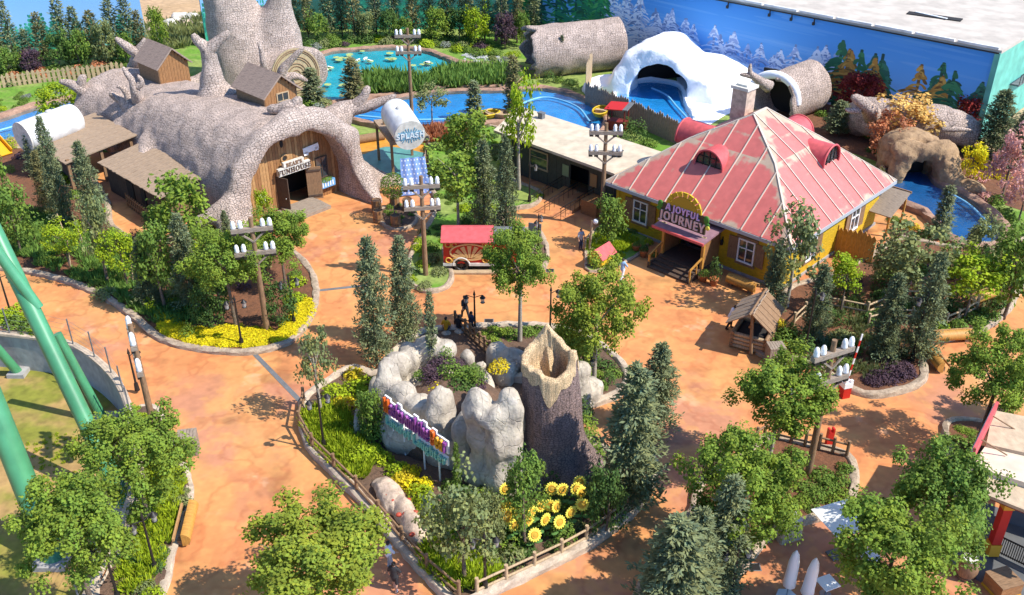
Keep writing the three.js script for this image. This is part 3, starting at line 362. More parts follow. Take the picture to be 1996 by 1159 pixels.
// ---------- hollow log tunnels ----------
function hollowLog(name, label, a, b, r, jag, m, seed) {
  const A = V(...a), B = V(...b), d = B.clone().sub(A), L = d.length(), g = thing(name, label, 'log tunnel', a); const n = Math.round(L / 0.4), K = 40, pos = [], idx = [];
  const q = new THREE.Quaternion().setFromUnitVectors(V(0, 0, 1), d.normalize());
  const ring = (z, rr, j) => { for (let k = 0; k < K; k++) { const an = k / K * 2 * PI, e = jag * (noise(Math.cos(an) * 3 + seed, Math.sin(an) * 3, 1) + 0.5 * noise(Math.cos(an) * 9, Math.sin(an) * 9 + seed, 4) - 0.75) * j, ra = rr * (1 + 0.05 * (noise(Math.cos(an) * 3, Math.sin(an) * 3, z * 0.6 + seed) - 0.5) * 2); const v = V(Math.cos(an) * ra, Math.sin(an) * ra, z + e).applyQuaternion(q); pos.push(v.x, v.y, v.z); } };
  for (let i = 0; i <= n; i++) ring(i / n * L, r, Math.pow(1 - i / n, 4)); for (let i = n; i >= 0; i--) ring(i / n * L, r - 0.35, Math.pow(1 - i / n, 4));
  const N = 2 * n + 2; for (let i = 0; i < N; i++) for (let k = 0; k < K; k++) { const p = i * K + k, s = i * K + (k + 1) % K, t = ((i + 1) % N) * K + k, u = ((i + 1) % N) * K + (k + 1) % K; idx.push(p, s, t, s, u, t); }
  const ge = new THREE.BufferGeometry(); ge.setAttribute('position', new THREE.Float32BufferAttribute(pos, 3)); ge.setIndex(idx); ge.computeVertexNormals(); part('bark_shell', ge, m, g);
  return g;
}
const lt = hollowLog('log_tunnel', 'hollow bark log with a jagged left end beside the canal', [1.83,2.3,-107.36], [12.1,2.6,-110.35], 2.9, 2.2, M.bark, 3);
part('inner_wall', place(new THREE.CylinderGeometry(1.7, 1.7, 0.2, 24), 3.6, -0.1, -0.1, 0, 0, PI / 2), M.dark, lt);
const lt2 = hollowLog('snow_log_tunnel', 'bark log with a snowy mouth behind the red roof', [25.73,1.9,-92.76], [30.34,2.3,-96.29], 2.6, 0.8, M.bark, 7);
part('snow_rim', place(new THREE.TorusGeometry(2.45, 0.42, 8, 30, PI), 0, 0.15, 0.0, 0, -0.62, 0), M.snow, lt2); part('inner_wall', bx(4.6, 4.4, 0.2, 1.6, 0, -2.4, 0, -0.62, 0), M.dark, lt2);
branches(lt2, [[[24.71,3.9,-90.82, 0.6], [23.49,4.7,-90.67, 0.42], [22.63,5.35,-90.67, 0.26], [22.57,6.25,-90.67, 0.16]], [[23.07,4.95,-90.67, 0.3], [22.31,5.15,-90.67, 0.24], [21.67,5.2,-90.67, 0.16]]], M.bark);
// ---------- snow cave ----------
{
  const s = thing('snow_cave', 'white snow mound with a dark tunnel mouth over the blue channel', 'snow cave', [14.48,-99.55]);
  const f = (x, y, z) => { const w = fbm(x * 0.6, y * 0.6, z * 0.6, 3) - 0.5; let d = capD(x, y, z, [0, 1.4, -0.2], [3.2, 1.2, -7.5], 4.0, 3.6);
    d = smin(d, ellD(x, y, z, [6.6, 0, -3.2], [5.4, 3.7, 4.8]), 1.4); d = smin(d, ellD(x, y, z, [10.2, -0.3, -1.6], [5.4, 2.3, 4.6]), 1.2); d = smin(d, ellD(x, y, z, [-4.6, 0, -2.2], [2.2, 1.4, 2.6]), 0.8); d = smin(d, ellD(x, y, z, [4.6, 0, 1.2], [1.6, 2.6, 2.4]), 0.9);
    d = Math.max(d, z - 0.9 - 0.25 * x); const o = capD(x, y, z, [-0.3, 0.7, 5], [2.6, 0.7, -6.2], 3.15, 2.7); d = Math.max(d, -o); d = Math.max(d, -capD(x, y, z, [1.2, 0.2, 3], [6, 0.2, 7], 2.4, 2)); return d + w * 0.8; };
  part('snow_shell', nets(f, [-8, -0.3, -12.5], [17, 6.4, 6], 0.26), M.snow, s);
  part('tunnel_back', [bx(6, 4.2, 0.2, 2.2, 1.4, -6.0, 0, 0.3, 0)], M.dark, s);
}
// ---------- rock cave at the right ----------
{
  const s = thing('rock_cave', 'tan rock arch with a dark mouth over the right channel', 'rock cave', [34.89,-77.12]); s.scale.set(0.7, 0.74, 0.7);
  const f = (x, y, z) => { const w = fbm(x * 0.7, y * 0.7, z * 0.7, 4) - 0.5; let d = capD(x, y, z, [3.4, 0, 0.8], [2.7, 3.0, -0.6], 1.9, 1.5); d = smin(d, ellD(x, y, z, [5, 0, 2.4], [2, 1.3, 2]), 0.5); d = smin(d, capD(x, y, z, [-2.6, 0, -0.8], [-2, 3.2, -1], 1.1, 1.1), 0.5); d = smin(d, capD(x, y, z, [-2.6, 3.5, -1], [2.4, 3.6, -0.8], 1.15, 1.3), 0.8); d = smin(d, ellD(x, y, z, [0, 2, -4.5], [4, 3, 3]), 0.8); d = smin(d, ellD(x, y, z, [4.2, 0, 1.8], [1.5, 0.9, 1.6]), 0.6); d = Math.max(d, -capD(x, y, z, [-0.1, 0.6, 4], [0, 0.8, -3.6], 1.9, 1.7)); return d + w * 1.3; };
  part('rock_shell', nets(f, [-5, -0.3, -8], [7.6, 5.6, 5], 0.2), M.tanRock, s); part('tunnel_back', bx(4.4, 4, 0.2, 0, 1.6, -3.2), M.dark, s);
  const l = thing('branched_log', 'bark log with pale bare branches above the rock cave', 'log'); part('trunk', limb([[34,0,-91.86, 1.7], [33.75,2.2,-87.28, 1.9], [36.5,2.4,-85.65, 1.8], [40.02,2.2,-84.85, 1.6], [42.57,1.4,-84.87, 1.3]], 4, 14), M.bark, l);
  branches(l, [[[33.03,3,-85.49, 0.9], [31.76,4.46,-84.11, 0.6], [30.73,5.08,-84.11, 0.42], [30.33,5.27,-84.11, 0.3]], [[31.3,3.98,-84.11, 0.4], [30.33,3.98,-84.11, 0.25], [29.93,4.13,-84.11, 0.14]], [[38.15,3,-82.85, 0.6], [39.12,2.76,-82.85, 0.34], [41.08,2.61,-82.85, 0.12]], [[38.57,2.76,-82.85, 0.4], [39.61,3.43,-82.85, 0.2]], [[39.49,1.6,-84.35, 0.5], [40.15,1,-84.23, 0.34], [40.78,0.1,-84.35, 0.3]]], M.bark);
}
// ---------- ride hall with painted wall ----------
{
  const A = [43.9, -86.8], u = [-0.74, -0.6726], back = [0.6726, -0.74], L = 68, H = 8.4, D = 46, ang = -Math.atan2(-u[1], -u[0]);
  const b = thing('ride_hall', 'large pale roofed hall with a blue painted forest wall', 'building', [A[0] + u[0] * L / 2, 0, A[1] + u[1] * L / 2], ang); // local x runs along the painted wall to the right, z out of it
  part('hall_wall', [bx(L - 0.2, H - 0.1, 0.4, 0, H / 2, -0.25)], M.offWhite, b);
  const paint = canvasTex(2048, 512, (c, w, h) => {
    const R = rng(77), g = c.createLinearGradient(0, 0, 0, h); g.addColorStop(0, '#3f92e2'); g.addColorStop(0.55, '#6fb4f0'); g.addColorStop(1, '#b7d6f6'); c.fillStyle = g; c.fillRect(0, 0, w, h);
    for (let i = 0; i < 46; i++) { c.fillStyle = `rgba(235,242,255,${0.05 + R() * 0.1})`; c.beginPath(); c.ellipse(R() * w, 20 + R() * 230, 50 + R() * 130, 4 + R() * 10, 0.05, 0, 7); c.fill(); }
    const y0 = (x) => 330 + 160 * ss(600, 1250, x) - 40 * ss(1350, 1600, x) + 8 * Math.sin(x * 0.03);
    c.fillStyle = '#d3def5'; c.beginPath(); c.moveTo(560, h); for (let x = 560; x <= 1600; x += 10) c.lineTo(x, y0(x)); c.lineTo(1600, h); c.fill();
    const fir = (x, y, s, cols) => { c.lineCap = 'round'; c.strokeStyle = cols[2]; c.lineWidth = Math.max(1, s * 0.025); c.beginPath(); c.moveTo(x, y); c.lineTo(x, y - s); c.stroke(); for (let k = 0; k < 46; k++) { const t = Math.pow(R(), 0.8), d = R() < 0.5 ? -1 : 1, yy = y - s * (0.06 + 0.92 * t), ww = s * 0.24 * (1.04 - t) * (0.55 + 0.6 * R()); c.strokeStyle = cols[R() < 0.55 ? 0 : R() < 0.75 ? 1 : 2]; c.lineWidth = s * (0.016 + 0.022 * R()); c.beginPath(); c.moveTo(x, yy); c.quadraticCurveTo(x + d * ww * 0.6, yy - s * 0.02, x + d * ww, yy + s * (0.03 + 0.05 * R())); c.stroke(); } }; for (let i = 0; i < 60; i++) { const x = 640 + R() * 980; fir(x, y0(x) + 10 * R() + 4, 110 + R() * 210, ['#e8eefc', '#a9bce2', '#7f95c0']); }
    for (let i = 0; i < 46; i++) { const x = R() * 700; fir(x, 420 + 80 * R(), 230 + R() * 190, [['#1f7a58', '#2f9a5c', '#1a5a40'], ['#2e8f4a', '#57b060', '#226b3c'], ['#13605a', '#2a8a70', '#0f4c48']][i % 3]); }
    c.fillStyle = '#3d6b3a'; c.fillRect(1600, 470, 448, 42); c.fillStyle = '#2d7a46'; c.fillRect(0, 430, 640, 82);
    for (let i = 0; i < 26; i++) { const x = 1600 + R() * 440; fir(x, 480 + 30 * R(), 210 + R() * 190, [['#2c6e4a', '#3f8a58', '#24523c'], ['#c08a3a', '#d9a94e', '#7a5a2c'], ['#2a6552', '#3b8065', '#20483f']][i % 3]); }
    for (const [x, y, s] of [[1690, 330, 70], [1660, 420, 90], [1960, 450, 80], [1720, 440, 60]]) for (let i = 0; i < 240; i++) { const a = R() * 7, r = Math.sqrt(R()) * s; c.fillStyle = ['#7a1f22', '#92302c', '#5e161c', '#a8442f'][i % 4]; c.beginPath(); c.ellipse(x + Math.cos(a) * r, y + Math.sin(a) * r * 0.85, 5 + R() * 5, 4, R() * 3, 0, 7); c.fill(); }
  });
  const pg = new THREE.PlaneGeometry(L, H - 0.1); const pm = raw('painted_panel', pg, new THREE.MeshStandardMaterial({ map: paint, roughness: 0.7 }), b); pm.position.set(0, H / 2, -0.03); pm.userData.label = 'painted panel of blue sky, snowy firs and autumn trees';
  part('roof', bx(L + 0.3, 0.3, D, 0, H + 0.1, -D / 2), mat([0.56, 0.50, 0.43], 0.9, { map: T.grain, tile: 9 }), b);
  for (let i = 0; i < 17; i++) part('parapet_cap', bx(3.7, 0.22, 0.3, -L / 2 + 2 + i * 4, H + 0.36, -0.1), M.white, b);
  part('gutter', bx(L, 0.1, 0.12, 0, H - 0.02, 0.12), M.iron, b);
  part('side_wall', bx(0.4, H - 0.06, D, L / 2 - 0.1, H / 2, -D / 2 - 0.3), M.teal, b); part('corner_trim', bx(0.5, H, 0.5, L / 2 - 0.12, H / 2, -0.1), M.teal, b);
  const hatch = part('roof_opening', bx(5.2, 0.1, 1.1, L / 2 - 9, H + 0.3, -7.5, 0, 0.15, 0), M.dark, b); part('roof_strip', bx(3.4, 0.06, 0.3, L / 2 - 9.3, H + 0.4, -7.4, 0, -0.15, 0), M.white, hatch);
  for (const x of [6, 11, 13.5, 16]) part('floodlight', [bx(0.1, 0.5, 0.1, x, H - 0.2, 0.2), bx(0.22, 0.3, 0.22, x, H - 0.5, 0.3)], M.iron, b);
  for (let i = 0; i < 6; i++) part('roof_vent', [cyl(0.22, 0.22, 0.4, -6 + i * 7, H + 0.45, -12 - (i % 3) * 5)], M.steel, b);
  const bal = part('balcony', bx(0.8, 0.15, 5, L / 2 + 0.5, 4.2, -8), M.grey, b); part('balcony_rail', [bx(0.06, 0.06, 5, L / 2 + 0.88, 5.2, -8), ...[0, 1, 2, 3, 4, 5].map((k) => bx(0.05, 1, 0.05, L / 2 + 0.88, 4.7, -10.4 + k * 0.96))], M.iron, bal);
}
// ---------- painted boundary walls at the back ----------
function paintedWall(label, a, b, h, seed, cs = ['#7fb4ee', '#93c2f2', '#8fc8cc']) {
  const A = new THREE.Vector2(...a), B = new THREE.Vector2(...b), L = A.distanceTo(B), t = thing('painted_wall', label, 'wall', [(A.x + B.x) / 2, 0, (A.y + B.y) / 2], -Math.atan2(B.y - A.y, B.x - A.x));
  part('wall_panel', bx(L, h, 0.3, 0, h / 2, -0.2), M.concrete, t);
  const ct = canvasTex(1024, 256, (c, w, hh) => { const R = rng(seed), g = c.createLinearGradient(0, 0, 0, hh); g.addColorStop(0, cs[0]); g.addColorStop(0.5, cs[1]); g.addColorStop(1, cs[2]); c.fillStyle = g; c.fillRect(0, 0, w, hh); for (let i = 0; i < 60; i++) { const x = R() * w, s = 90 + R() * 90, y = hh + 10; for (let k = 0; k < 10; k++) { const q = k / 10; for (const d of [-1, 1]) { c.fillStyle = ['#2f9c86', '#1f7f78', '#3fb090', '#257a66'][Math.floor(R() * 4)]; c.beginPath(); c.ellipse(x + d * s * 0.13 * (1 - q), y - s * q, s * 0.14 * (1.1 - q), s * 0.045, d * 0.5, 0, 7); c.fill(); } } } });
  const o = raw('painted_panel', new THREE.PlaneGeometry(L, h), new THREE.MeshStandardMaterial({ map: ct, roughness: 0.7 }), t); o.position.set(0, h / 2, -0.03);
  for (let x = -L / 2; x <= L / 2; x += 4) part('post', bx(0.14, h + 0.1, 0.14, x, h / 2, -0.42), M.steel, t);
}
paintedWall('sky blue painted wall with teal trees behind the left conifers', [-68.91,-113.49], [-44.92,-119.49], 7.2, 5);
paintedWall('blue painted wall with teal trees behind the giant trunk', [-37.11,-117.72], [-27.89,-120.39], 8.6, 9);
paintedWall('green painted wall behind the cypress row above the pond', [-29.25,-125.56], [5.76,-126.05], 7.5, 13, ['#5a9a94', '#3f7f78', '#2f6a55']);

// ---------- yellow house with the red seamed roof ----------
const HO = thing('yellow_house', 'yellow plank house with a faded red seamed roof', 'house', [18.3, 0, -68.88], -43.8 * PI / 180);
{
  const wx = 7.2, wz = 7.0;
  // wall boards, laid one above the other; the front is cut for the door
  for (let i = 0; i < 12; i++) { const y = 0.35 + i * 0.3; for (const [a, b] of y < 2.6 ? [[-wx, -1.3], [1.9, wx]] : [[-wx, wx]]) part('wall_board', bx(b - a, 0.29, 0.16 + (i % 2) * 0.02, (a + b) / 2, y, wz), M.wall, HO); part('wall_board', bx(0.16 + (i % 2) * 0.02, 0.29, 2 * wz - 0.2, wx, y, 0), M.wall, HO); part('wall_board', bx(0.16, 0.29, 2 * wz - 0.2, -wx, y, 0), M.wall, HO); }
  part('plinth', [bx(2 * wx + 0.3, 0.24, 2 * wz + 0.3, 0, 0.1, 0)], M.concrete, HO); part('inner_wall', [bx(2 * wx - 0.4, 3.5, 0.1, 0, 1.9, wz - 1.8), bx(2 * wx - 0.3, 3.5, 0.1, 0, 1.9, -wz)], M.darkWood, HO);
  part('ceiling', bx(15.4, 0.1, 15, 0, 3.72, 0), M.darkWood, HO);
  for (const [x, y, z] of [[-wx, 2, wz], [wx, 2, wz]]) part('corner_post', bx(0.3, 3.9, 0.3, x, 1.95, z), M.wall, HO);
  const win = (x, z, turn) => { const w = new THREE.Group(); w.name = 'window'; w.position.set(x, 1.95, z); w.rotation.y = turn; HO.add(w); part('pane', bx(1.15, 1.6, 0.06, 0, 0, 0.1), M.glass, w); part('frame', [bx(1.35, 0.1, 0.12, 0, 0.85, 0.14), bx(1.35, 0.12, 0.16, 0, -0.85, 0.14), bx(0.1, 1.7, 0.12, -0.62, 0, 0.14), bx(0.1, 1.7, 0.12, 0.62, 0, 0.14), bx(0.07, 1.7, 0.1, 0, 0, 0.14), bx(1.2, 0.07, 0.1, 0, 0.22, 0.14)], M.brightWhite, w); part('surround', [bx(1.7, 0.2, 0.1, 0, 1.02, 0.12), bx(1.6, 0.2, 0.1, 0, -1.02, 0.12)], M.wood, w); for (const s of [-1, 1]) part('shutter', bx(0.72, 1.75, 0.08, s * 1.08, 0, 0.13, 0, -s * 0.12, 0), M.wood, w); };
  win(-5.0, wz, 0); win(4.3, wz, 0); win(wx, 3.5, PI / 2); win(wx, -3, PI / 2);
  part('wall_lamp', [bx(0.16, 0.3, 0.16, 2.35, 2.0, wz + 0.25), bx(0.05, 0.4, 0.05, 2.35, 2.25, wz + 0.15), cyl(0.02, 0.14, 0.16, 2.35, 2.23, wz + 0.25, 6)], M.iron, HO);
  // roof faces: lower slope to a break, upper slope to a short ridge, both made of separate seamed sheets
  const E = 3.8, ex = 8, ez = 7.8, d = 4.4, B = 7.25, bxx = ex - d, bz = ez - d, A = 9.35, az = 0.9;
  const worn = (kind) => tex(512, 384, (u, v) => { const s = (u - 0.5) * 17, t = v * (kind ? 4.2 : 5.8), hw = kind ? mix(3.6, 0.4, v) : mix(8, 3.6, v), e = Math.min(hw - Math.abs(s), kind ? 3 : t + 0.5, kind ? 9 : 5.75 - t); const n = fbm(s * 0.9, t * 2.6, kind + 3, 5), m = fbm(s * 3, t * 3, 9 + kind, 3), str = fbm(s * 5, t * 0.35, 2, 3); const w = ss(0.47, 0.64, n * 0.5 + str * 0.2 + 0.3 * ss(1.3, 0, e) + (kind ? 0.06 : 0)); const k = 0.86 + 0.28 * m; return [mix(0.58, 0.47, w) * k, mix(0.142, 0.345, w) * k, mix(0.122, 0.245, w) * k]; });
  const wornLow = worn(0), wornUp = worn(1), clampT = (t) => { t.wrapS = t.wrapT = THREE.ClampToEdgeWrapping; return new THREE.MeshStandardMaterial({ map: t, roughness: 0.6, bumpMap: T.grainB, bumpScale: 0.004 }); }, mLow = clampT(wornLow), mUp = clampT(wornUp);
  const seamM = mat([0.60, 0.50, 0.40], 0.6);
  function face(P0, P1, Q0, Q1, m, s0, kindW, kindH) { // P0-P1 lower edge, Q0-Q1 upper edge
    const o = P0.clone().add(P1).multiplyScalar(0.5), ax = P1.clone().sub(P0).normalize(), nn = ax.clone().cross(Q0.clone().sub(P0)).normalize(), ay = nn.clone().cross(ax), to = (p) => [p.clone().sub(o).dot(ax), p.clone().sub(o).dot(ay)]; let poly = [P0, P1, Q1, Q0].map(to);
    const cut = (pl, x, side) => { const r = []; for (let i = 0; i < pl.length; i++) { const a = pl[i], b = pl[(i + 1) % pl.length], ia = (a[0] - x) * side >= 0, ib = (b[0] - x) * side >= 0; if (ia) r.push(a); if (ia !== ib) { const t = (x - a[0]) / (b[0] - a[0]); r.push([x, a[1] + t * (b[1] - a[1])]); } } return r; };
    const lo = Math.min(...poly.map((p) => p[0])), hi = Math.max(...poly.map((p) => p[0]));
    for (let x = Math.floor(lo / s0) * s0 + s0 / 2 - s0; x < hi; x += s0) {
      let q = cut(cut(poly, x, 1), x + s0, -1); if (q.length < 3) continue; const y0 = Math.min(...q.map((p) => p[1])), y1 = Math.max(...q.map((p) => p[1])); if (y1 - y0 < 0.08) continue;
      const pos = [], uv = [], n = q.length, W = (p, h) => o.clone().addScaledVector(ax, p[0]).addScaledVector(ay, p[1]).addScaledVector(nn, h), add = (p, h) => { const w = W(p, h); pos.push(w.x, w.y, w.z); uv.push(p[0] / 17 + 0.5, p[1] / kindH); };
      for (let i = 1; i < n - 1; i++) { add(q[0], 0.03); add(q[i], 0.03); add(q[i + 1], 0.03); } for (let i = 0; i < n; i++) { const a = q[i], b = q[(i + 1) % n]; add(a, 0.03); add(a, -0.03); add(b, -0.03); add(a, 0.03); add(b, -0.03); add(b, 0.03); }
      const g = new THREE.BufferGeometry(); g.setAttribute('position', new THREE.Float32BufferAttribute(pos, 3)); g.setAttribute('uv', new THREE.Float32BufferAttribute(uv, 2)); g.computeVertexNormals(); raw('roof_sheet', g, m, HO);
      const e = q.filter((p) => Math.abs(p[0] - x) < 1e-4); if (e.length > 1) { const a = W(e[0], 0.06), b = W(e[1], 0.06); if (a.distanceTo(b) > 0.3) part('roof_seam', beam(a.toArray(), b.toArray(), 0.07, 0.08), seamM, HO); }
    }
  }
  const c = (x, y, z) => V(x, y, z), low = [c(-ex, E, ez), c(ex, E, ez), c(ex, E, -ez), c(-ex, E, -ez)], mid = [c(-bxx, B, bz), c(bxx, B, bz), c(bxx, B, -bz), c(-bxx, B, -bz)], top = [c(0, A, az), c(0, A, az), c(0, A, -az), c(0, A, -az)];
  for (let i = 0; i < 4; i++) { const j = (i + 1) % 4; face(low[i], low[j], mid[i], mid[j], mLow, 1.62, 17, 5.8); face(mid[i], mid[j], top[i], top[j], mUp, 1.62, 17, 4.2); part('hip_cap', beam(low[i].toArray(), mid[i].toArray(), 0.13, 0.13), seamM, HO); part('hip_cap', beam(mid[i].toArray(), top[i].toArray(), 0.13, 0.13), seamM, HO); const a = low[i], b = low[j]; part('eave_board', beam([a.x, E - 0.14, a.z], [b.x, E - 0.14, b.z], 0.14, 0.26), M.roofEdge, HO); }
  part('ridge_cap', beam([0, A + 0.03, az], [0, A + 0.03, -az], 0.16, 0.14), seamM, HO);
  const ch = part('chimney', [bx(1.25, 2.4, 1.25, -2.0, 9.3, -0.8)], mat([0.58, 0.43, 0.34], 0.9, { map: T.rock, tile: 1.5 }), HO); part('chimney_cap', [bx(1.5, 0.22, 1.5, -2.0, 10.6, -0.8), bx(0.9, 0.14, 0.9, -2.0, 10.78, -0.8)], M.offWhite, ch);
  const dorm = (x, z, y, turn) => { const q = new THREE.Group(); q.name = 'dormer'; q.position.set(x, y, z); q.rotation.y = turn; q.scale.set(1.18, 1.18, 1.1); HO.add(q); const s = new THREE.CylinderGeometry(1.0, 1.0, 2.8, 28, 1, true, -PI / 2 - 0.35, PI + 0.7); s.rotateX(PI / 2); s.rotateZ(PI); s.translate(0, 0, -1.4); part('barrel', s, M.pinkRed, q); const s2 = new THREE.TorusGeometry(1.0, 0.07, 6, 28, PI + 0.5); s2.rotateZ(-0.25); part('rim', s2, M.pinkRed, q); part('pane', cyl(0.93, 0.93, 0.05, 0, 0, -0.15, 24, PI / 2), M.glass, q); part('glazing_bar', [bx(0.05, 1.8, 0.06, 0, 0, -0.1), bx(1.85, 0.05, 0.06, 0, 0, -0.1), bx(1.5, 0.05, 0.06, 0, 0.5, -0.1), bx(0.05, 1.7, 0.06, 0.45, 0, -0.1), bx(0.05, 1.7, 0.06, -0.45, 0, -0.1)], M.iron, q); };
  dorm(-0.9, 4.9, 6.25, 0); dorm(5.2, -2.0, 6.35, PI / 2); dorm(0.6, -5.4, 6.6, PI); dorm(-5.6, 1.2, 6.5, -PI / 2);
  // porch
  const cx = 0.4; part('porch_floor', bx(3.6, 0.6, 2.3, cx, 0.3, 8.2), M.darkWood, HO); for (let i = 0; i < 4; i++) part('step', bx(3.5, 0.13, 0.42, cx, 0.52 - i * 0.14, 9.5 + i * 0.38), M.darkWood, HO); part('stair_side', [bx(0.1, 0.5, 1.7, cx - 1.75, 0.2, 10), bx(0.1, 0.5, 1.7, cx + 1.75, 0.2, 10)], M.darkWood, HO);
  for (const s of [-1, 1]) { part('porch_post', bx(0.2, 2.7, 0.2, cx + s * 1.7, 1.75, 9.2), M.yellowWood, HO); part('post_cap', bx(0.4, 0.4, 0.35, cx + s * 1.7, 2.9, 9.2), M.paleWood, HO); part('handrail', [beam([cx + s * 1.75, 1.5, 9.2], [cx + s * 1.75, 1.0, 10.7], 0.1, 0.12), bx(0.12, 1.0, 0.12, cx + s * 1.75, 0.5, 10.7), bx(0.08, 0.8, 0.08, cx + s * 1.75, 0.7, 9.9)], M.yellowWood, HO); part('porch_side', bx(0.08, 2.2, 1.9, cx + s * 1.7, 1.7, 8.1), M.plankB, HO); }
  part('porch_roof', bx(4.3, 0.14, 2.9, cx, 3.1, 8.6, 0.12, 0, 0), M.mauve, HO); part('porch_fascia', bx(4.4, 0.18, 0.12, cx, 2.94, 10.06, 0, 0, 0), M.pinkRed, HO);
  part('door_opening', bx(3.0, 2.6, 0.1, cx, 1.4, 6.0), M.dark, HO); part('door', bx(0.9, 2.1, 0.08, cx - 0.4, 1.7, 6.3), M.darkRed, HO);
  const sg = new THREE.Group(); sg.name = 'name_sign'; sg.position.set(cx - 0.2, 3.35, 9.3); sg.rotation.x = -0.06; sg.userData.label = 'carved name sign with a yellow half sun'; HO.add(sg);
  part('sign_board', bx(3.9, 1.35, 0.12, 0, 0.62, 0), mat([0.075, 0.055, 0.022], 0.8), sg);
  const half = []; for (let i = 0; i <= 20; i++) half.push([Math.cos(i / 20 * PI) * 1.1, Math.sin(i / 20 * PI) * 0.85]); part('half_sun', prism(half, 0.14).translate(0, 1.28, -0.05), mat([0.42, 0.26, 0.01], 0.7), sg);
  for (let i = 0; i < 9; i++) { const a = (i + 0.5) / 9 * PI; part('sun_ray', place(prism([[-0.13, 0], [0.13, 0], [0.2, 0.34], [-0.2, 0.34]], 0.14), Math.cos(a) * 1.14, 1.28 + Math.sin(a) * 0.88, -0.05, 0, 0, a - PI / 2), M.yellow, sg); }
  const tx = (s, size, y, m, w) => { const g = textGeo(s, size, 0.1), b = g.boundingBox; g.translate(-(b.max.x + b.min.x) / 2, 0, 0); g.scale(w / (b.max.x - b.min.x), 1, 1); g.translate(0, y, 0.06); part('lettering', g, m, sg); };
  tx('A JOYFUL', 0.5, 0.86, mat([0.62, 0.42, 0.66], 0.6), 2.9); tx('JOURNEY', 0.66, 0.08, mat([0.72, 0.5, 0.44], 0.6), 3.9);
  for (const s of [-1, 1]) part('leaf_ornament', [ball(0.3, s * 1.95, 1.1, 0.05, 0.8, 1, 0.4, 8), ball(0.22, s * 2.05, 0.75, 0.05, 1, 0.7, 0.4, 8)], mat([0.06, 0.2, 0.02], 0.8), sg); part('star_ornament', ball(0.18, 2.15, 0.55, 0.1, 1, 1, 0.4, 6), M.petal, sg);
}
{ // flat-roofed wing beside the house
  const w = thing('side_wing', 'flat cream-roofed wing with dark green walls left of the yellow house', 'building', [18.3, 0, -68.88], -43.8 * PI / 180), wm = M.greenWall;
  part('roof', prism([[-21.6, -6.2], [-24.2, -0.2], [-8.2, -0.2], [-8.2, -6.4]], 0.22).rotateX(-PI / 2).translate(0, 3.7, 0), M.cream, w);
  for (let x = -20.6; x < -7.6; x += 0.5) { const dr = x > -13.7 && x < -11.9; part('wall_board', bx(0.48, dr ? 1.0 : 3.6, 0.1, x, dr ? 3.2 : 1.85, 5.0 + ((x * 10 | 0) % 2) * 0.015), wm, w); }
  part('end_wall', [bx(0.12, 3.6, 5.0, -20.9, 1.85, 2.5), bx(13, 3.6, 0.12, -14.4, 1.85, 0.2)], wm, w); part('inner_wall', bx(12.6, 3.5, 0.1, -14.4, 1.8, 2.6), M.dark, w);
  const wi = part('window', bx(1.9, 1.4, 0.06, -17.3, 2.1, 5.09), M.glass, w); part('window_frame', [bx(2.1, 0.12, 0.1, -17.3, 2.85, 5.12), bx(2.2, 0.14, 0.14, -17.3, 1.35, 5.12), bx(0.1, 1.5, 0.1, -18.3, 2.1, 5.12), bx(0.1, 1.5, 0.1, -16.3, 2.1, 5.12), bx(1.9, 0.05, 0.08, -17.3, 2.3, 5.12)], M.paleWood, wi);
  part('poster', bx(0.7, 1.0, 0.04, -14.3, 2.0, 5.1), mat([0.22, 0.3, 0.16], 0.6), w); part('poster', bx(0.7, 1.1, 0.04, -11.3, 2.0, 5.1), mat([0.35, 0.2, 0.08], 0.6), w);
  for (const [x, z] of [[-20.6, 1.2], [-10.2, 3.4]]) part('roof_outlet', [bx(0.5, 0.5, 0.4, x, 4.15, z), bx(0.6, 0.1, 0.5, x, 4.42, z)], M.grey, w);
  part('second_window', bx(0.9, 1.5, 0.05, -8.7, 2, 5.1), M.glass, w);
  const rp = thing('entrance_ramp', 'orange entrance ramp with thin dark railings before the side wing', 'ramp', [18.3, 0, -68.88], -43.8 * PI / 180);
  part('ramp_deck', prism([[5.1, 0.02], [9.3, 0.02], [5.1, 0.6]], 3.2).rotateY(-PI / 2).translate(-11.2, 0, 0), M.paving, rp);
  for (const x of [-14.5, -12.8, -11.1]) { part('handrail', [beam([x, 1.5, 5.2], [x, 1.0, 9.4], 0.05, 0.05), beam([x, 1.2, 5.2], [x, 0.7, 9.4], 0.035, 0.035)], M.iron, rp); for (let k = 0; k < 8; k++) part('baluster', bx(0.03, 1.0, 0.03, x, 0.98 - k * 0.065, 5.3 + k * 0.57), M.iron, rp); }
  part('planter_box', bx(1.6, 1.2, 1.6, -10.0, 0.6, 6.4), M.plankB, rp);
}
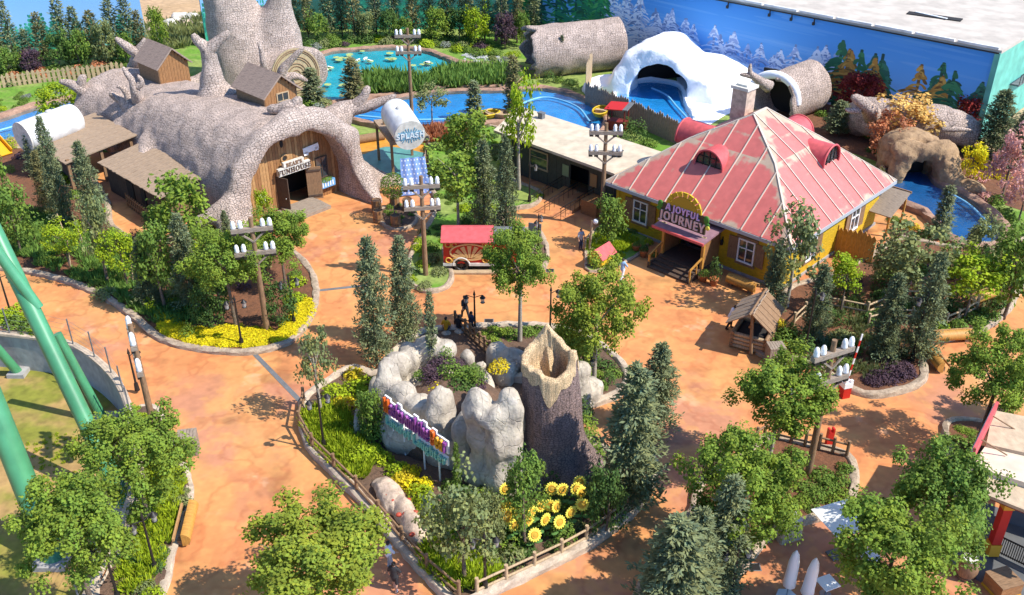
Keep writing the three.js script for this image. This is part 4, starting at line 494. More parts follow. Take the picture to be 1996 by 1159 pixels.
// ---------- lean-to sheds along the log ----------
{
  const a = 45.8 * PI / 180, s = thing('lean_to_shed', 'lean-to shed of dark planks under a shingle roof against the log', 'shed', [-17.3, 0, -72], a);
  for (let i = 0; i < 32; i++) part('roof_board', bx(4.5 + 0.12 * hash(i, 4, 4), 0.09, 0.315, -7.4, 3.12 + (i % 2) * 0.02, -14.0 + i * 0.32, 0, (hash(i, 1, 1) - 0.5) * 0.02, 0.16), M.roofWood, s);
  for (let z = -14; z < -4.2; z += 0.42) part('wall_plank', bx(0.08, 2.5, 0.4, -9.0 + (Math.round(z * 100) % 2) * 0.02, 1.25, z), M.darkWood, s); part('end_wall', [bx(3.2, 2.6, 0.1, -7.3, 1.3, -4.3), bx(3.2, 2.6, 0.1, -7.3, 1.3, -14)], M.wood, s); part('doorway', bx(0.1, 2.1, 1.1, -9.06, 1.05, -10.2), M.dark, s); part('window', bx(0.1, 1.4, 0.7, -9.07, 1.5, -8), M.dark, s);
  const s2 = thing('ride_station_roof', 'wide tan plank roof behind the lean-to shed', 'shed', [-17.3, 0, -72], a);
  for (let i = 0; i < 16; i++) part('roof_board', bx(6.6, 0.1, 0.52, -8.3, 3.0 + (i % 2) * 0.02, -23.8 + i * 0.5, 0, 0, 0.11), M.roofWood, s2); for (const [x, z] of [[-11.2, -23], [-11.2, -16.4], [-5.6, -23], [-5.6, -16.4], [-8.3, -16.4]]) part('post', bx(0.24, 2.9, 0.24, x, 1.4, z), M.wood, s2); part('back_wall', bx(0.1, 2.4, 7, -10.8, 1.2, -20), M.darkWood, s2);
  const fe = thing('lattice_fence', 'low wooden lattice fence in front of the lean-to shed', 'fence'); const A = [-31.34,-72.38], B = [-28.11,-68.79]; for (let i = 0; i <= 12; i++) { const t = i / 12; part('picket', bx(0.1, 1.2, 0.06, mix(A[0], B[0], t), 0.6, mix(A[1], B[1], t), 0, -0.6, 0), M.wood, fe); } part('rail', [beam([A[0], 1.0, A[1]], [B[0], 1.0, B[1]], 0.07, 0.1), beam([A[0], 0.4, A[1]], [B[0], 0.4, B[1]], 0.07, 0.1)], M.wood, fe);
}
// ---------- white jars ----------
function jar(label, p, turn, L, r, words, tilt) {
  const j = thing('giant_jar', label, 'jar', p, turn), q = new THREE.Group(); q.name = 'jar_body'; j.add(q); q.rotation.x = tilt; const pr = []; for (const [x, y] of [[0, 0], [0.9, 0.0], [0.98, 0.05], [1, 0.14], [1, 0.9], [0.94, 0.97], [0.8, 1], [0, 1]]) pr.push(new THREE.Vector2(x * r, y * L)); const g = new THREE.LatheGeometry(pr, 32); g.rotateX(-PI / 2); part('shell', g, M.white, q); part('knob', [ball(0.34, 0, r * 0.98, -L * 0.55, 1.2, 0.6, 1)], M.offWhite, q);
  part('end_disc', cyl(r * 1.02, r * 1.02, 0.12, 0, 0, 0.02, 32, PI / 2), M.offWhite, q);
  if (words) { const t = textGeo(words, 0.5, 0.04), b = t.boundingBox; t.translate(-(b.max.x + b.min.x) / 2, -0.25, 0.1); part('lettering', t, mat([0.70, 0.74, 0.76], 0.5), q); const rays = []; for (let i = 0; i < 26; i++) { const a = i / 26 * 2 * PI, w = 0.9 + 0.1 * (i % 2); rays.push(bx(0.09, 0.26 + 0.12 * (i % 3), 0.03, Math.cos(a) * 0.92 * w, Math.sin(a) * 0.46 * w, 0.09, 0, 0, a - PI / 2)); } part('splash_mark', rays, mat([0.13, 0.30, 0.42], 0.6), q); part('splash_ground', [bx(1.75, 0.72, 0.02, 0, 0, 0.085)], mat([0.32, 0.5, 0.6], 0.6), q); }
  return j;
}
jar('white jar lying on the splash platform with a lettered end disc', [-8.39,4.85,-75.77], 0.38, 4.6, 1.28, 'SPLASH', 0.12);
jar('white jar lying over the left channel beside the tan roof', [-41.59,3.6,-78.42], -0.62, 5.2, 1.35, null, 0.05);
{ // splash platform under the jar
  const s = thing('splash_platform', 'wooden post platform carrying the white jar', 'platform', [-8.84,-78.44], 0.38);
  part('deck', [bx(3.4, 0.3, 5.4, 0, 3.55, -2.3)], M.roofWood, s); part('fascia', bx(3.5, 0.4, 0.12, 0, 3.5, 0.44), M.greyWood, s); for (const [x, z] of [[-1.55, 0.2], [1.55, 0.2], [-1.55, -4.6], [1.55, -4.6]]) part('post', bx(0.2, 3.4, 0.2, x, 1.7, z), M.wood, s); part('cradle', [bx(2.4, 0.3, 0.3, 0, 3.8, -0.6), bx(2.4, 0.3, 0.3, 0, 3.8, -3.6)], M.wood, s);
  const dots = canvasTex(256, 256, (c) => { c.fillStyle = '#86a6e4'; c.fillRect(0, 0, 256, 256); c.fillStyle = '#f2f6ff'; for (let i = 0; i < 8; i++) for (let k = 0; k < 8; k++) { c.beginPath(); c.arc(16 + i * 32 + (k % 2) * 16, 16 + k * 32, 6, 0, 7); c.fill(); } });
  const g = new THREE.PlaneGeometry(2.5, 3.2, 30, 12), p = g.attributes.position; for (let i = 0; i < p.count; i++) { const x = p.getX(i), y = p.getY(i); p.setZ(i, 0.045 * Math.sin(x * 7 + y * 0.4) + 0.25 * (1.6 - y) * 0.3); p.setX(i, x * (1 - 0.06 * (y + 1.6)) + 0.15 * (1.6 - y) * 0.3); } g.computeVertexNormals();
  const cl = tag(raw(numbered('dotted_cloth'), g, new THREE.MeshStandardMaterial({ map: dots, roughness: 0.9, side: THREE.DoubleSide }), scene), 'blue cloth with white dots hanging below the white jar', 'cloth'); cl.position.set(-8.15,1.75,-74.61); cl.rotation.y = 0.25;
  struct('splash_pad', flat(polyOf([-14,-83.6, -11.76,-85.36, -9.39,-84.6, -7.52,-83.6, -7.23,-78.33, -8.67,-76.47, -11.86,-77.56, -13.17,-79.11]), 0.016), mat([0.10, 0.30, 0.28], 0.5, { map: T.grain, tile: 4 })); struct('splash_pad_edge', flat(polyOf([-14.73,-86.13, -12.12,-87.71, -7.89,-86.65, -7.33,-83.6, -9.39,-84.6, -11.76,-85.36, -13.97,-83.35]), 0.02), mat([0.62, 0.28, 0.03], 0.6, { map: T.grain, tile: 4 }));
  const lo = thing('edge_log', 'brown log lying along the back edge of the splash pad', 'log'); part('log_body', bar([-14.48,0.35,-86.28], [-12.15,0.35,-87.33], 0.42, 0.42, 14), M.wood, lo); part('cut_end', [cyl(0.4, 0.4, 0.06, ...[-12.15,0.35,-87.33], 14, 0, 0, PI / 2)], M.paleWood, lo);
}
// ---------- red show wagon ----------
{
  const w = thing('show_wagon', 'red show wagon with gold scroll panel and pink roof', 'wagon', [-2.58,-61.32], 0.0);
  part('body', bx(4.6, 1.75, 2.1, 0, 1.55, -1.1), M.red, w); part('rear_end', bx(1.1, 1.6, 2.0, 2.85, 1.5, -1.1), M.red, w);
  for (const s of [-1, 1]) { part('roof_slope', bx(3.7, 0.1, 1.55, -0.6, 2.8, -1.1 + s * 0.66, s * 0.42, 0, 0), M.pinkRed, w, s > 0 ? 'pink front roof slope' : undefined); part('rear_roof_slope', bx(2.2, 0.1, 1.5, 2.4, 2.72, -1.1 + s * 0.64, s * 0.42, 0, 0), M.grey, w); }
  part('gable', [prism([[-1.05, 0], [1.05, 0], [0, 0.55]], 4.5).rotateY(PI / 2).translate(-2.25, 2.42, -1.1)], M.darkRed, w);
  const panel = part('gold_panel', (() => { const s = new THREE.Shape(); s.absellipse(0, 0, 1.42, 0.68, 0, 2 * PI); const h = new THREE.Path(); h.absellipse(0, 0, 1.3, 0.57, 0, 2 * PI); s.holes.push(h); return new THREE.ExtrudeGeometry(s, { depth: 0.06, bevelEnabled: false, curveSegments: 30 }).translate(-0.45, 1.6, -0.04); })(), mat([0.66, 0.4, 0.16], 0.6), w);
  for (let i = 0; i < 7; i++) { const a = PI * (0.08 + 0.84 * i / 6), x = Math.cos(a), y = Math.sin(a); const p0 = [-0.45 + x * 0.25, 1.12], p1 = [-0.45 + x * 1.2, 1.12 + y * 0.98 + 0.0], nx = -y * 0.16, ny = x * 0.16; part('gold_ray', prism([[p0[0] - nx * 0.3, p0[1] - ny * 0.3], [p1[0] - nx, p1[1] - ny], [p1[0] + nx, p1[1] + ny], [p0[0] + nx * 0.3, p0[1] + ny * 0.3]], 0.04).translate(0, 0, -0.04), mat([0.62, 0.38, 0.15], 0.6), w); }
  for (const [x, y, s] of [[-1.95, 2.2, 1], [1.05, 2.2, -1], [-1.95, 0.95, 1], [1.05, 0.95, -1]]) part('scroll', [place(new THREE.TorusGeometry(0.2, 0.06, 6, 16), x, y, -0.02), place(new THREE.TorusGeometry(0.15, 0.05, 6, 16, 4.5), x + s * 0.42, y, -0.02), bx(0.5, 0.07, 0.06, x + s * 0.2, y - 0.17, -0.02)], mat([0.62, 0.34, 0.06], 0.6), w);
  part('skirt', [bx(2.9, 0.22, 0.1, 0.95, 0.62, -0.02), bx(0.9, 0.22, 0.1, -1.9, 0.62, -0.02)], M.offWhite, w);
  for (const z of [-0.1, -2.1]) { const wh = part('wheel', place(new THREE.TorusGeometry(0.42, 0.12, 8, 22), -1.05, 0.54, z), M.black, w); part('wheel_hub', [cyl(0.14, 0.14, 0.16, -1.05, 0.54, z, 10, PI / 2), ...[0, 1, 2, 3].map((k) => bx(0.06, 0.8, 0.06, -1.05, 0.54, z, 0, 0, k * PI / 4))], M.iron, wh); } part('fender', place(new THREE.TorusGeometry(0.6, 0.07, 6, 18, PI), -1.05, 0.54, -0.02), M.offWhite, w); part('chassis', [bx(4.4, 0.2, 1.6, 0, 0.5, -1.1)], M.iron, w); part('sill', bx(4.6, 0.14, 0.5, 0.1, 0.1, 0.15), M.paleWood, w); part('support', [bx(0.12, 0.6, 0.12, 1.9, 0.3, -0.4), bx(0.12, 0.6, 0.12, 1.9, 0.3, -1.8)], M.iron, w);
  const k = thing('menu_stand', 'grey slanted panel stand behind the round-crowned tree by the wagon', 'stand', [1.72,-66.32], -0.3); part('panel', bx(1.0, 1.1, 0.12, 0, 0.85, 0, -0.15, 0, 0), M.grey, k); part('foot', bx(0.8, 0.35, 0.4, 0, 0.17, 0), M.grey, k);
}
// ---------- rock island: boulders, stump, sign ----------
{
  const B = [[-6.77,-43.27,4.51,0.87], [-5.73,-42.23,3.67,0.77], [-4.75,-41.61,3.32,0.82], [-3.73,-40.5,4.4,0.8], [-2.52,-39.67,3.98,0.74], [-1.59,-38.58,5.92,0.74], [-0.79,-38.19,5.41,0.77], [-0.21,-38.38,6.25,0.84], [-6.53,-45.41,3.57,0.81], [-5.85,-46.16,3.56,0.77], [-4.84,-46.67,3.99,0.83], [-3.8,-46.41,3.67,0.83], [-2.7,-46.16,3.21,0.77], [-1.79,-45.66,2.91,0.73], [-0.71,-47.7,1.23,0.92], [3.59,-44.92,3.14,0.87], [1.45,-48.24,1.67,0.92], [0.06,-48.78,1.68,0.93], [-0.72,-49.32,1.62,0.87], [-7.45,-44.92,2.33,0.67], [-8.75,-42.59,1.56,0.84], [4.53,-45.66,1.46,0.74], [3.08,-47.97,1.85,0.76], [-3.08,-40,2.07,0.67], [0.05,-39.18,2.72,0.66]];
  const cx = -2.2, cz = -43.5, isl = thing('rock_outcrop', 'grey sculpted rock outcrop ringed with boulders in the island', 'rock', [cx, 0, cz]);
  const fr = (x, y, z) => { let d = 9; for (const [bx0, bz, h, r] of B) { const t = clamp(y / Math.max(h, 0.5)), lean = 0.5 * (noise(bx0, bz, 3) - 0.5); const c = capD(x + cx, y, z + cz, [bx0, -0.5, bz], [bx0 + lean, Math.max(0.1, h - r * 0.8), bz - 0.2], r * 1.0, r * 0.82); d = smin(d, c, 0.14); } d = smin(d, ellD(x + cx, y, z + cz, [-3.5,0.2,-42.88], [3.9, 2.6, 3.0]), 0.4);
    const X = x + cx, Z = z + cz; const strata = 0.09 * Math.sin(y * 3.2 + 3 * fbm(X * 0.5, y * 0.3, Z * 0.5, 2)); return d + (fbm(X * 0.8, y * 0.38, Z * 0.8, 4) - 0.5) * 1.15 + strata + 0.12 * Math.abs(noise(X * 2.1, y * 0.6, Z * 2.1) - 0.5); };
  part('rock_mass', nets(fr, [-6.5, -0.3, -8.5], [8.8, 7.2, 7], 0.16), M.rock, isl);
  const sp = struct('island_soil_mound', (() => { const g = new THREE.SphereGeometry(3.3, 24, 12, 0, 2 * PI, 0, PI / 2); g.scale(1.05, 0.93, 0.95); g.translate(-3.31,0.2,-42.97); return g; })(), M.soil);
  const pw = pool('rock_pool', [-0.73,-49.49, 0.06,-50.16, 1.01,-49.83, 1.18,-48.24, 0.21,-47.55, -0.71,-48.24], M.basinBlue, 0.3, M.rock, 0.8, 0.6, 31);
}
{
  const s = thing('tree_stump', 'tall hollow tree stump with a pale splintered rim', 'stump', [2.27,-39.67]);
  const K = 72, H = 6.9, rad = (a, y) => { const t = y / H, root = Math.pow(Math.max(0, 1 - t * 2.4), 2) * (0.95 + 0.55 * Math.cos(a * 5 + 0.6) + 0.25 * Math.cos(a * 3 + 2)); return (1.75 - 0.45 * t) + root * 0.95 + 0.09 * Math.sin(a * 22 + y * 0.6) * 0.3 + 0.22 * (fbm(Math.cos(a) * 2 + 5, Math.sin(a) * 2, y * 0.4, 3) - 0.5); };
  const lean = (y) => -0.06 * y, rim = (a) => H + 0.3 - 0.3 * Math.sin(a) + 0.1 * Math.sin(a * 3 + 1) + 0.42 * (fbm(Math.cos(a) * 4, Math.sin(a) * 4, 1, 3) - 0.4) + 0.55 * Math.exp(-Math.pow((a - 0.25) / 0.22, 2)) + 0.75 * Math.exp(-Math.pow((((a + PI * 2) % (2 * PI)) - 4.75) / 0.4, 2)), drip = (a) => rim(a) - 0.42 - 0.5 * noise(Math.cos(a) * 5 + 2, Math.sin(a) * 5, 6) - 1.1 * Math.max(0, 1 - Math.abs(a - PI / 2 - 0.05) / 0.36);
  const pt = (a, y, off = 0) => [Math.cos(a) * (rad(a, y) + off) + lean(y), y, Math.sin(a) * (rad(a, y) + off)];
  const grid = (rows, f) => { const pos = [], idx = []; for (let i = 0; i <= rows; i++) for (let k = 0; k < K; k++) pos.push(...f(k / K * 2 * PI, i / rows)); for (let i = 0; i < rows; i++) for (let k = 0; k < K; k++) { const a = i * K + k, b = i * K + (k + 1) % K; idx.push(a, a + K, b, b, a + K, b + K); } const g = new THREE.BufferGeometry(); g.setAttribute('position', new THREE.Float32BufferAttribute(pos, 3)); g.setIndex(idx); g.computeVertexNormals(); return g; };
  part('bark_shell', grid(44, (a, t) => pt(a, -0.1 + t * (drip(a) + 0.1))), M.stumpBark, s);
  part('splintered_rim', grid(22, (a, t) => { if (t < 0.4) return pt(a, mix(drip(a) - 0.05, rim(a), t / 0.4), 0.05); const q = (t - 0.4) / 0.6, y = rim(a) - (q < 0.15 ? 0 : (q - 0.15) * 3.0), r = Math.max(0.05, rad(a, y) - Math.min(0.3, q * 2) - Math.max(0, q - 0.55) * 2.4); return [Math.cos(a) * r + lean(y), y, Math.sin(a) * r]; }), M.cutWood, s);
  part('bare_patch', ball(0.5, -1.72, 3.6, 0.65, 0.25, 1.2, 0.6, 12), M.cutWood, s);
}
{
  const A = [-6.76,-41.79], Bp = [-3.22,-38.15], L = Math.hypot(Bp[0] - A[0], Bp[1] - A[1]), an = -Math.atan2(Bp[1] - A[1], Bp[0] - A[0]);
  const s = thing('letter_sign', 'two-line sign of coloured standing letters on white posts', 'sign', [A[0], 0.25, A[1]], an);
  for (const t of [0.12, 0.3, 0.62, 0.86]) part('post', bar([t * L, 0, 0], [t * L, 1.55, 0], 0.05), M.brightWhite, s);
  const cols = { M: M.orange, B: M.orange, e: M.gold, a: M.gold, r: M.purple }, line = (str, size, y, pick, x0, w) => { const gs = [...str].map((ch) => (ch === ' ' ? null : textGeo(ch, size, 0.16))); const adv = [...str].map((ch, i) => (gs[i] ? gs[i].boundingBox.max.x + 0.045 : size * 0.3)), sum = adv.reduce((p, q) => p + q, 0), k = w / sum; let x = x0; [...str].forEach((ch, i) => { if (gs[i]) { const g = gs[i], b = g.boundingBox.clone(); g.scale(k, 1, 1); g.translate(x, y, 0); part('letter', g, pick(ch, i), s); const bb = bx((b.max.x - b.min.x) * k + 0.09, b.max.y - b.min.y + 0.1, 0.1, x + (b.max.x + b.min.x) / 2 * k, y + (b.max.y + b.min.y) / 2, -0.06); part('letter_back', bb, M.brightWhite, s); } x += adv[i] * k; }); };
  line('Masha and the Bear', 0.9, 2.2, (c, i) => (i === 0 || i === 14 ? M.orange : i === 15 || i === 16 ? M.gold : M.purple), 0, L);
  line('Land of Laughter', 0.56, 1.42, () => M.mint, 0.1, L * 0.97);
}
// ---------- rail fences ----------
function railFence(label, pts, h, m, group, rails = [0.45, 0.9], step = 2.2) { const f = thing('rail_fence', label, 'fence', [0, 0, 0], 0, group), p = smooth(pts, false, step); p.forEach((q) => part('post', cyl(0.09, 0.1, h + 0.15, q.x, (h + 0.15) / 2, q.y, 8), m, f)); for (let i = 0; i < p.length - 1; i++) for (const t of rails) part('rail', bar([p[i].x, t * h, p[i].y], [p[i + 1].x, t * h, p[i + 1].y], 0.065, 0.06, 7), m, f); }
railFence('round-pole rail fence along the left edge of the rock island', pairs([-11.99,-45.41, -11.64,-42.59, -9.76,-40.08, -7.8,-37.69, -5.81,-34.99, -4,-32.53, -2.37,-30.81]), 1.15, M.wood);
railFence('sunlit rail fence along the lower right edge of the rock island', pairs([-1.57,-31.02, 0.28,-32.15, 2.48,-33.53, 4.42,-35.06, 6.13,-37.04, 7.24,-39.1]), 1.1, M.paleWood);
railFence('short rail fence beside the seated people above the rocks', pairs([-3.68,-53.73, -2.73,-52.38, -1.7,-50.73, -1.04,-49.71]), 1.2, M.wood, undefined, [0.3, 0.6, 0.95], 1.1);
railFence('corner rail fence around the bed below the barrier', pairs([12.91,-41.18, 13.75,-42.23, 15.71,-41.61, 17.88,-40.62]), 1.1, M.wood, undefined, [0.45, 0.9], 1.9);
railFence('wooden queue fence behind the well hut', pairs([18.3,-53.73, 20.84,-56.32, 23.21,-55.01, 26.62,-57, 29.5,-56.32]), 1.1, M.paleWood);
railFence('wooden queue fence in front of the right trees', pairs([23.15,-53.73, 25.82,-54.68, 27.83,-53.73, 30.96,-55.66]), 1.0, M.paleWood);
function picketFence(label, list, h, w, gap, m, seed) { const f = thing('picket_fence', label, 'fence'), p = smooth(pairs(list), false, gap); const top = w * 0.7; p.forEach((q, i) => { if (i === p.length - 1) return; const n = p[i + 1], a = -Math.atan2(n.y - q.y, n.x - q.x), hh = h * (0.92 + 0.16 * hash(i, seed, 2)); part('picket', place(prism([[-w / 2, 0], [w / 2, 0], [w / 2, hh - top], [0, hh], [-w / 2, hh - top]], 0.05), q.x, 0, q.y, 0, a, 0), m, f); }); for (const t of [0.3, 0.75]) for (let i = 0; i + 6 < p.length; i += 6) part('rail', beam([p[i].x, h * t, p[i].y - 0.04], [p[i + 6].x, h * t, p[i + 6].y - 0.04], 0.05, 0.1), m, f); }
picketFence('pale picket fence before the conifers at upper left', [-57.85,-100.54, -55.34,-102.24, -51.21,-104.33, -46.67,-105.77, -43.17,-107.25], 1.5, 0.32, 0.5, M.paleWood, 1);
picketFence('grey palisade fence between the canal and the snow channel', [7.64,-96.98, 9.69,-94.21, 12.15,-90.72, 14.27,-87.71, 16.07,-85.1], 2.4, 0.3, 0.33, M.greyWood, 2);
picketFence('tall pale palisade stub beside the hollow log', [7.6,-97.93, 8.05,-99.88, 8.54,-102.24], 4.2, 0.35, 0.4, M.paleWood, 3);
picketFence('yellow board screen at the right side of the yellow house', [23.87,-64.31, 25.01,-63.27, 26.22,-62.09], 2.4, 0.34, 0.36, M.yellowWood, 4);
{ const g = thing('service_hatch', 'grey sheet lean-to roof behind the yellow board screen', 'roof', [28.52,-68.79], -43.8 * PI / 180); part('roof_sheet', bx(3.2, 0.1, 3.2, 0, 2.3, 0, 0.35, 0, 0), M.greyWood, g); part('fascia', bx(3.3, 0.18, 0.12, 0, 2.86, -1.5), M.wood, g); for (const [x, z] of [[-1.4, 1.2], [1.4, 1.2], [-1.4, -1.3], [1.4, -1.3]]) part('post', bx(0.14, z > 0 ? 1.8 : 2.7, 0.14, x, z > 0 ? 0.9 : 1.35, z), M.yellowWood, g); part('dark_gate', bx(2.6, 1.6, 0.08, -3.2, 0.9, 1.4), M.grey, g); }
// ---------- insulator poles ----------
function pole(label, p, h, turn, h2 = 1.6) { // two crossarms with four insulators each
  const o = thing('telegraph_pole', label, 'pole', p, turn, undefined); part('post', cyl(0.13, 0.19, h, 0, h / 2, 0, 12), M.wood, o);
  for (const y of [h - 0.75, h - 0.75 - h2]) { const a = part('crossarm', [bx(2.5, 0.26, 0.3, 0, y, 0.05), beam([-0.8, y - 0.1, 0.16], [0, y - 0.8, 0.16], 0.09, 0.1), beam([0.8, y - 0.1, 0.16], [0, y - 0.8, 0.16], 0.09, 0.1)], M.greyWood, o); for (const x of [-1.08, -0.66, 0.66, 1.08]) { const b = y + 0.13, pr = [[0, 0], [0.13, 0], [0.16, 0.1], [0.13, 0.22], [0.15, 0.3], [0.12, 0.42], [0.07, 0.52], [0, 0.54]].map((q) => new THREE.Vector2(q[0], q[1])); part('insulator', new THREE.LatheGeometry(pr, 12).translate(x, b, 0.05), M.brightWhite, a); part('lamp_bracket', bx(0.3, 0.14, 0.2, x, y - 0.2, 0.12), M.iron, a); } }
  return o;
}
pole('pole with white insulators above the yellow groundcover bed', [-15.79,0.2,-53.11], 8.1, 0.25); pole('pole with white insulators beside the red wagon', [-6.13,0.2,-60.58], 7.6, 0.15); pole('pole with white insulators rising from the pond hedge', [-10.04,0.2,-93.66], 8.6, 0.05); pole('pole with white insulators between the wing and the yellow house', [7,0.1,-68.77], 8.4, -0.05); pole('pole with white insulators in the bed beside the barrier', [15.49,0.2,-39.27], 8.3, 0.45); pole('pole with white insulators at the edge of the lower lawn', [-19.62,0.2,-42.43], 7.2, -1.15);
// ---------- lamps ----------
function lantern(x, y, z, parent) { const l = part('lantern', cyl(0.15, 0.1, 0.34, x, y + 0.05, z, 8), M.lampGlass, parent); part('lantern_cap', cyl(0.04, 0.2, 0.2, x, y + 0.32, z, 8), M.iron, l); part('lantern_base', cyl(0.16, 0.1, 0.05, x, y - 0.14, z, 8), M.iron, l); }
function lamp(label, p, h, turn, arms = 2) { const o = thing('street_lamp', label, 'lamp', p, turn); part('post', [cyl(0.05, 0.075, h, 0, h / 2, 0, 8), cyl(0.12, 0.16, 0.5, 0, 0.25, 0, 8), cyl(0.01, 0.09, 0.35, 0, h + 0.17, 0, 8)], M.iron, o); for (const s of arms === 2 ? [-1, 1] : [1]) { part('arm', [bar([0, h - 0.2, 0], [s * 0.5, h - 0.02, 0], 0.025)], M.iron, o); lantern(s * 0.52, h - 0.45, 0, o); } return o; }
lamp('lamp with two lanterns in the yellow groundcover', [-17.03,0.2,-51.48], 3.3, 0.2); lamp('lamp beside the clipped column at the left bed edge', [-14.2,0.2,-53.92], 3.4, 0.5); lamp('lamp with lanterns beside the seated people', [-2.37,0.2,-52.8], 2.9, 0); lamp('single lamp standing behind the stump rim', [2.44,0.2,-52.8], 3.2, 0.4, 1); lamp('lamp post between the wagon and the ramp', [1.95,0,-64.15], 3.0, 1.2); lamp('lamp in front of the side wing window', [1.43,0.2,-72.94], 3.2, 0.4, 1); lamp('lamp in the bed between stump and tall cedars', [4.05,0.2,-45.74], 2.9, 0.2, 1); lamp('lamp beneath the olive tree at the lower island edge', [-1.21,0.25,-31.3], 3.2, 0.1); lamp('lamp in the light green grasses left of the letter sign', [-10.16,0.25,-41.31], 3.4, 0.6); lamp('lamp in the bed beside the lower lawn bench', [-16.48,0.2,-32.46], 3.3, 0.9); lamp('lamp at the lower left edge behind the maple', [-17.58,0.2,-30.69], 3.3, 0.4); lamp('dark lamp post beside the conifers near the plum shrubs', [24.61,0.2,-49.76], 4.6, 0.3); lamp('lamp at the lower cedars beside the dark cover', [9.8,0.2,-30.83], 3.0, 0.2); lamp('lamp post near the shaded building entrance at lower right', [22.79,0,-36.12], 3.4, 0.2, 1); lamp('lamp near the left edge above the hedge', [-33.44,0,-55.53], 3.0, 0.2, 1); lamp('lamp behind the lawn fence near the insulator pole', [-22.03,0.2,-46.65], 2.6, 0.9, 1); lamp('small lamp on the right queue path', [18.18,0.2,-50.44], 4.4, 0.3, 1);
{ const o = thing('post_light', 'wooden post with a white globe lamp beside the kennel', 'lamp', [5.78,0.1,-64.45]); part('post', bar([0, 0, 0], [0.1, 2.5, 0], 0.09), M.paleWood, o); part('globe', ball(0.2, 0.35, 2.4, 0), M.brightWhite, o); part('arm', bar([0.05, 2.5, 0], [0.35, 2.5, 0], 0.03), M.iron, o); }
// ---------- benches, boxes, bins ----------
function bench(label, p, L, turn) { const o = thing('log_bench', label, 'bench', p, turn); const s = new THREE.CylinderGeometry(0.36, 0.36, L, 16, 1, false, 0, PI); s.rotateZ(PI / 2); s.rotateX(-PI / 2); s.translate(0, 0.5, 0); part('seat', [s.rotateX(PI).translate(0, 0.98, 0).scale(1, 1, 1.15)], M.yellowWood, o); part('seat_edge', bx(L * 1.01, 0.16, 0.1, 0, 0.56, -0.38), M.plankC, o); for (const x of [-L * 0.36, L * 0.36]) part('leg', bx(0.3, 0.3, 0.55, x, 0.13, 0), M.wood, o); }
bench('yellow log bench beside the lower lawn kerb', [-15.87,0,-35.34], 2.5, PI / 2 + 0.12); bench('yellow log bench along the right bed edge', [28.03,0,-52.26], 2.6, 0.12); bench('yellow log bench turned sideways near the plum shrubs', [25.93,0,-50.05], 3.0, -PI / 2 + 0.1); bench('shaded bench against the yellow house wall', [16.01,0,-58.96], 2.2, -43.8 * PI / 180); bench('wooden bench near the queue fence behind the pines', [31.5,0.2,-56.66], 2.4, 0.5);
function slatBox(label, p, turn, m = M.greyWood) { const o = thing('slatted_box', label, 'bin', p, turn); for (let i = 0; i < 6; i++) { const x = -0.42 + i * 0.168; part('slat', bx(0.15, 1.15, 0.05, x, 0.6, 0.42), m, o); part('slat', bx(0.15, 1.15, 0.05, x, 0.6, -0.42), m, o); part('slat', bx(0.05, 1.15, 0.13, 0.47, 0.6, x * 0.85), m, o); part('slat', bx(0.05, 1.15, 0.13, -0.47, 0.6, x * 0.85), m, o); part('top_slat', bx(0.15, 0.06, 0.9, x, 1.21, 0), m, o); } part('liner', bx(0.86, 1.1, 0.76, 0, 0.58, 0), M.dark, o); return o; }
slatBox('grey slatted box behind the maple at the lower lawn', [-17.43,0,-41.26], 0.2); slatBox('brown slatted box beside the well hut bed', [16.17,0,-49.88], 0.1, M.greyWood); for (const [i, p] of [[-10.9,0.1,-71.39], [-8.4,0.2,-71.37], [-9.5,0.2,-71.95], [-9.05,0.2,-68.39], [-10.55,0.1,-69.5]].entries()) { const b = thing('wooden_tub', ['tall wooden tub at the left of the topiary bed', 'wooden tub right of the topiary ball', 'wooden tub behind the topiary ball', 'dark wooden tub in front of the topiary ball', 'low wooden tub left of the topiary ball'][i], 'tub', p); for (let k = 0; k < 10; k++) { const a = k / 10 * 2 * PI; part('stave', bx(0.24, 0.95, 0.06, Math.cos(a) * 0.36, 0.47, Math.sin(a) * 0.36, 0, PI / 2 - a, 0), k % 2 ? M.wood : M.plankB, b); } part('hoop', place(new THREE.TorusGeometry(0.4, 0.025, 5, 18), 0, 0.25, 0, PI / 2), M.iron, b); part('fill', cyl(0.33, 0.33, 0.06, 0, 0.86, 0, 12), M.soil, b); }
{ const o = thing('stone_bin', 'pale stone bin with rounded corners near the white parasols', 'bin', [13.31,0,-34.85], 0.35); part('body', place(prism([[-0.55, -0.4], [0.55, -0.4], [0.6, -0.3], [0.6, 0.3], [0.55, 0.4], [-0.55, 0.4], [-0.6, 0.3], [-0.6, -0.3]], 1.15).rotateX(-PI / 2), 0, 0, 0), mat([0.45, 0.37, 0.29], 0.9, { map: T.rock, tile: 1.5 }), o); for (let i = 0; i < 4; i++) part('top_slat', bx(1.0, 0.07, 0.14, 0, 1.2, -0.27 + i * 0.18), M.offWhite, o); }
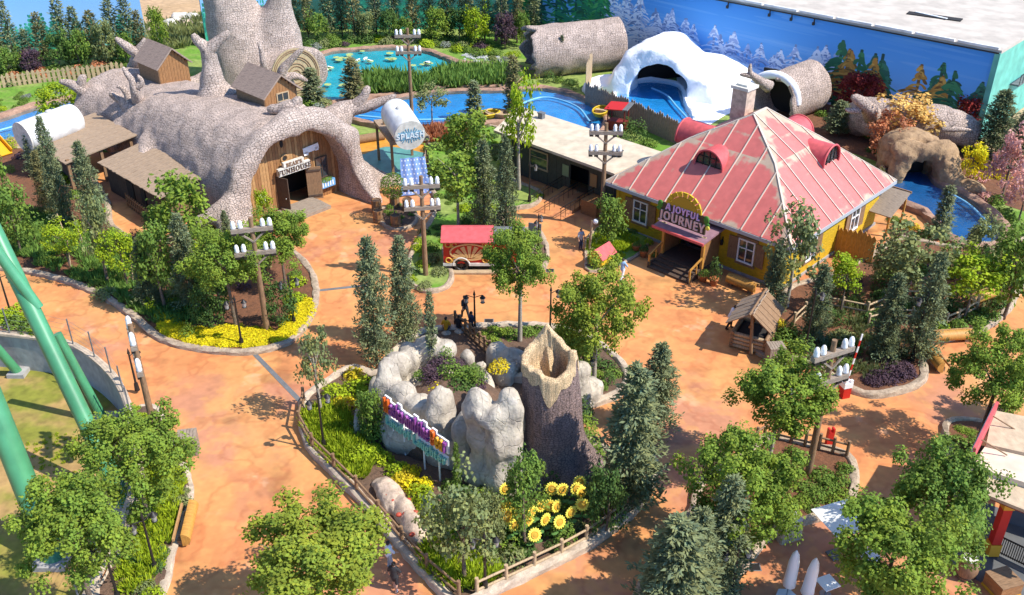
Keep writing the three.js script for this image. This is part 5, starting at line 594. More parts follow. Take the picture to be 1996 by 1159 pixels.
// kennel, well hut
{ const o = thing('dog_kennel', 'small yellow kennel with a red gabled roof', 'kennel', [6.5,0.15,-62.43], -0.7); part('wall', [bx(1.1, 0.8, 1.5, 0, 0.4, 0), prism([[-0.55, 0], [0.55, 0], [0, 0.5]], 1.5).translate(0, 0.8, -0.75)], M.yellow, o); part('doorway', [bx(0.44, 0.45, 0.04, 0, 0.32, 0.76), cyl(0.22, 0.22, 0.04, 0, 0.55, 0.76, 14, PI / 2)], M.dark, o); for (const s of [-1, 1]) part('roof_slope', bx(0.95, 0.07, 1.8, s * 0.36, 1.06, 0, 0, 0, -s * 0.74), M.pinkRed, o); part('base', bx(1.4, 0.1, 2.0, 0, -0.02, 0), M.darkWood, o); }
{ const o = thing('well_hut', 'log well hut with a rough shingle roof', 'hut', [15.29,0,-52.02], -0.5); for (let i = 0; i < 11; i++) { part('roof_plank', bx(2.0, 0.07, 0.3, -0.62, 2.55 + (i % 2) * 0.03, -1.5 + i * 0.3, 0, 0, 0.62 + (hash(i, 2, 2) - 0.5) * 0.05), i % 2 ? M.greyWood : M.roofWood, o); part('roof_plank', bx(1.7, 0.07, 0.3, 0.68, 2.55 + (i % 2) * 0.03, -1.5 + i * 0.3, 0, 0, -0.66), M.wood, o); } part('ridge_pole', bar([0, 3.08, -1.8], [0, 3.08, 1.9], 0.08), M.wood, o); for (const [x, z] of [[0.3, 1.35], [0.3, -1.35]]) part('post', bar([x, 0, z], [x * 0.2, 3.0, z], 0.12, 0.1), M.wood, o); for (let k = 0; k < 4; k++) { const y = 0.16 + k * 0.28; for (const s of [-1, 1]) { part('wall_log', bar([-1.2, y, s * 1.0], [1.1, y, s * 1.0], 0.14, 0.13, 9), M.paleWood, o); part('wall_log', bar([s * 1.05, y + 0.1, -1.2], [s * 1.05, y + 0.1, 1.2], 0.14, 0.13, 9), M.wood, o); } } part('well_opening', bx(1.8, 0.08, 1.8, 0, 0.9, 0), M.dark, o); part('crank', [bar([0, 1.9, -1.3], [0, 1.9, 1.3], 0.09)], M.wood, o); }
// barrier
{ const o = thing('boom_barrier', 'red and white boom barrier raised upright beside the plum shrubs', 'barrier', [19.43,0,-46.31], 0.3); part('cabinet', bx(0.5, 0.75, 0.5, 0, 0.38, 0), M.red, o); part('cabinet_top', bx(0.56, 0.35, 0.56, 0, 0.92, 0), M.brightWhite, o); for (let i = 0; i < 8; i++) part('boom', bx(0.09, 0.4, 0.06, 0.05 + i * 0.045, 1.25 + i * 0.4, 0, 0, 0, -0.11), i % 2 ? M.brightWhite : M.red, o); part('counterweight', [bx(0.2, 0.3, 0.2, -0.15, 1.15, 0.15), bx(0.16, 0.26, 0.16, 0.2, 1.12, 0.18)], M.brightWhite, o); }
{ const o = thing('boom_rest', 'small red post behind the corner rail fence', 'post', [17.27,0,-41.79], 0.2); part('stem', bx(0.36, 0.95, 0.24, 0, 0.48, 0), M.red, o); part('fork', [bx(0.1, 0.25, 0.24, -0.13, 1.06, 0), bx(0.1, 0.25, 0.24, 0.13, 1.06, 0)], M.red, o); }
// canal boats and ticket booth (plain stand-ins without figures)
function boat(label, p, m, turn) { const o = thing('ride_boat', label, 'boat', p, turn); const g = new THREE.SphereGeometry(1, 20, 12, 0, 2 * PI, PI / 2, PI / 2); g.scale(1.3, 0.7, 0.75); part('hull', g.translate(0, 0.65, 0), m, o); part('rim', place(new THREE.TorusGeometry(1, 0.09, 6, 26), 0, 0, 0, PI / 2).scale(1.3, 1, 0.75).translate(0, 0.65, 0), m, o); part('floor', cyl(0.9, 0.9, 0.05, 0, 0.35, 0, 18).scale(1.2, 1, 0.7), M.wood, o); part('bench', bx(0.4, 0.3, 1.1, 0.1, 0.5, 0), M.paleWood, o); }
boat('yellow tub boat floating near the side wing', [-2.44,0.25,-92.05], M.yellow, 0.5); boat('pale boat on the canal behind the side wing tree', [-1.32,0.25,-92.34], M.paleWood, -0.4); boat('yellow tub boat moored beside the red booth', [8.8,0.25,-92.93], M.yellow, 1.2);
{ const o = thing('ticket_booth', 'small red booth with a sloping roof beside the canal', 'booth', [10.22,0,-89.88], -0.5); part('counter', bx(1.8, 0.95, 1.1, 0, 0.48, 0), M.darkRed, o); part('roof', bx(2.3, 0.1, 1.7, 0, 2.35, 0, 0.15, 0, 0.1), M.red, o); part('roof_edge', bx(0.5, 0.11, 1.75, 1.0, 2.46, 0, 0.15, 0, 0.1), M.grey, o); for (const [x, z] of [[-0.85, 0.5], [0.85, 0.5], [-0.85, -0.5], [0.85, -0.5]]) part('post', bx(0.1, 2.3, 0.1, x, 1.15, z), M.darkRed, o); }
// ---------- green coaster supports ----------
function tubeSupport(label, a, b, r, foot, flange) { const o = thing('coaster_support', label, 'support column'); part('tube', bar(a, b, r, r * 0.92, 28), M.green, o); const d = V(...b).sub(V(...a)).normalize(), q = new THREE.Quaternion().setFromUnitVectors(V(0, 1, 0), d); if (flange) { const g = new THREE.CylinderGeometry(r * 1.28, r * 1.28, 0.16, 28); g.applyQuaternion(q); const c = V(...a).addScaledVector(d, flange); g.translate(c.x, c.y, c.z); part('flange', g, M.green, o); const bs = []; for (let k = 0; k < 12; k++) { const e = new THREE.CylinderGeometry(0.04, 0.04, 0.26, 6); e.translate(Math.cos(k / 6 * PI) * r * 1.15, 0, Math.sin(k / 6 * PI) * r * 1.15); e.applyQuaternion(q); e.translate(c.x, c.y, c.z); bs.push(e); } part('bolt', bs, M.steel, o); } if (foot) part('footing', bx(foot, 0.35, foot, a[0], LOW + 0.1, a[2]), M.concrete, o); return o; }
tubeSupport('long green steel column slanting past the lawn maple', [-20.84,-2.4,-39.66], [-27.64,12,-46.33], 0.46, 1.6, 3.4); tubeSupport('thinner green brace joining the long column beside the wall', [-24.6,-2.4,-46.97], [-26.28,3.6,-47.49], 0.27, 1.5, 0); tubeSupport('thick green column at the lower left corner', [-23.07,-2.4,-35.72], [-25.82,7,-38.95], 0.62, 1.7, 0); tubeSupport('short green tube at the left edge by the wall', [-31.99,-2.4,-52.04], [-32.89,1.2,-51.24], 0.3, 1.1, 0); tubeSupport('thin green tube running beside the top of the long column', [-25.1,7.3,-44.23], [-26.99,11.5,-44.64], 0.3, 0, 0);
// ---------- building at the lower right ----------
{
  const b = thing('corner_pavilion', 'tan-roofed pavilion with a red column cut by the right picture edge', 'building');
  const slab = (l, y0, y1) => { const g = flat(pairs(l), 0), p = pairs(l), out = [g.clone().translate(0, y1, 0)]; const w = []; for (let i = 0; i < p.length; i++) { const a = p[i], c = p[(i + 1) % p.length]; w.push(a.x, y0, a.y, c.x, y0, c.y, c.x, y1, c.y, a.x, y0, a.y, c.x, y1, c.y, a.x, y1, a.y); } const s = new THREE.BufferGeometry(); s.setAttribute('position', new THREE.Float32BufferAttribute(w, 3)); s.computeVertexNormals(); const top = out[0].toNonIndexed(), bot = flat(pairs(l), y0).toNonIndexed(); for (const q of [top, bot, s]) q.deleteAttribute('uv'); return mergeGeometries([top, bot, s]); };
  const tan = mat([0.56, 0.43, 0.29], 0.9, { map: T.grain, bumpMap: T.woodB, bumpScale: 0.006, tile: 2.2 });
  part('front_roof', slab([20.26,-34.29, 21.84,-35.73, 26.37,-33.25, 24.98,-30.57], 3.86, 4.02), tan, b); part('middle_roof', slab([21.31,-35.01, 22.8,-36.73, 27.12,-34.87, 25.82,-32.36], 3.6, 4.32), mat([0.72, 0.585, 0.45], 0.9, { map: T.grain, tile: 5 }), b); part('rear_roof', slab([22.53,-36.38, 23.97,-39.03, 28.39,-37.39, 26.91,-34.53], 4.0, 4.5), tan, b);
  part('front_fascia', [beam([20.42,3.8,-34.44], [25.12,3.8,-30.71], 0.1, 0.22)], M.darkRed, b);
  const A = [21.28,4.3,-35.12], Z = [23.89,4.5,-38.73]; const board = part('sign_board', [beam([A[0], 4.75, A[2]], [Z[0], 4.75, Z[2]], 0.14, 1.0)], M.pinkRed, b, 'long pink-red board standing on the roof edge'); part('board_face', beam([A[0] - 0.1, 4.75, A[2]], [Z[0] - 0.1, 4.75, Z[2]], 0.08, 0.8), M.offWhite, board); for (const t of [0.25, 0.75]) part('prop', bar([mix(A[0], Z[0], t), 5.1, mix(A[2], Z[2], t)], [mix(A[0], Z[0], t) + 1.3, 4.4, mix(A[2], Z[2], t) + 0.35], 0.035), M.wood, board);
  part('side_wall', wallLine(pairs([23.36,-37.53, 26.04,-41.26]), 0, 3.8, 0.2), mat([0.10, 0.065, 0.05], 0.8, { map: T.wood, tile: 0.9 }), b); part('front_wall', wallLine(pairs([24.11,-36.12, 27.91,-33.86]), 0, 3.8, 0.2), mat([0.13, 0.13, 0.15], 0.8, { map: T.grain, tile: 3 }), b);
  const px = [22.71,0,-33.7]; part('column', bx(0.42, 2.2, 0.42, px[0], 1.9, px[2]), M.red, b); part('column_base', bx(0.52, 0.7, 0.52, px[0], 0.45, px[2]), M.gold, b); part('column_head', bx(0.52, 0.6, 0.52, px[0], 3.3, px[2]), M.gold, b);
  const R0 = [22.93,0,-33.76], R1 = [24.66,0,-32.15]; const rl = part('railing', [beam([R0[0], 1.1, R0[2]], [R1[0], 1.1, R1[2]], 0.06, 0.06), beam([R0[0], 0.2, R0[2]], [R1[0], 0.2, R1[2]], 0.05, 0.05)], M.iron, b); for (let i = 0; i <= 24; i++) part('baluster', bx(0.03, 1.0, 0.03, mix(R0[0], R1[0], i / 24), 0.62, mix(R0[2], R1[2], i / 24)), M.iron, rl);
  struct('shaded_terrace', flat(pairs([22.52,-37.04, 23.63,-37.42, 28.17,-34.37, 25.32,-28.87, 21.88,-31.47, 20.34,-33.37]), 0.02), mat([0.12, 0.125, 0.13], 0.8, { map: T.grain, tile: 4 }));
  const bb = thing('wooden_barrel', 'brown wooden barrel standing in front of the shaded terrace', 'barrel', [20.94,0,-32.34]); const pr = []; for (let i = 0; i <= 10; i++) { const t = i / 10; pr.push(new THREE.Vector2(0.38 + 0.12 * Math.sin(t * PI), t * 1.15)); } part('staves', new THREE.LatheGeometry(pr, 24), M.wood, bb); part('lid', cyl(0.36, 0.36, 0.05, 0, 1.14, 0, 24), M.offWhite, bb); part('bung', cyl(0.05, 0.05, 0.03, 0.1, 1.18, 0.05, 8), M.dark, bb); for (const y of [0.2, 0.95]) part('hoop', place(new THREE.TorusGeometry(y < 0.5 ? 0.45 : 0.43, 0.02, 5, 24), 0, y, 0, PI / 2), M.iron, bb);
  const cr = thing('wooden_crate', 'brown crate with gold base beside the pavilion steps', 'crate', [22.23,0,-31.47], 0.3); for (let k = 0; k < 5; k++) part('board', bx(1.2, 0.05, 0.22, 0, 0.8, -0.46 + k * 0.23), M.wood, cr); part('body', bx(1.16, 0.62, 1.1, 0, 0.46, 0), M.plankB, cr); part('base', bx(1.2, 0.15, 1.14, 0, 0.08, 0), M.gold, cr);
}
// parasols
function foldedParasol(label, p, tx, tz) { const o = thing('folded_parasol', label, 'parasol', p); part('pole', bar([0, 0, 0], [tx, 2.9, tz], 0.035), M.steel, o); const pr = [[0.05, 0], [0.3, 0.1], [0.27, 0.5], [0.24, 1.5], [0.16, 1.95], [0.02, 2.2]].map((q) => new THREE.Vector2(...q)), g = new THREE.LatheGeometry(pr, 10); g.applyQuaternion(new THREE.Quaternion().setFromUnitVectors(V(0, 1, 0), V(tx, 2.9, tz).normalize())); g.translate(tx * 0.25, 0.75, tz * 0.25); part('canopy', g, M.brightWhite, o); const q = []; for (let i = 0; i < 6; i++) q.push([Math.cos(i / 3 * PI) * 0.5, Math.sin(i / 3 * PI) * 0.5]); part('base', prism(q, 0.12).rotateX(-PI / 2), M.white, o); }
foldedParasol('left folded white parasol below the stone bin', [12.36,0,-31.02], 0.05, 0); foldedParasol('right folded white parasol below the maple crown', [13.03,0,-30.57], 0.12, 0);
{ const o = thing('open_parasol', 'open square white parasol half hidden by the maple', 'parasol', [15.28,0,-33.63], 0.35); const g = new THREE.ConeGeometry(1.45, 0.5, 4, 1, true); g.rotateY(PI / 4); part('canopy', g.translate(0, 2.6, 0), M.brightWhite, o); part('pole', cyl(0.035, 0.035, 2.5, 0, 1.25, 0), M.steel, o); part('base', bx(0.6, 0.1, 0.6, 0, 0.05, 0), M.grey, o); }
function cafeTable(label, p) { const o = thing('cafe_table', label, 'table', p, 0.4); part('tabletop', bx(0.8, 0.04, 0.8, 0, 0.74, 0), M.brightWhite, o); part('leg', cyl(0.04, 0.04, 0.72, 0, 0.36, 0), M.steel, o); part('foot', cyl(0.25, 0.28, 0.05, 0, 0.03, 0), M.steel, o); }
cafeTable('white table under the open parasol', [16.44,0,-33.76]); cafeTable('white table partly under the large maple crown', [16.6,0,-32.88]); cafeTable('white table at the lower picture edge', [14.18,0,-31.23]);
// thin support stakes beside young trees
[[-26.41,-59.1, -26.55,-62.09], [-33.46,-65.47, -35.53,-69.71], [-32.24,-65.31, -33.98,-68.34], [-31.71,-61.47, -31.62,-63.67], [-20.99,-58.03, -22.3,-60.19], [23.81,-50.73, 23.95,-53.11], [24,-50.16, 25.44,-53.11], [-2.9,-67.72, -2.81,-71.12]].forEach(([x, z, u, w], i) => { const o = thing('tree_stake', ['pale stake propping the reddish lime tree', 'pale stake under the spindly conifer', 'pale stake right of the spindly conifer', 'pale stake at the bare-trunk lime tree', 'pale stake behind the yellow groundcover', 'pale stake at the dark pine near the plum shrubs', 'pale stake at the tall grey-green pine', 'pale stake behind the red wagon'][i], 'stake', [x, 0.15, z]); part('rod', bar([0, 0, 0], [(u - x) * 0.35, 2.1, (w - z) * 0.2], 0.04), M.paleWood, o); part('tie', place(new THREE.TorusGeometry(0.07, 0.015, 5, 10), (u - x) * 0.3, 1.8, (w - z) * 0.17, PI / 2), M.black, o); });
{ const o = thing('yellow_slide', 'yellow slide end at the left edge below the channel', 'slide', [-47.09,0,-83.6], 0.9); part('chute', [beam([0, 2.2, -2.2], [0, 0.3, 1.6], 1.3, 0.1)], mat([0.75, 0.36, 0.01], 0.4), o); for (const s of [-1, 1]) part('side_wall', beam([s * 0.65, 2.45, -2.2], [s * 0.65, 0.55, 1.6], 0.08, 0.45), mat([0.75, 0.36, 0.01], 0.4), o); part('leg', bx(0.15, 2.1, 0.15, 0, 1.05, -2.0), M.steel, o); }
// painted stones with red mushrooms
{ const list = [[-6.14,-37.31, 0.9, 1.5], [-5.3,-36.12, 0.75, 1.2], [-4.75,-35.06, 0.8, 1.3]]; list.forEach(([x, z, r, l], i) => { const g = nets((a, y, c) => ellD(a, y, c, [0, 0.1, 0], [r * 0.75, 0.62, l]) + (fbm(a * 1.5 + i * 9, y * 1.5, c * 1.5, 3) - 0.5) * 0.45, [-1.6, -0.2, -2], [1.6, 1, 2], 0.1); const o = thing('pale_boulder', ['upper pale boulder in the dark mulch', 'middle pale boulder with small red dots', 'lower pale boulder in the dark mulch'][i], 'boulder', [x, 0.25, z], 0.5); part('stone', g, mat([0.60, 0.46, 0.36], 0.9, { map: T.rock, bumpMap: T.rockB, bumpScale: 0.04, tile: 1.5 }), o); for (let k = 0; k < 3 + i; k++) { const a = hash(i, k, 5) - 0.5, c = (hash(i, k, 8) - 0.5) * 1.6; part('red_cap', ball(0.13, a, 0.55, c, 1.2, 0.8, 1, 8), mat([0.42, 0.06, 0.03], 0.6), o); } }); }
// ---------- people ----------
const handG = (() => { const f = (x, y, z) => { let d = ellD(x, y, z, [0, -0.05, 0], [0.038, 0.055, 0.018]); [[-0.028, 0.068], [-0.01, 0.078], [0.01, 0.074], [0.028, 0.058]].forEach(([a, l]) => { d = smin(d, capD(x, y, z, [a, -0.085, 0], [a * 1.1, -0.085 - l * 0.55, 0.008], 0.0095, 0.0085), 0.006); d = smin(d, capD(x, y, z, [a * 1.1, -0.085 - l * 0.55, 0.008], [a * 1.1, -0.085 - l, 0.026], 0.0085, 0.0075), 0.004); }); d = smin(d, capD(x, y, z, [0.034, -0.04, 0.004], [0.062, -0.085, 0.02], 0.012, 0.009), 0.01); return d; }; return nets(f, [-0.09, -0.2, -0.05], [0.09, 0.03, 0.06], 0.009); })();
function person(label, p, turn, o) {
  const t = thing('person', label, 'person', p, turn), s = o.sit ? 1 : 0, wk = o.walk || 0, hip = s ? 0.52 : 0.93, ln = o.lean || 0;
  const J = { hip: [0, hip, 0], ch: [0, hip + 0.38, 0.02 + ln * 0.38], neck: [0, hip + 0.56, ln * 0.56], head: [0, hip + 0.70, 0.03 + ln * 0.72] }; const legs = [], arms = [];
  for (const e of [-1, 1]) { const k = s ? [e * 0.12, 0.5, 0.42] : [e * 0.1, 0.5, 0.06 + e * wk * 0.22], a = s ? [e * 0.12, 0.08, 0.45] : [e * 0.1, 0.08, e * wk * 0.34 - (e * wk < 0 ? 0.06 : 0)]; legs.push([[e * 0.09, hip - 0.02, 0], k, a, [a[0], 0.045, a[2] + 0.14]]); const ar = o.arm || 0, el = [e * 0.27, hip + 0.24, 0.04 - e * wk * 0.14 + ar * 0.2 + ln * 0.3], w = [e * 0.26, hip + 0.03 + ar * 0.28, 0.1 - e * wk * 0.24 + ar * 0.32 + ln * 0.3]; arms.push([[e * 0.19, hip + 0.48, ln * 0.5], el, w]); }
  const body = (grow, lo) => (x, y, z) => { let d = 9; if (lo.includes('t')) { d = smin(d, capD(x, y, z, J.hip, J.ch, 0.14 + grow, 0.15 + grow), 0.06); d = smin(d, ellD(x, y, z, [J.ch[0], J.ch[1] + 0.06, J.ch[2]], [0.2 + grow, 0.17 + grow, 0.125 + grow]), 0.05); } if (lo.includes('n')) { d = smin(d, capD(x, y, z, J.neck, J.head, 0.055, 0.055), 0.03); d = smin(d, ellD(x, y, z, J.head, [0.082, 0.118, 0.1]), 0.03); d = smin(d, ellD(x, y, z, [0, J.head[1] - 0.015, J.head[2] + 0.1], [0.018, 0.03, 0.025]), 0.015); for (const e of [-1, 1]) d = smin(d, ellD(x, y, z, [e * 0.082, J.head[1], J.head[2]], [0.015, 0.03, 0.022]), 0.01); } if (lo.includes('l')) for (const [a, b, c, f] of legs) { d = smin(d, capD(x, y, z, a, b, 0.092 + grow, 0.062 + grow), 0.03); d = smin(d, capD(x, y, z, b, c, 0.06 + grow, 0.042 + grow), 0.02); if (!grow) d = smin(d, capD(x, y, z, c, f, 0.045, 0.035), 0.02); } if (lo.includes('L')) for (const [a, b] of legs) d = smin(d, capD(x, y, z, a, b, 0.092 + grow, 0.07 + grow), 0.03); if (lo.includes('a')) for (const [a, b, c] of arms) { d = smin(d, capD(x, y, z, a, b, 0.055 + grow, 0.042 + grow), 0.03); d = smin(d, capD(x, y, z, b, c, 0.04 + grow, 0.03 + grow), 0.02); } if (lo.includes('A')) for (const [a, b] of arms) d = smin(d, capD(x, y, z, a, b, 0.055 + grow, 0.05 + grow), 0.03); return d; };
  const lo = [-0.42, -0.05, -0.55], hi = [0.42, 1.95, 0.75]; const hands = arms.map(([, b, c]) => { const g = handG.clone(); g.applyQuaternion(new THREE.Quaternion().setFromUnitVectors(V(0, -1, 0), V(c[0] - b[0], c[1] - b[1], c[2] - b[2]).normalize())); g.translate(...c); return g; });
  part('body', [nets(body(0, 'tnla'), lo, hi, 0.028), ...hands], M.skin, t); part('shirt', nets(body(0.018, 'tA'), lo, hi, 0.032), o.shirt, t); part(o.shorts ? 'shorts' : 'trousers', nets((x, y, z) => Math.max(body(0.02, o.shorts ? 'L' : 'l')(x, y, z), o.shorts ? -9 : 0.05 - y), lo, hi, 0.032), o.pants, t);
  part('hair', nets((x, y, z) => Math.max(ellD(x, y, z, [0, J.head[1] + 0.015, J.head[2] - 0.015], [0.098, 0.122, 0.112]), z - J.head[2] - 0.06 + 1.2 * Math.max(0, J.head[1] + 0.03 - y) ), lo, hi, 0.02), o.hair || M.hair, t); for (const e of [-1, 1]) { part('eye', ball(0.012, e * 0.032, J.head[1] + 0.012, J.head[2] + 0.092), M.dark, t); part('shoe', ball(0.06, legs[e > 0 ? 1 : 0][3][0], 0.05, legs[e > 0 ? 1 : 0][3][2] - 0.05, 0.85, 0.75, 2.0), o.shoe || M.black, t); } part('mouth', ball(0.016, 0, J.head[1] - 0.055, J.head[2] + 0.09, 1.4, 0.4, 0.5), M.terra, t); return t;
}
const cl = (c) => mat(c, 0.85), blk = cl([0.02, 0.02, 0.024]), navy = cl([0.03, 0.04, 0.08]), blue = cl([0.25, 0.42, 0.66]), yel = cl([0.62, 0.30, 0.01]), gry = cl([0.34, 0.35, 0.38]), wht = cl([0.7, 0.72, 0.76]);
person('person in a yellow top seated above the rocks', [-4.24,0,-52.99], 2.9, { sit: 1, shirt: yel, pants: navy }); person('person in a dark top seated beside the rail fence', [-3.42,0,-53.24], 3.2, { sit: 1, shirt: blk, pants: navy, arm: 0.5 }); person('person in black striding past the lamp with lanterns', [-3.06,0,-54.88], -2.6, { walk: 1, shirt: blk, pants: blk, lean: 0.15 }); person('person in dark shorts standing beside the lamp near the rocks', [-2.62,0,-52.99], 2.0, { shirt: navy, pants: blk, shorts: 1, arm: 0.4 }); person('person with light blue top walking by the kennel', [7.78,0,-60.12], 2.4, { walk: 0.8, shirt: blue, pants: wht }); person('person in pale clothes standing by the ramp shadow', [5.12,0,-64.81], 0.6, { shirt: gry, pants: navy }); person('person in a pale shirt leaning at the well hut', [14.12,0,-53.73], 1.7, { shirt: wht, pants: blk, lean: 0.35, arm: 0.6, walk: 0.5 }); person('person in white and grey beside the island fence', [-5.7,0,-32.78], 2.2, { shirt: wht, pants: gry, arm: 0.5 }); person('person in black with bare legs by the lower left fence', [-5.3,0,-31.47], 2.8, { shirt: blk, pants: blk, shorts: 1, walk: 0.3, shoe: M.brightWhite });
for (const [x, y, z, l] of [[-4.19,0,-52.81, 'low stone block under the person in yellow'], [-3.38,0,-52.99, 'low stone block under the person in the dark top']]) solid('stone_block', nets((a, b, c) => ellD(a, b, c, [0, 0, 0], [0.42, 0.4, 0.34]) + (noise(a * 4, b * 4, c * 4) - 0.5) * 0.12, [-0.7, -0.1, -0.7], [0.7, 0.7, 0.7], 0.08).translate(x, y, z), M.rock, l, 'stone');
// potted plants at the porch are set with the plants

// ---------- plants ----------
const leafM = (c, tr = 0.28) => { const m = new THREE.MeshPhysicalMaterial({ color: col(c), roughness: 0.9, specularIntensity: 0.25, transmission: tr, thickness: 0, vertexColors: true, side: THREE.DoubleSide }); return m; };
const LM = { maple: leafM([0.20, 0.285, 0.035]), maple2: leafM([0.255, 0.31, 0.035]), green: leafM([0.16, 0.25, 0.04]), deep: leafM([0.09, 0.16, 0.036]), olive: leafM([0.225, 0.256, 0.0938]), lime: leafM([0.312, 0.413, 0.0187]), cedar: leafM([0.20, 0.23, 0.11], 0.15), cedar2: leafM([0.15, 0.18, 0.085], 0.15), cedarB: leafM([0.23, 0.215, 0.09], 0.15), yellow: leafM([0.725, 0.625, 0.015]), gold: leafM([0.625, 0.5, 0.025]), plum: leafM([0.106, 0.0625, 0.0813]), rust: leafM([0.525, 0.213, 0.1]), tan: leafM([0.725, 0.45, 0.125]), pink: leafM([0.625, 0.325, 0.275]), red: leafM([0.275, 0.0375, 0.0312]), grass: leafM([0.36, 0.45, 0.02]), white: leafM([0.75, 0.75, 0.75]), reed: leafM([0.163, 0.275, 0.05]), grey: leafM([0.275, 0.3, 0.25]) };
const trunkM = mat([0.27, 0.20, 0.145], 0.95, { map: T.bark, bumpMap: T.barkB, bumpScale: 0.02, tile: 1.2 }), paleTrunk = mat([0.48, 0.42, 0.34], 0.9, { map: T.bark, tile: 1.2 });
class Leaves {
  constructor() { this.p = []; this.c = []; this.i = []; }
  // a leaf: bent diamond of length l and width w, lying along d with face normal near n
  leaf(x, y, z, d, n, l, w, tint) { const s = V().crossVectors(d, n).normalize().multiplyScalar(w / 2), m = V(x, y, z).addScaledVector(d, l * 0.5).addScaledVector(n, l * 0.08), e = V(x, y, z).addScaledVector(d, l), k = this.p.length / 3; this.p.push(x, y, z, m.x + s.x, m.y + s.y, m.z + s.z, m.x - s.x, m.y - s.y, m.z - s.z, e.x, e.y, e.z); for (let q = 0; q < 4; q++) this.c.push(...tint); this.i.push(k, k + 1, k + 2, k + 1, k + 3, k + 2); }
  build() { const g = new THREE.BufferGeometry(); g.setAttribute('position', new THREE.Float32BufferAttribute(this.p, 3)); g.setAttribute('color', new THREE.Float32BufferAttribute(this.c, 3)); g.setIndex(this.i); g.computeVertexNormals(); return g; }
}
const rdir = (R) => { const z = R() * 2 - 1, a = R() * 2 * PI, r = Math.sqrt(1 - z * z); return V(r * Math.cos(a), z, r * Math.sin(a)); };
const tintOf = (R, v, h = 0) => { const k = 1 + (R() - 0.5) * v, y = (R() - 0.5) * 0.25 + h; return [k * (1 + y), k * (1 + y * 0.4), k * (1 - y * 0.5)]; };
// broad crown of leaf clumps in a unit ball
function crownGeo(seed, clumps, per, size, cr = 0.26, hollow = 0.5) {
  const R = rng(seed), L = new Leaves();
  for (let i = 0; i < clumps; i++) { const d = rdir(R); if (d.y < -0.55 && R() < 0.6) continue; const lobe = 0.42 + 0.98 * noise(d.x * 1.9 + seed * 3.1, d.y * 1.9 + 4, d.z * 1.9), rad = lobe * (hollow + (1 - hollow) * Math.sqrt(R())), c = d.clone().multiplyScalar(rad), r = cr * (0.6 + 0.7 * R()), ct = tintOf(R, 0.35), n = per * (0.6 + 0.8 * R());
    for (let k = 0; k < n; k++) { const o = rdir(R), q = c.clone().addScaledVector(o, r * Math.pow(R(), 0.45)), nn = o.clone().multiplyScalar(0.7).add(rdir(R).multiplyScalar(0.8)).add(V(0, 0.7, 0)).normalize(), dd = rdir(R).cross(nn).normalize(), s = size * (0.7 + 0.6 * R()), lt = tintOf(R, 0.3); L.leaf(q.x, q.y, q.z, dd, nn, s, s * 0.78, [ct[0] * lt[0], ct[1] * lt[1], ct[2] * lt[2]]); } }
  return L.build();
}
// conifer: whorled, slightly drooping boughs clad in short sprays; height A, base radius 1
function coniferGeo(seed, boughs, per, A, size, col2 = 0.55, base = 0.06) {
  const R = rng(seed), L = new Leaves();
  for (let i = 0; i < boughs; i++) { const t = base + (1 - base) * (i + R()) / boughs, prof = Math.pow(1 - t, col2) * (0.75 + 0.25 * Math.min(1, (t - base) * 9)), a = i * 2.4 + R(), len = Math.max(0.07, prof * (0.5 + 0.75 * R())), ct = tintOf(R, 0.35), droop = 0.35 * (R() - 0.35), dx = Math.cos(a), dz = Math.sin(a);
    const n = Math.max(6, per * (0.35 + 0.65 * prof)); for (let k = 0; k < n; k++) { const u = Math.pow(R(), 0.6), sp = 0.2 * (1 - 0.4 * u) * (0.4 + prof), x = dx * len * u + (R() - 0.5) * 2 * sp, z = dz * len * u + (R() - 0.5) * 2 * sp, y = t * A - droop * u * len + (R() - 0.5) * 2 * sp, d = V(dx, 0.35, dz).add(rdir(R).multiplyScalar(0.9)).normalize(), nn = V(0, 1, 0).add(rdir(R).multiplyScalar(0.7)).normalize(), s = size * (0.6 + 0.8 * R()), lt = tintOf(R, 0.3); L.leaf(x, y, z, d, nn, s, s * 0.34, [ct[0] * lt[0], ct[1] * lt[1], ct[2] * lt[2]]); } }
  return L.build();
}
// low dome of leaves, and a tuft of blades
const domeGeo = (seed, n, size, flatY = 0.75) => { const R = rng(seed), L = new Leaves(); for (let i = 0; i < n; i++) { const d = rdir(R); d.y = Math.abs(d.y); const lobe = 0.7 + 0.5 * noise(d.x * 2.4 + seed, d.y * 2.4, d.z * 2.4 + 5), r = lobe * (0.55 + 0.45 * Math.sqrt(R())), q = d.clone().multiplyScalar(r), nn = d.clone().add(rdir(R).multiplyScalar(0.9)).add(V(0, 0.4, 0)).normalize(), dd = rdir(R).cross(nn).normalize(), s = size * (0.7 + 0.6 * R()); L.leaf(q.x, q.y * flatY, q.z, dd, nn, s, s * 0.7, tintOf(R, 0.5)); } return L.build(); };
const tuftGeo = (seed, n, h, sp) => { const R = rng(seed), L = new Leaves(); for (let i = 0; i < n; i++) { const a = R() * 2 * PI, r = Math.sqrt(R()) * sp, d = V(Math.cos(a) * 0.5, 1, Math.sin(a) * 0.5).add(rdir(R).multiplyScalar(0.35)).normalize(), nn = V(-Math.sin(a), 0.2, Math.cos(a)).add(rdir(R).multiplyScalar(0.6)).normalize(); L.leaf(Math.cos(a) * r, 0, Math.sin(a) * r, d, nn, h * (0.6 + 0.6 * R()), h * 0.16, tintOf(R, 0.45)); } return L.build(); };
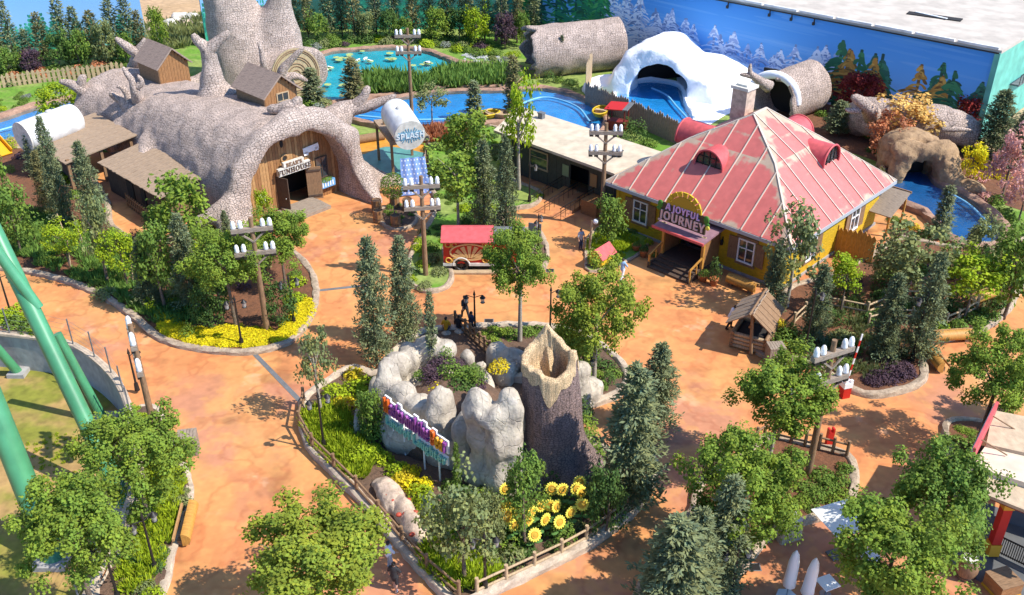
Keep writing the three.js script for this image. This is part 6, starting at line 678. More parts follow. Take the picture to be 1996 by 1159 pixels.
const GE = { broad: [1, 2, 3].map((s) => crownGeo(s, 135, 150, 0.061, 0.2, 0.38)), mid: [4, 5, 6].map((s) => crownGeo(s, 56, 46, 0.125, 0.3)), loose: [7, 8].map((s) => crownGeo(s, 46, 34, 0.12, 0.24, 0.35)), dense: [9, 10].map((s) => crownGeo(s, 74, 40, 0.11, 0.28, 0.7)), cedar: [11, 12, 13].map((s) => coniferGeo(s, 190, 56, 5, 0.17, 0.48)), slim: [14, 15].map((s) => coniferGeo(s, 130, 30, 9, 0.36, 0.5, 0.03)), far: [16, 17].map((s) => coniferGeo(s, 110, 22, 7, 0.34, 0.55)), shrub: [21, 22, 23, 24].map((s) => domeGeo(s, 420, 0.2)), ball: [27].map((s) => { const R = rng(s), L = new Leaves(); for (let i = 0; i < 1500; i++) { const d = rdir(R), q = d.clone().multiplyScalar(0.86 + 0.14 * R()), nn = d.clone().add(rdir(R).multiplyScalar(0.7)).normalize(); L.leaf(q.x, q.y, q.z, rdir(R).cross(nn).normalize(), nn, 0.13, 0.09, tintOf(R, 0.5)); } return L.build(); }), upright: [25, 26].map((s) => domeGeo(s, 420, 0.18, 1.7)), tuft: [31, 32, 33].map((s) => tuftGeo(s, 46, 1, 0.5)) };
let treeNo = 0; const uid = () => treeNo++;
function leaves(name, g, m, parent) { return raw(name, g, m, parent); }
// broad tree: [x, z, height, crown radius]
function tree(kind, m, [x, z, h, r], label, group, o = {}) {
  const k = uid(), t = thing(o.name || 'broadleaf_tree', label, 'tree', [x, o.y ?? 0.15, z], k * 1.7, group), bot = o.bare ?? 0.42, ch = h * (1 - bot) / 2, cy = h - ch, c = leaves('crown', GE[kind][k % GE[kind].length], LM[m], t); c.position.set(0, cy, 0); c.scale.set(r * 1.04, ch * 1.08, r * 1.04);
  const R = rng(k + 50), lx = (R() - 0.5) * 0.3, tr = Math.max(0.05, h * 0.016), gs = [limb([[0, -0.1, 0, tr * 1.3], [lx * 0.4, h * bot * 0.6, 0, tr], [lx, cy, 0, tr * 0.6]], k, 7, 0.05)]; for (let i = 0; i < 4; i++) { const a = R() * 7, y = mix(h * bot, cy, 0.2 + 0.6 * R()); gs.push(limb([[lx * y / cy, y, 0, tr * 0.5], [Math.cos(a) * r * 0.3, y + ch * 0.4, Math.sin(a) * r * 0.3, tr * 0.35], [Math.cos(a) * r * 0.65, y + ch * 0.8, Math.sin(a) * r * 0.65, tr * 0.12]], k + i, 5, 0.05)); } part('trunk', gs, o.pale ? paleTrunk : trunkM, t); return t;
}
function conifer(kind, m, [x, z, h, r], label, group, o = {}) { const k = uid(), t = thing(o.name || 'conifer_tree', label, 'tree', [x, o.y ?? 0.15, z], k * 2.1, group), A = { cedar: 5, slim: 9, far: 7 }[kind], c = leaves('crown', GE[kind][k % GE[kind].length], LM[m], t); c.scale.set(r * 1.05, h / A, r * 1.05); part('trunk', bar([0, -0.1, 0], [0, h * 0.85, 0], Math.max(0.07, h * 0.012), 0.02, 6), trunkM, t); return t; }
function shrub(kind, m, x, z, r, label, group, y = 0.2, sy = 1) { const k = uid(), o = leaves(numbered('shrub'), GE[kind][k % GE[kind].length], LM[m], scene); tag(o, label, 'shrub', group); o.position.set(x, y - 0.03, z); o.scale.set(r, r * sy, r); o.rotation.y = k * 1.3; return o; }
const inside = (p, x, z) => { let c = false; for (let i = 0, j = p.length - 1; i < p.length; j = i++) if ((p[i].y > z) !== (p[j].y > z) && x < (p[j].x - p[i].x) * (z - p[i].y) / (p[j].y - p[i].y) + p[i].x) c = !c; return c; };
function scatter(p, n, seed, gap) { const R = rng(seed), xs = p.map((q) => q.x), zs = p.map((q) => q.y), x0 = Math.min(...xs), x1 = Math.max(...xs), z0 = Math.min(...zs), z1 = Math.max(...zs), out = []; for (let i = 0; i < n * 40 && out.length < n; i++) { const x = mix(x0, x1, R()), z = mix(z0, z1, R()); if (inside(p, x, z) && !out.some((q) => Math.hypot(q[0] - x, q[1] - z) < gap)) out.push([x, z]); } return out; }
function cover(name, label, kind, m, list, n, size, seed, y = 0.2, sy = 1) { const p = polyOf(list, 0.8), pts = scatter(p, n, seed, size * 0.35), R = rng(seed + 1), im = new THREE.InstancedMesh(GE[kind][seed % GE[kind].length], LM[m], pts.length), M4 = new THREE.Matrix4(); pts.forEach(([x, z], i) => { const s = size * (0.7 + 0.6 * R()); M4.compose(V(x, y - 0.02, z), new THREE.Quaternion().setFromEuler(new THREE.Euler((R() - 0.5) * 0.3, R() * 7, (R() - 0.5) * 0.3)), V(s, s * sy, s)); im.setMatrixAt(i, M4); }); im.name = numbered(name); im.castShadow = im.receiveShadow = true; im.userData = { kind: 'stuff', label, category: 'ground cover' }; scene.add(im); return im; }

const ORD = ['leftmost', 'second', 'third', 'fourth', 'fifth', 'sixth', 'seventh', 'eighth', 'ninth', 'tenth', 'eleventh', 'twelfth', 'thirteenth', 'fourteenth', 'fifteenth'];
const ordinal = (i) => (i ? ORD[i] + ' from the left' : 'leftmost');
// --- broadleaf trees ---
tree('broad', 'maple2', [-8.34,-28.87,6.34,2.8], 'maple at the bottom edge left of the island fence'); tree('broad', 'maple', [-17.86,-35.76,6.29,2.37], 'maple crown overlapping the green column foot by the lawn', undefined, { bare: 0.35 }); tree('broad', 'maple', [-18.87,-30.72,6.79,2.25], 'maple at lower left between lawn and bench', undefined, { bare: 0.3 });
tree('broad', 'maple', [13.34,-39.42,7.22,2.3], 'maple on a pale trunk left of the pole beside the barrier', undefined, { pale: 1, bare: 0.4 }); tree('broad', 'maple', [10.37,-33.53,6.89,2.32], 'maple behind the lower cedars in the pole bed', undefined, { bare: 0.25 }); tree('broad', 'green', [18.66,-32.24,7.43,2.25], 'large dark maple left of the pavilion', undefined, { bare: 0.25 }); tree('broad', 'maple', [15.61,-29,7.24,2.37], 'maple hiding the white tables at lower right', undefined, { bare: 0.3 }); tree('broad', 'maple', [25.21,-41.52,7.36,2.01], 'maple leaning over the pavilion roof edge', undefined, { bare: 0.42 }); tree('broad', 'green', [29.16,-43.5,4.85,1.68], 'maple cut by the right picture edge above the pavilion', undefined, { bare: 0.3 });
tree('broad', 'maple', [0.49,-51.9,8.01,1.85], 'round-crowned maple in front of the red wagon', undefined, { pale: 1 }); tree('broad', 'maple2', [4.83,-47.03,8.09,2.21], 'tall maple on a pale trunk behind the stump', undefined, { pale: 1, bare: 0.3 }); tree('loose', 'olive', [-10.8,-44.35,6.07,1.02], 'slim loose tree at the upper left corner of the island', undefined, { pale: 1, bare: 0.28 });
tree('broad', 'maple', [-15.7,-58.67,5.61,2.05], 'maple beside the clipped column in the left bed', undefined, { bare: 0.35 }); tree('broad', 'maple', [-17.9,-53.61,7.15,2.18], 'maple left of the pole above the yellow groundcover', undefined, { bare: 0.4 }); tree('mid', 'maple', [-19.67,-56.32,5.05,1.52], 'bushy maple behind the yellow groundcover', undefined, { bare: 0.3 }); tree('mid', 'green', [-23.1,-55.66,6.49,1.25], 'upright tree at the left bed front edge', undefined, { bare: 0.3 }); tree('mid', 'maple', [-23.86,-62.71,6.51,2.37], 'broad tree in front of the lean-to shed corner', undefined, { bare: 0.3 });
tree('mid', 'maple', [-4.14,-67.72,6.95,2.22], 'tree behind the red wagon', undefined, { pale: 1 }); tree('mid', 'maple', [-4.12,-77.78,6.11,2.17], 'tree between the canal and the red wagon', undefined, { bare: 0.25 }); tree('loose', 'olive', [-7.69,-89.33,4.64,1.61], 'small round tree at the canal behind the jar', undefined, { pale: 1 }); tree('loose', 'lime', [0.6,-75.21,9.58,1.54], 'yellow-green slender tree leaning over the wing roof', undefined, { pale: 1, bare: 0.3 }); tree('mid', 'green', [7.15,-65.14,4.22,1.25], 'small tree at the corner of the yellow house', undefined, { bare: 0.15 });
tree('loose', 'olive', [18.46,-56.19,7.68,2], 'loose olive tree overlapping the red roof corner', undefined, { bare: 0.25, pale: 1 }); tree('loose', 'olive', [26.64,-56.86,6.04,2.37], 'broad olive tree above the queue fence', undefined, { bare: 0.25 }); tree('mid', 'olive', [26.09,-59.1,3.63,1.59], 'olive tree behind the yellow screen', undefined, { bare: 0.2 }); tree('mid', 'lime', [21.89,-55.53,4.05,1.14], 'small lime tree right of the pines', undefined, { bare: 0.5 }); tree('mid', 'lime', [29.67,-54.49,4.97,1.85], 'wide lime tree in the right bed', undefined, { bare: 0.45 }); tree('mid', 'green', [32.51,-54.88,6.88,1.81], 'green tree at the right edge above the bench', undefined, { bare: 0.2 }); tree('mid', 'olive', [32.19,-59.1,4.79,1.58], 'olive tree at the end of the dark channel', undefined, { bare: 0.15 }); tree('mid', 'green', [35.6,-59.1,4.4,1.41], 'dark tree cut by the right edge', undefined, { bare: 0.15 });
tree('mid', 'green', [-36.28,-63.67,5.54,1.71], 'dense green tree at the left edge', undefined, { bare: 0.15 }); tree('mid', 'green', [-38.46,-66.15,7.73,1.25], 'tall green tree cut by the left edge', undefined, { bare: 0.1 }); tree('dense', 'lime', [-31.9,-61.78,3.47,1.21], 'small lime tree on a bare trunk in the left bed', undefined, { bare: 0.45 }); tree('dense', 'lime', [-26.84,-59.1,4.02,1.16], 'lime tree with reddish tips in the left bed', undefined, { bare: 0.4 }); tree('loose', 'olive', [-28.31,-59.39,6.85,1.15], 'pale loose tree among the left conifers', undefined, { bare: 0.2 }); tree('dense', 'lime', [-44,-90.72,3.83,2.03], 'round lime shrub-tree beside the left jar', undefined, { bare: 0.05 }); tree('mid', 'maple', [-40.07,-109.91,6.86,1.1], 'young tree on the bare dirt at upper left', undefined, { bare: 0.3, pale: 1 }); tree('mid', 'lime', [-19.25,-68.79,2.86,0.68], 'small upright shrub-tree left of the plank door', undefined, { bare: 0.05 });
tree('dense', 'lime', [-22.34,-62.09,2.66,1.1], 'orange-tipped low tree behind the insulator pole', undefined, { bare: 0.2 }); tree('mid', 'deep', [-26.89,-66.15,2.59,0.97], 'dark shrub-tree by the lattice fence', undefined, { bare: 0.1 });
// autumn plants
tree('loose', 'tan', [35.81,-83.6,5.35,2.88], 'tan autumn tree over the rock cave', undefined, { bare: 0.35 }); tree('loose', 'rust', [33.54,-82.14,4.55,1.94], 'rust coloured tree beside the red roof corner', undefined, { bare: 0.15 }); tree('loose', 'pink', [40.41,-73.57,6.04,1.87], 'pink flowering tree at the right edge', undefined, { bare: 0.15 }); tree('loose', 'pink', [40.16,-69.71,4.81,1.6], 'lower pink flowering tree at the right edge', undefined, { bare: 0.1 }); tree('loose', 'yellow', [39.12,-76.47,3.63,1.3], 'yellow flowering tree right of the rock cave', undefined, { bare: 0.1 }); tree('mid', 'red', [43.09,-87.71,4.19,1.45], 'dark red tree before the painted wall corner', undefined, { bare: 0.1 }); tree('mid', 'red', [34.57,-93.76,3.96,1.78], 'dark red tree behind the branched log', undefined, { bare: 0.1 });
{ const o = tree('ball', 'green', [-9.3,-69.89,3.7,0.92], 'clipped ball topiary on a bare stem', undefined, { bare: 0.5 }); const c = o.children[0]; c.scale.multiplyScalar(1.05); }
// --- conifers ---
const C1 = [[[-8.32,-49.71,8.45,1.21], 'left of two tall cedars above the rock island', 'cedar'], [[-6.77,-51.79,7.45,1.13], 'right of two tall cedars above the rock island', 'cedar'], [[5.79,-36.93,8.34,1.71], 'large cedar right of the hollow stump', 'cedar'], [[7.98,-43.27,5.46,1.17], 'smaller cedar behind the large stump cedar', 'cedar'], [[9.39,-31.47,6.46,1.23], 'narrow cedar in front of the pole-bed maple', 'cedar'], [[6.9,-29.56,5.89,1.83], 'wide cedar at the bottom edge right of the island', 'cedar'], [[7.92,-30.28,5.78,1.2], 'cedar between the two lower cedars', 'cedar'], [[19.08,-52.02,5.44,0.95], 'dark pine in front of the right queue fence', 'cedar2'], [[17.14,-55.27,5.01,0.93], 'dark pine beside the well hut roof', 'cedar2'], [[25.04,-50.05,7.27,1.1], 'tall grey-green pine above the plum shrubs', 'cedar'], [[22.82,-50.05,5.9,1.11], 'dark pine left of the tall grey-green pine', 'cedar2'], [[-0.47,-65.47,8.46,0.97], 'pointed cypress at the end of the side wing', 'cedar2'], [[-2.14,-67.45,7.45,1.15], 'greyish cypress behind the red wagon tree', 'cedar'], [[-21.39,-56.06,6.88,1.17], 'drooping conifer behind the yellow groundcover', 'cedar'], [[-24.24,-56.32,5.05,1.01], 'dark conifer at the front of the left bed', 'cedar2'], [[-32.07,-67.72,7.19,1.08], 'grey conifer before the lean-to shed', 'cedar'], [[-34.89,-68.61,8.76,0.97], 'tall spindly conifer left of the shed', 'cedar'], [[-41.12,-78.33,4.1,0.92], 'small conifer before the left jar', 'cedar'], [[-36.92,-70.64,5.27,0.89], 'conifer between the jar and the lime shrub', 'cedarB'], [[-20.8,-63.67,3.56,0.56], 'thin conifer left of the insulator pole', 'cedar'], [[31.11,-88.51,3.17,1.34], 'feathery conifer behind the red roof corner', 'cedar'], [[43.8,-83.6,5.82,1.84], 'conifer at the teal wall', 'cedar2'], [[44.33,-80.03,5.21,1.56], 'conifer at the right edge before the teal wall', 'cedar'], [[28.86,-70.64,3.99,0.61], 'slim conifer at the yellow house right corner', 'cedarB']];
for (const [a, l, m] of C1) conifer('cedar', m, a, l);
for (const [a, l, m] of [[[-4.58,-46.41,6.84,0.44], 'thin pointed juniper on top of the rocks', 'cedar'], [[32.63,-66.67,4.19,0.77], 'slim conifer standing in the dark channel bed', 'cedar'], [[-3.71,-92.15,3.87,0.9], 'slim conifer beside the canal boats', 'cedar'], [[0.1,-93.32,6.04,0.96], 'slim brownish conifer at the canal hedge end', 'cedarB'], [[5.44,-106.14,4.48,0.45], 'very thin cypress in front of the hollow log', 'cedar2'], [[-16.43,-97.61,4.55,1.16], 'slim conifer at the pond hedge', 'cedarB'], [[-20.43,-96.66,3.78,1.15], 'conifer behind the log arch at the pond', 'cedar']]) conifer('slim', m, a, l);
tree('dense', 'deep', [-15.05,-53.73,3.01,0.92], 'dark clipped column shrub beside the pole', undefined, { bare: 0.02 }); tree('dense', 'deep', [-19.5,-53.73,3.09,1.05], 'dark clipped column behind the yellow groundcover', undefined, { bare: 0.02 });
[[-59.1,-107.99,6.89,1.03], [-57.65,-108.37,5.67,1.03], [-56.63,-109.52,7.41,1.09], [-55.15,-109.91,4.12,0.99], [-53.54,-110.3,5.86,1.16], [-51.1,-110.69,7.69,1.22], [-49.71,-111.08,6.34,1.17], [-48.07,-111.48,5.79,1.29], [-45.68,-111.48,7.04,1.29], [-44.03,-111.88,7.74,1.23], [-42.96,-112.28,5.58,1]].forEach((a, i) => conifer('far', i % 3 === 1 ? 'cedarB' : 'cedar', a, `conifer ${ordinal(i)} in the row before the left painted wall`, 'conifers before the left painted wall'));
[[-27.2,-121.76,8.95,1.07], [-25.38,-121.3,8.68,0.94], [-22.7,-121.76,8.95,1.13], [-21.29,-122.23,7.64,0.82], [-19.61,-121.3,9.63,1.13], [-16.91,-121.76,9.18,1.07], [-14.66,-121.76,9.78,0.94], [-12.35,-121.76,9.54,1.07], [-10.32,-122.23,8.25,0.95], [-8.08,-121.3,9.99,1.12], [-5.64,-121.3,9.63,1.13], [-3.36,-119.94,9.67,1.05], [-1.26,-119.04,9.5,1.05], [0.63,-119.49,9.41,0.93], [2.69,-121.3,9.4,0.94]].forEach((a, i) => conifer('far', ['cedar2', 'cedarB', 'cedar'][i % 3], a, `tall conifer ${ordinal(i)} in the row behind the pond lawn`, 'conifers behind the pond lawn'));
[[-55.96,-106.14,3.46,1.42], [-53.4,-106.87,2.9,1.31], [-50.97,-107.99,4.07,1.32], [-49.06,-108.75,4.89,1.44], [-46.04,-109.13,5.47,1.44], [-44.07,-109.91,3.54,1.17]].forEach((a, i) => tree('mid', ['green', 'plum', 'deep', 'green', 'olive', 'green'][i], a, `leafy tree ${ordinal(i)} between the conifers at upper left`, 'leafy trees at upper left', { bare: 0.1 }));
[[-23.87,-119.94,3.89,1.38], [-18.21,-120.39,3.53,1.26], [-15.16,-120.39,3.65,1.26], [-13.24,-120.39,3.16,1.14], [-9.36,-119.49,4.37,1.56], [-6.56,-120.39,3.78,1.39], [-4.26,-118.16,4.95,1.55], [-0.81,-116.86,4.43,1.41], [1.37,-117.72,3.84,1.24]].forEach((a, i) => tree('mid', ['green', 'olive', 'deep', 'green', 'maple', 'deep', 'lime', 'plum', 'green'][i], a, `leafy tree ${ordinal(i)} between the conifers behind the pond`, 'leafy trees behind the pond', { bare: 0.15 }));
// --- shrubs ---
const HUE = { green: 'mid-green', deep: 'dark green', olive: 'olive', lime: 'lime', plum: 'purplish', maple: 'bright green', grey: 'grey-green', rust: 'rusty', gold: 'golden', yellow: 'yellow', pink: 'pink', grass: 'lime' }; const massList = []; const MASS = new Set(['shrubs behind the pond lawn', 'shrubs behind the picket fence', 'plants on the left grass', 'shrubs in the wagon bed', 'shrubs in the topiary bed', 'shrubs beside the lawn']);
function shrubs(label, group, list, kinds, mats, y = 0.2, sy = 1) { const R = rng(label.length * 7 + list.length); if (MASS.has(group)) { for (let i = 0; i + 2 < list.length; i += 3) massList.push([list[i], y, list[i + 1], list[i + 2], sy * (0.85 + 0.3 * R()), mats[Math.floor(R() * mats.length)]]); return; } for (let i = 0; i + 2 < list.length; i += 3) { const kd = kinds[Math.floor(R() * kinds.length)], mt = mats[Math.floor(R() * mats.length)], r = list[i + 2], w = [r < 0.5 ? 'small' : r > 0.82 ? 'large' : '', HUE[mt], kd === 'upright' ? 'upright' : ''].filter((q) => q && !label.includes(q)).join(' '); shrub(kd, mt, list[i], list[i + 1], r, (w + ' ' + label).trim(), group, y, sy * (0.85 + 0.3 * R())); } }
const many = (poly, n, seed, gap, r0, r1) => scatter(poly, n, seed, gap).flatMap(([x, z], i) => [x, z, mix(r0, r1, hash(i, seed, 3))]);
shrubs('shrub in the planting strip along the back of the pond lawn', 'shrubs behind the pond lawn', many(polyOf([-24.86,-117.72, -22.8,-120.39, -15.25,-121.3, -6.24,-120.39, 0.12,-116.86, 0.72,-112.28, -6.01,-115.15, -12.41,-118.16, -19.86,-117.72]), 42, 61, 0.9, 0.6, 1.3), ['shrub', 'upright'], ['green', 'deep', 'olive', 'lime', 'plum', 'green']);
shrubs('shrub behind the pale picket fence at upper left', 'shrubs behind the picket fence', many(polyOf([-57.41,-104.33, -54.46,-107.99, -48.06,-109.52, -43.75,-110.69, -42.6,-107.62, -50.09,-105.77, -55.65,-102.93]), 30, 63, 0.9, 0.7, 1.3), ['shrub', 'upright'], ['green', 'deep', 'olive', 'rust', 'green']);
shrubs('small flowering plant on the grass left of the log', 'plants on the left grass', many(polyOf([-54.31,-97.61, -51.57,-101.22, -47.15,-102.58, -43.59,-104.33, -44.24,-99.22, -48.64,-96.82, -51.5,-93.76]), 34, 65, 0.6, 0.25, 0.6), ['shrub'], ['green', 'lime', 'grey', 'green'], 0.05);
shrubs('shrub in the left bed among the conifers', 'shrubs in the left bed', many(bedLeft, 60, 67, 1.2, 0.45, 1.0), ['shrub', 'shrub', 'upright'], ['green', 'deep', 'olive', 'green', 'lime', 'plum', 'maple']);
shrubs('round clipped shrub in the pole bed', 'clipped shrubs in the pole bed', [14.31,-40.2, 0.5, 15.1,-40.84, 0.5, 14.28,-39.18, 0.55, 15.35,-40.2, 0.5, 14.01,-39.38, 0.45, 15.42,-37.42, 0.6, 16.16,-37.99, 0.7, 16.93,-38.58, 0.6, 16.11,-38.98, 0.75, 15.05,-37.99, 0.65, 16.23,-37.04, 0.55, 14.55,-37.04, 0.6, 13.89,-36.49, 0.5, 13.29,-36.12, 0.5, 15.04,-36.49, 0.5, 17.49,-39.58, 0.5, 12.62,-35.41, 0.5, 11.96,-34.71, 0.55, 11.08,-34.03, 0.6, 13.25,-37.04, 0.5, 16.78,-37.61, 0.5, 14.96,-39.18, 0.45], ['shrub'], ['green', 'green', 'maple'], 0.2, 1.1);
shrubs('low round shrub in the bed beside the pavilion', 'shrubs beside the pavilion', [24.96,-42.95, 0.45, 25.36,-42.68, 0.4, 24.44,-42.05, 0.45, 24.71,-41.48, 0.4, 24.1,-41.05, 0.4, 24.23,-40.41, 0.45, 23.71,-39.79, 0.4, 23.9,-39.38, 0.45, 23.39,-38.58, 0.4, 25.25,-42.05, 0.4], ['shrub'], ['green', 'maple'], 0.2, 0.7);
shrubs('shrub in the right bed between the pines', 'shrubs in the right bed', many(polyOf([16.75,-50.73, 19.12,-55.01, 22.83,-58.39, 30.44,-63.67, 35.79,-62.87, 33.6,-57, 29.5,-53.73, 25.51,-51.9, 21.65,-47.97, 19.16,-50.16]), 46, 69, 1.1, 0.45, 0.95), ['shrub', 'upright'], ['green', 'deep', 'olive', 'lime', 'green', 'plum']);
shrubs('dark plum shrub in the kerbed bed by the barrier', 'plum shrubs', [21.45,-47.34, 0.55, 22.06,-47.55, 0.6, 22.64,-47.7, 0.6, 23.25,-47.97, 0.6, 23.84,-48.24, 0.6, 21.93,-48.08, 0.55, 22.69,-48.5, 0.6, 23.42,-48.83, 0.6, 21.26,-47.7, 0.5, 23.96,-48.94, 0.55], ['shrub'], ['plum'], 0.2, 1.2);
shrubs('yellow-tipped shrub beside the well hut', 'yellow shrubs by the well hut', [17.13,-53.73, 0.8, 17.5,-52.5, 0.7, 17.7,-51.31, 0.6, 17.05,-51.31, 0.55, 16.58,-52.81, 0.6], ['shrub'], ['lime', 'gold', 'lime']);
shrubs('green bush at the bench end of the right bed', 'bushes at the right bench', [27.64,-53.24, 0.7, 28.95,-53.61, 0.7, 30.38,-54.24, 0.8, 31.49,-54.88, 0.8, 32.79,-56.32, 0.8, 20.6,-50.73, 0.8, 21.26,-51.31, 0.7], ['shrub'], ['green', 'deep'], 0.2, 1.2);
shrubs('shrub in the canal planting below the palisade', 'shrubs below the palisade', [11.23,-89.06, 0.9, 12.01,-87.17, 1.0, 12.78,-85.48, 0.9, 10.51,-86.78, 0.6, 5.19,-104.33, 0.7, 4.06,-104.33, 0.8, 6.27,-103.45, 0.8, 6.74,-101.72, 0.6], ['shrub', 'upright'], ['green', 'grey', 'deep']);
shrubs('shrub on the pond bank near the giant trunk', 'shrubs on the pond bank', [-24.55,-116, 0.7, -23.59,-116.86, 0.8, -24.41,-111.88, 0.6, -19.05,-96.04, 1.0, -19.66,-95.27, 0.9, -20.58,-95.73, 1.1, -6.08,-116.86, 0.9, -8,-117.72, 0.8, -2.28,-112.28, 0.6, -0.78,-111.88, 0.6], ['shrub'], ['green', 'olive', 'grey']);
shrubs('shrub beside the red wagon and its trees', 'shrubs in the wagon bed', many(bedWagon, 85, 71, 0.6, 0.3, 0.8), ['shrub', 'upright'], ['green', 'deep', 'olive', 'lime']);
shrubs('small shrub around the topiary ball', 'shrubs in the topiary bed', many(bedTopiary, 10, 73, 0.5, 0.3, 0.5), ['shrub'], ['green']); shrubs('shrub in the small bed behind the round-crowned maple', 'shrubs behind the maple', many(bedCart, 9, 74, 0.7, 0.4, 0.7), ['shrub'], ['green', 'maple']);
shrubs('shrub in the bed along the upper edge of the rock island', 'shrubs above the stump', [-0.43,-52.81, 0.6, 0.07,-52.5, 0.7, 1.06,-52.81, 0.7, 1.72,-53.11, 0.6, -1.09,-52.81, 0.7, 3.67,-52.2, 0.7, 4.27,-51.31, 0.8, 4.88,-50.73, 0.7, 3.91,-50.73, 0.7, 5.7,-49.05, 0.7, 5.22,-46.92, 0.55, 4.75,-46.67, 0.5, 4.45,-49.05, 0.7, 6.1,-48.24, 0.6, 3.37,-52.81, 0.6], ['shrub'], ['green', 'deep', 'maple', 'green']);
shrubs('shrub in the bed right of the hollow stump', 'shrubs right of the stump', [3.8,-43.5, 0.8, 4.03,-42.59, 0.8, 4.22,-41.26, 0.8, 4.42,-40.2, 0.7, 4.01,-44.44, 0.7, 3.76,-47.97, 0.5, 4.52,-47.7, 0.55, 5.16,-48.08, 0.5, 3.37,-46.41, 0.5, 5.72,-47.44, 0.5, 4.94,-49.32, 0.6, 2.93,-50.16, 0.6, 2.49,-51.31, 0.6, -1.24,-51.79, 0.6, -1.91,-52.5, 0.5], ['shrub', 'upright'], ['deep', 'green', 'green', 'maple'], 0.25);
shrubs('shrub growing on top of the rock outcrop', 'shrubs on the rocks', [-4.61,-44.39, 0.6, -3.95,-45.15, 0.8, -4.48,-43.55, 0.55, -3.31,-43.9, 0.8, -2.61,-43.75, 0.9, -2.03,-43.41, 0.7, -2.72,-42.98, 0.8, -2.35,-44.39, 0.7, -3.15,-45.15, 0.6, -1.89,-43.16, 0.6, -4.17,-44.05, 0.6, -3.7,-45.66, 0.5, -5.02,-44.14, 0.5], ['shrub', 'upright'], ['green', 'deep', 'green', 'plum'], 3.0);
shrubs('bright yellow shrub on the rock outcrop', 'yellow shrubs on the rocks', [-3.93,-42.93, 0.75, -0.75,-45.2, 0.7, -3.59,-42.74, 0.6], ['shrub'], ['gold', 'yellow'], 2.8);
shrubs('lime shrub at the left foot of the rock outcrop', 'lime shrubs below the rocks', [-10.26,-45.91, 0.9, -9.28,-46.41, 0.9, -9.66,-44.92, 0.8, -8.44,-46.92, 0.9, -9.5,-47.97, 0.7, -8.03,-40.41, 0.9, -7.4,-40.84, 0.7, -8.41,-40.2, 0.7, -6.77,-40.2, 0.6], ['shrub'], ['lime', 'grass', 'gold'], 0.25, 1.1);
shrubs('yellow shrub below the letter sign', 'yellow shrubs at the sign', [-6.01,-39.38, 0.7, -5.53,-38.58, 0.75, -5.1,-38.19, 0.7, -4.65,-37.61, 0.75, -4.33,-36.86, 0.7, -4.07,-36.12, 0.6, -5.32,-39.18, 0.6, -4.49,-38.19, 0.55], ['shrub'], ['gold', 'yellow', 'lime'], 0.25, 1.1);
shrubs('leafy shrub in the lower part of the rock island', 'shrubs in the lower island', many(polyOf([-3.51,-36.12, -1,-37.99, 3.79,-38.78, 6.1,-37.99, 3.55,-35.06, 0.53,-33.2, -1.39,-32.72, -2.91,-34.37]), 40, 79, 0.75, 0.4, 0.85), ['shrub', 'upright'], ['green', 'olive', 'deep', 'maple', 'olive'], 0.25);
shrubs('shrub behind the letter sign below the cliff', 'shrubs below the cliff', [-7.89,-42.59, 0.9, -7.39,-41.92, 0.8, -8.52,-43.04, 0.7, -3.1,-37.99, 0.6, -2.44,-37.8, 0.5], ['upright', 'shrub'], ['deep', 'olive', 'green'], 0.25, 1.2);
tree('mid', 'green', [-7.78,-42.14,3.3,0.77], 'dense bush-tree left of the letter sign', undefined, { bare: 0.03, y: 0.25 }); tree('mid', 'green', [0.59,-34.2,5.38,0.97], 'glossy green tree in front of the stump foot', undefined, { bare: 0.3, y: 0.25 }); tree('mid', 'olive', [-2.19,-31.84,5.94,1.41], 'olive tree at the lower tip of the island', undefined, { bare: 0.28, y: 0.25 }); tree('mid', 'olive', [-1.04,-33.37,4.14,0.71], 'reddish olive shrub-tree in the lower island', undefined, { bare: 0.15, y: 0.25 }); tree('mid', 'deep', [4.53,-34.88,3.88,0.91], 'dark bush-tree under the large cedar', undefined, { bare: 0.05, y: 0.25 }); conifer('slim', 'green', [-2.79,-38.07,3.02,0.23], 'climbing vine at the cliff foot left of the stump', undefined, { name: 'climbing_vine' }); conifer('slim', 'green', [-0.95,-38.19,2.53,0.21], 'climbing vine on the cliff beside the stump', undefined, { name: 'climbing_vine' });
shrubs('shrub beside the lower lawn kerb', 'shrubs beside the lawn', many(bedLawn, 30, 81, 0.6, 0.3, 0.6), ['shrub', 'upright'], ['green', 'deep', 'lime', 'olive'], 0.2); shrubs('hedge bush at the left edge above the grey wall', 'hedge above the wall', many(bedHedge, 12, 82, 0.7, 0.6, 0.9), ['shrub'], ['green', 'lime'], 0.2, 1.3); shrubs('dense shrub on the inner pond hedge', 'pond hedge shrubs', [-16.43,-101.55, 0.8, -0.74,-106.14, 0.6], ['shrub'], ['deep'], 0.3);
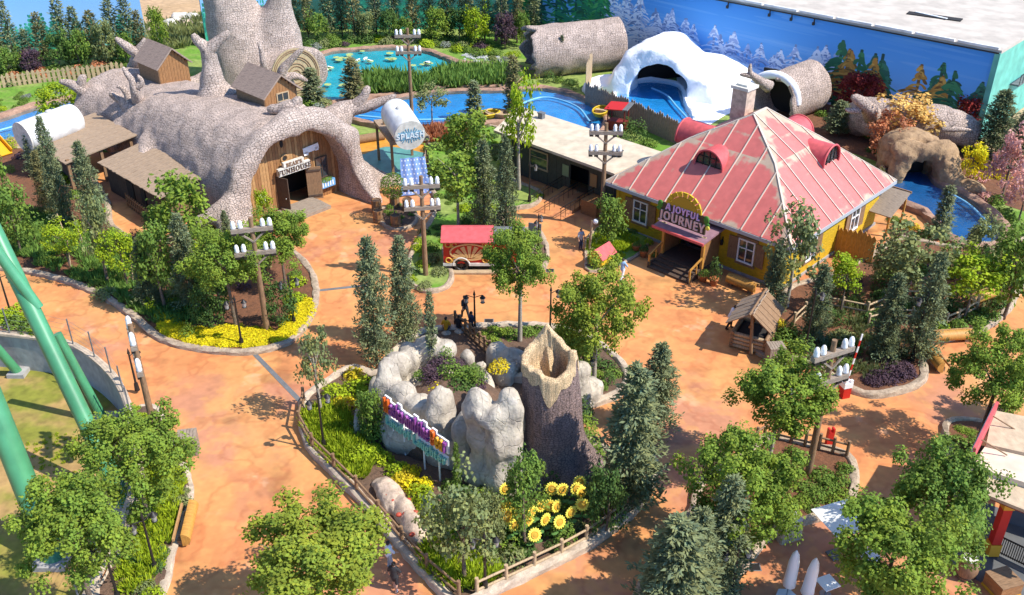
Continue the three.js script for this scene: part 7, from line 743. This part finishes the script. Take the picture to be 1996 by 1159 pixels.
shrubs('low planting before the yellow house wall', 'plants before the house wall', [9.4,-67.45, 0.4, 10.38,-65.73, 0.4, 8.7,-68.34, 0.5, 10.51,-63.67, 0.35], ['shrub'], ['green', 'grass'], 0.14); shrubs('shrub at the right channel bank', 'shrubs at the right channel', [38.61,-75.42, 0.9, 39.13,-73.57, 0.9, 39.35,-70.64, 1.0, 39.15,-68.34, 1.0, 37.81,-76.69, 0.7, 38.22,-78.89, 0.7, 40.23,-77.78, 0.9, 39.77,-73.07, 0.9, 31.34,-68.34, 0.6, 30.69,-68.79, 0.7, 30.19,-69.71, 0.6, 31.66,-67.01, 0.7, 32.87,-89.47, 0.9, 33.93,-88.11, 0.8, 31.68,-92.29, 0.8, 32.08,-90.16, 0.8, 31.07,-93.76, 0.7, 34.55,-85.48, 0.8, 35.1,-83.6, 0.8, 34.14,-81.43, 0.7, 39.09,-87.44, 0.7, 40.3,-86.78, 0.8, 42.15,-83.6, 0.9, 42.32,-81.19, 0.9, 42.46,-78.33, 0.9, 33.19,-84.22, 0.7, 40.52,-84.85, 0.9, 41.72,-85.48, 0.8], ['shrub'], ['green', 'deep', 'gold', 'pink', 'green'], 0.05);
{ const im = new THREE.InstancedMesh(GE.shrub[1], leafM([1, 1, 1]), massList.length), q = new THREE.Matrix4(); massList.forEach(([x, y, z, r, sy, m], i) => { im.setMatrixAt(i, q.compose(V(x, y - 0.03, z), new THREE.Quaternion().setFromEuler(new THREE.Euler(0, i * 1.3, 0)), V(r, r * sy, r))); im.setColorAt(i, LM[m].color); }); im.name = 'background_shrubs'; im.castShadow = im.receiveShadow = true; im.userData = { kind: 'stuff', label: 'mixed small shrubs filling the planting strips', category: 'shrubs' }; scene.add(im); }
// ground cover nobody could count
cover('yellow_groundcover', 'bright yellow ground cover along the left bed edge', 'shrub', 'yellow', [-23.28,-55.13, -21.34,-53.73, -19.2,-53.24, -17.66,-53.73, -14.96,-52.81, -14.84,-54.68, -13.9,-57, -13.36,-55.53, -13.65,-53.73, -14.64,-52.02, -16.44,-51.31, -18.7,-51.31, -21.01,-52.02, -22.65,-53.42], 210, 0.42, 91, 0.2, 0.8); cover('yellow_groundcover', 'small patch of yellow ground cover beside the dark conifer', 'shrub', 'yellow', [-23.75,-56.32, -22.63,-57, -21.21,-55.66, -21.49,-54.24, -22.97,-54.68], 40, 0.42, 92, 0.2, 0.8);
cover('lime_grass', 'spiky lime grass in the upper left island', 'tuft', 'grass', [-11.52,-44.44, -10.25,-44.92, -9.16,-43.5, -8.68,-42.14, -7.62,-40.41, -7.95,-38.78, -9.17,-39.79, -10.87,-42.05], 320, 0.55, 93, 0.22); cover('lime_grass', 'spiky lime grass at the lower tip of the island', 'tuft', 'grass', [-4.31,-33.37, -3.16,-34.37, -1.15,-32.88, -0.43,-32.4, -1.59,-31.47, -2.76,-31.47], 260, 0.5, 94, 0.22);
cover('bed_grasses', 'low grasses in the strip beside the lower lawn', 'tuft', 'grass', [-19.4,-41.26, -17.53,-39.18, -16.92,-37.99, -16.6,-34.37, -16.65,-31.47, -17.83,-31.17, -18.07,-34.71, -18.58,-37.99], 170, 0.42, 95, 0.18); cover('pond_reeds', 'reeds on the inner pond hedge', 'tuft', 'reed', [-16.34,-102.93, -14.55,-104.33, -9.95,-103.28, -9.4,-100.54, -12.94,-99.88, -15.66,-99.88], 330, 1.5, 96, 0.2); cover('pond_reeds', 'reeds on the hedge between pond and canal', 'tuft', 'reed', [-7.76,-105.77, -5.64,-106.87, -0.74,-106.14, -0.45,-102.93, -3.77,-102.24, -7.3,-101.9], 320, 1.4, 97, 0.2); cover('white_flowers', 'white flowers on the pond bank', 'shrub', 'white', [-5.95,-113.91, -3.56,-115.15, -0.78,-112.28, -1.36,-110.3, -4.64,-111.08], 60, 0.22, 98, 0.08); cover('canal_grasses', 'reddish grasses along the canal edge', 'tuft', 'rust', [-8.02,-88.51, -5.85,-89.33, -4.82,-88.51, -6.68,-86.78, -7.7,-86.13], 60, 0.9, 99, 0.2); cover('lawn_tufts', 'grass tufts scattered over the lower lawn', 'tuft', 'grass', [-28.73,-45.41, -23.5,-44.92, -22.15,-40.41, -20.45,-36.49, -23.28,-34.71, -27.08,-40.41], 260, 0.14, 100, LOW); cover('house_grass', 'grass beside the kennel', 'tuft', 'grass', [5.87,-62.48, 6.02,-66.15, 7.66,-67.89, 9.46,-66.15, 7.8,-63.03], 130, 0.3, 101, 0.14); cover('red_mulch_plants', 'sparse low plants over the right bed soil', 'tuft', 'olive', [17.39,-50.73, 21.54,-56.32, 29.31,-60.56, 34.71,-62.09, 30.43,-54.36, 24.89,-50.16, 20.87,-47.44], 260, 0.42, 102, 0.2); cover('left_bed_plants', 'sparse low plants over the left bed soil', 'tuft', 'reed', [-38.57,-70.64, -31.5,-67.01, -25.99,-62.09, -19.67,-55.01, -22.34,-53.73, -27.42,-57.69, -33.13,-61.32, -37.12,-63.67], 460, 0.5, 103, 0.2); cover('dirt_weeds', 'dry weeds on the dirt beyond the painted walls', 'tuft', 'olive', [-47.25,-125.07, -41.42,-132.71, -38.06,-122.69, -42.39,-113.91], 90, 1.0, 104, 0.05);
// potted plants at the porch
function pot(label, p, m, r, h, kind) { const o = thing('potted_plant', label, 'potted plant', p); part('pot', new THREE.LatheGeometry([[0, 0], [0.22, 0], [0.32, 0.5], [0.36, 0.5], [0.36, 0.58], [0.28, 0.58], [0, 0.52]].map((q) => new THREE.Vector2(...q)), 18), M.terra, o); const c = leaves('foliage', GE[kind][1], LM[m], o); c.position.y = kind === 'upright' ? 0.5 : 0.55; c.scale.set(r, h, r); }
pot('tall dark potted shrub right of the porch steps', [14.12,0,-59.39], 'deep', 0.5, 1.1, 'upright'); pot('short potted shrub nearest the porch handrail', [13.5,0,-59.97], 'green', 0.45, 0.5, 'shrub'); pot('potted shrub left of the porch in the shade', [9.72,0,-63.67], 'deep', 0.4, 0.6, 'shrub'); pot('small pot with plants by the shaded house wall', [9.27,0,-64.48], 'green', 0.35, 0.4, 'shrub');
{ const c = leaves('flowers', GE.shrub[0], LM.green, FH); c.position.set(3.05, 1.45, -0.2); c.scale.set(0.75, 0.4, 0.3); }
// sunflowers: oversized heads on stems
{ const heads = [1.95,-36.2, 2.45,-36.13, 3.14,-36.09, 3.37,-36.06, 3.32,-36.57, -0.32,-36.2, -0.61,-34.94, -0.1,-35.12, 0.2,-35.08, -0.19,-34.66, -0.24,-34.6, 0.39,-34.67, 0.93,-34.77, 0.75,-34.46, 1.4,-35.12, 1.81,-35.12, 2.13,-35.08, 1.58,-34.39, 0.12,-34.12, 1.06,-33.68, 2.25,-34.32, 2.81,-34.77, 3.36,-35.19]; const hs = [1.9, 1.9, 2, 1.8, 2, 1.9, 1.8, 1.8, 1.8, 1.7, 1.5, 1.6, 1.7, 1.5, 1.8, 1.8, 1.8, 1.6, 1.5, 1.3, 1.5, 1.7, 1.8];
  const R = rng(12); let first = null; const stemM = mat([0.07, 0.17, 0.03], 0.8);
  for (let i = 0; i < hs.length; i++) { const x = heads[2 * i], z = heads[2 * i + 1], h = hs[i] - 0.25, o = thing('sunflower', 'large artificial sunflower standing below the stump', 'sunflower', [x, 0.22, z], (R() - 0.3) * 1.2, 'sunflowers below the stump'); part('stem', bar([0, -0.1, -0.08], [0, h, -0.06], 0.03), stemM, o); const q = new THREE.Group(); q.name = 'head'; q.position.set(0, h, 0); q.rotation.x = -0.35 + (R() - 0.5) * 0.5; o.add(q); const ps = []; for (let k = 0; k < 16; k++) { const a = k / 16 * 2 * PI; ps.push(place(ball(0.12, 0, 0.23, 0, 0.5, 1, 0.18, 6), 0, 0, 0, 0, 0, a)); } part('petals', ps, M.petal, q); part('disc', ball(0.15, 0, 0, 0.02, 1, 1, 0.35, 12), M.seed, q); part('disc_ring', place(new THREE.TorusGeometry(0.16, 0.035, 6, 18), 0, 0, 0.03), M.gold, q); for (const s of [-1, 1]) part('leaf', place(ball(0.22, s * 0.22, h * 0.5, -0.05, 1, 0.25, 0.6, 8)), stemM, o); } }
// rubble and boulders on the far dirt
{ const R = rng(33); [[-45.93,-125.07, 0.9], [-44.7,-127.53, 1.2], [-44.3,-129.56, 0.8], [-42.7,-128.04, 1.0], [-42.2,-130.08, 1.3], [-40.41,-127.03, 0.8], [-45.97,-129.05, 0.7], [-44.43,-131.65, 1.1]].forEach(([x, z, r], i) => { const g = nets((a, y, c) => ellD(a, y, c, [0, 0.1, 0], [r, r * 0.6, r * 0.8]) + (fbm(a * 1.2 + i * 5, y * 1.2, c * 1.2, 3) - 0.5) * r * 0.7, [-2, -0.3, -2], [2, 1.4, 2], 0.22).translate(x, 0, z); solid('rubble_heap', g, i % 3 ? M.offWhite : M.kerbPale, 'pale rubble heap on the bare dirt at upper left', 'rubble', 'rubble on the dirt'); }); }
renderer.render(scene, camera);
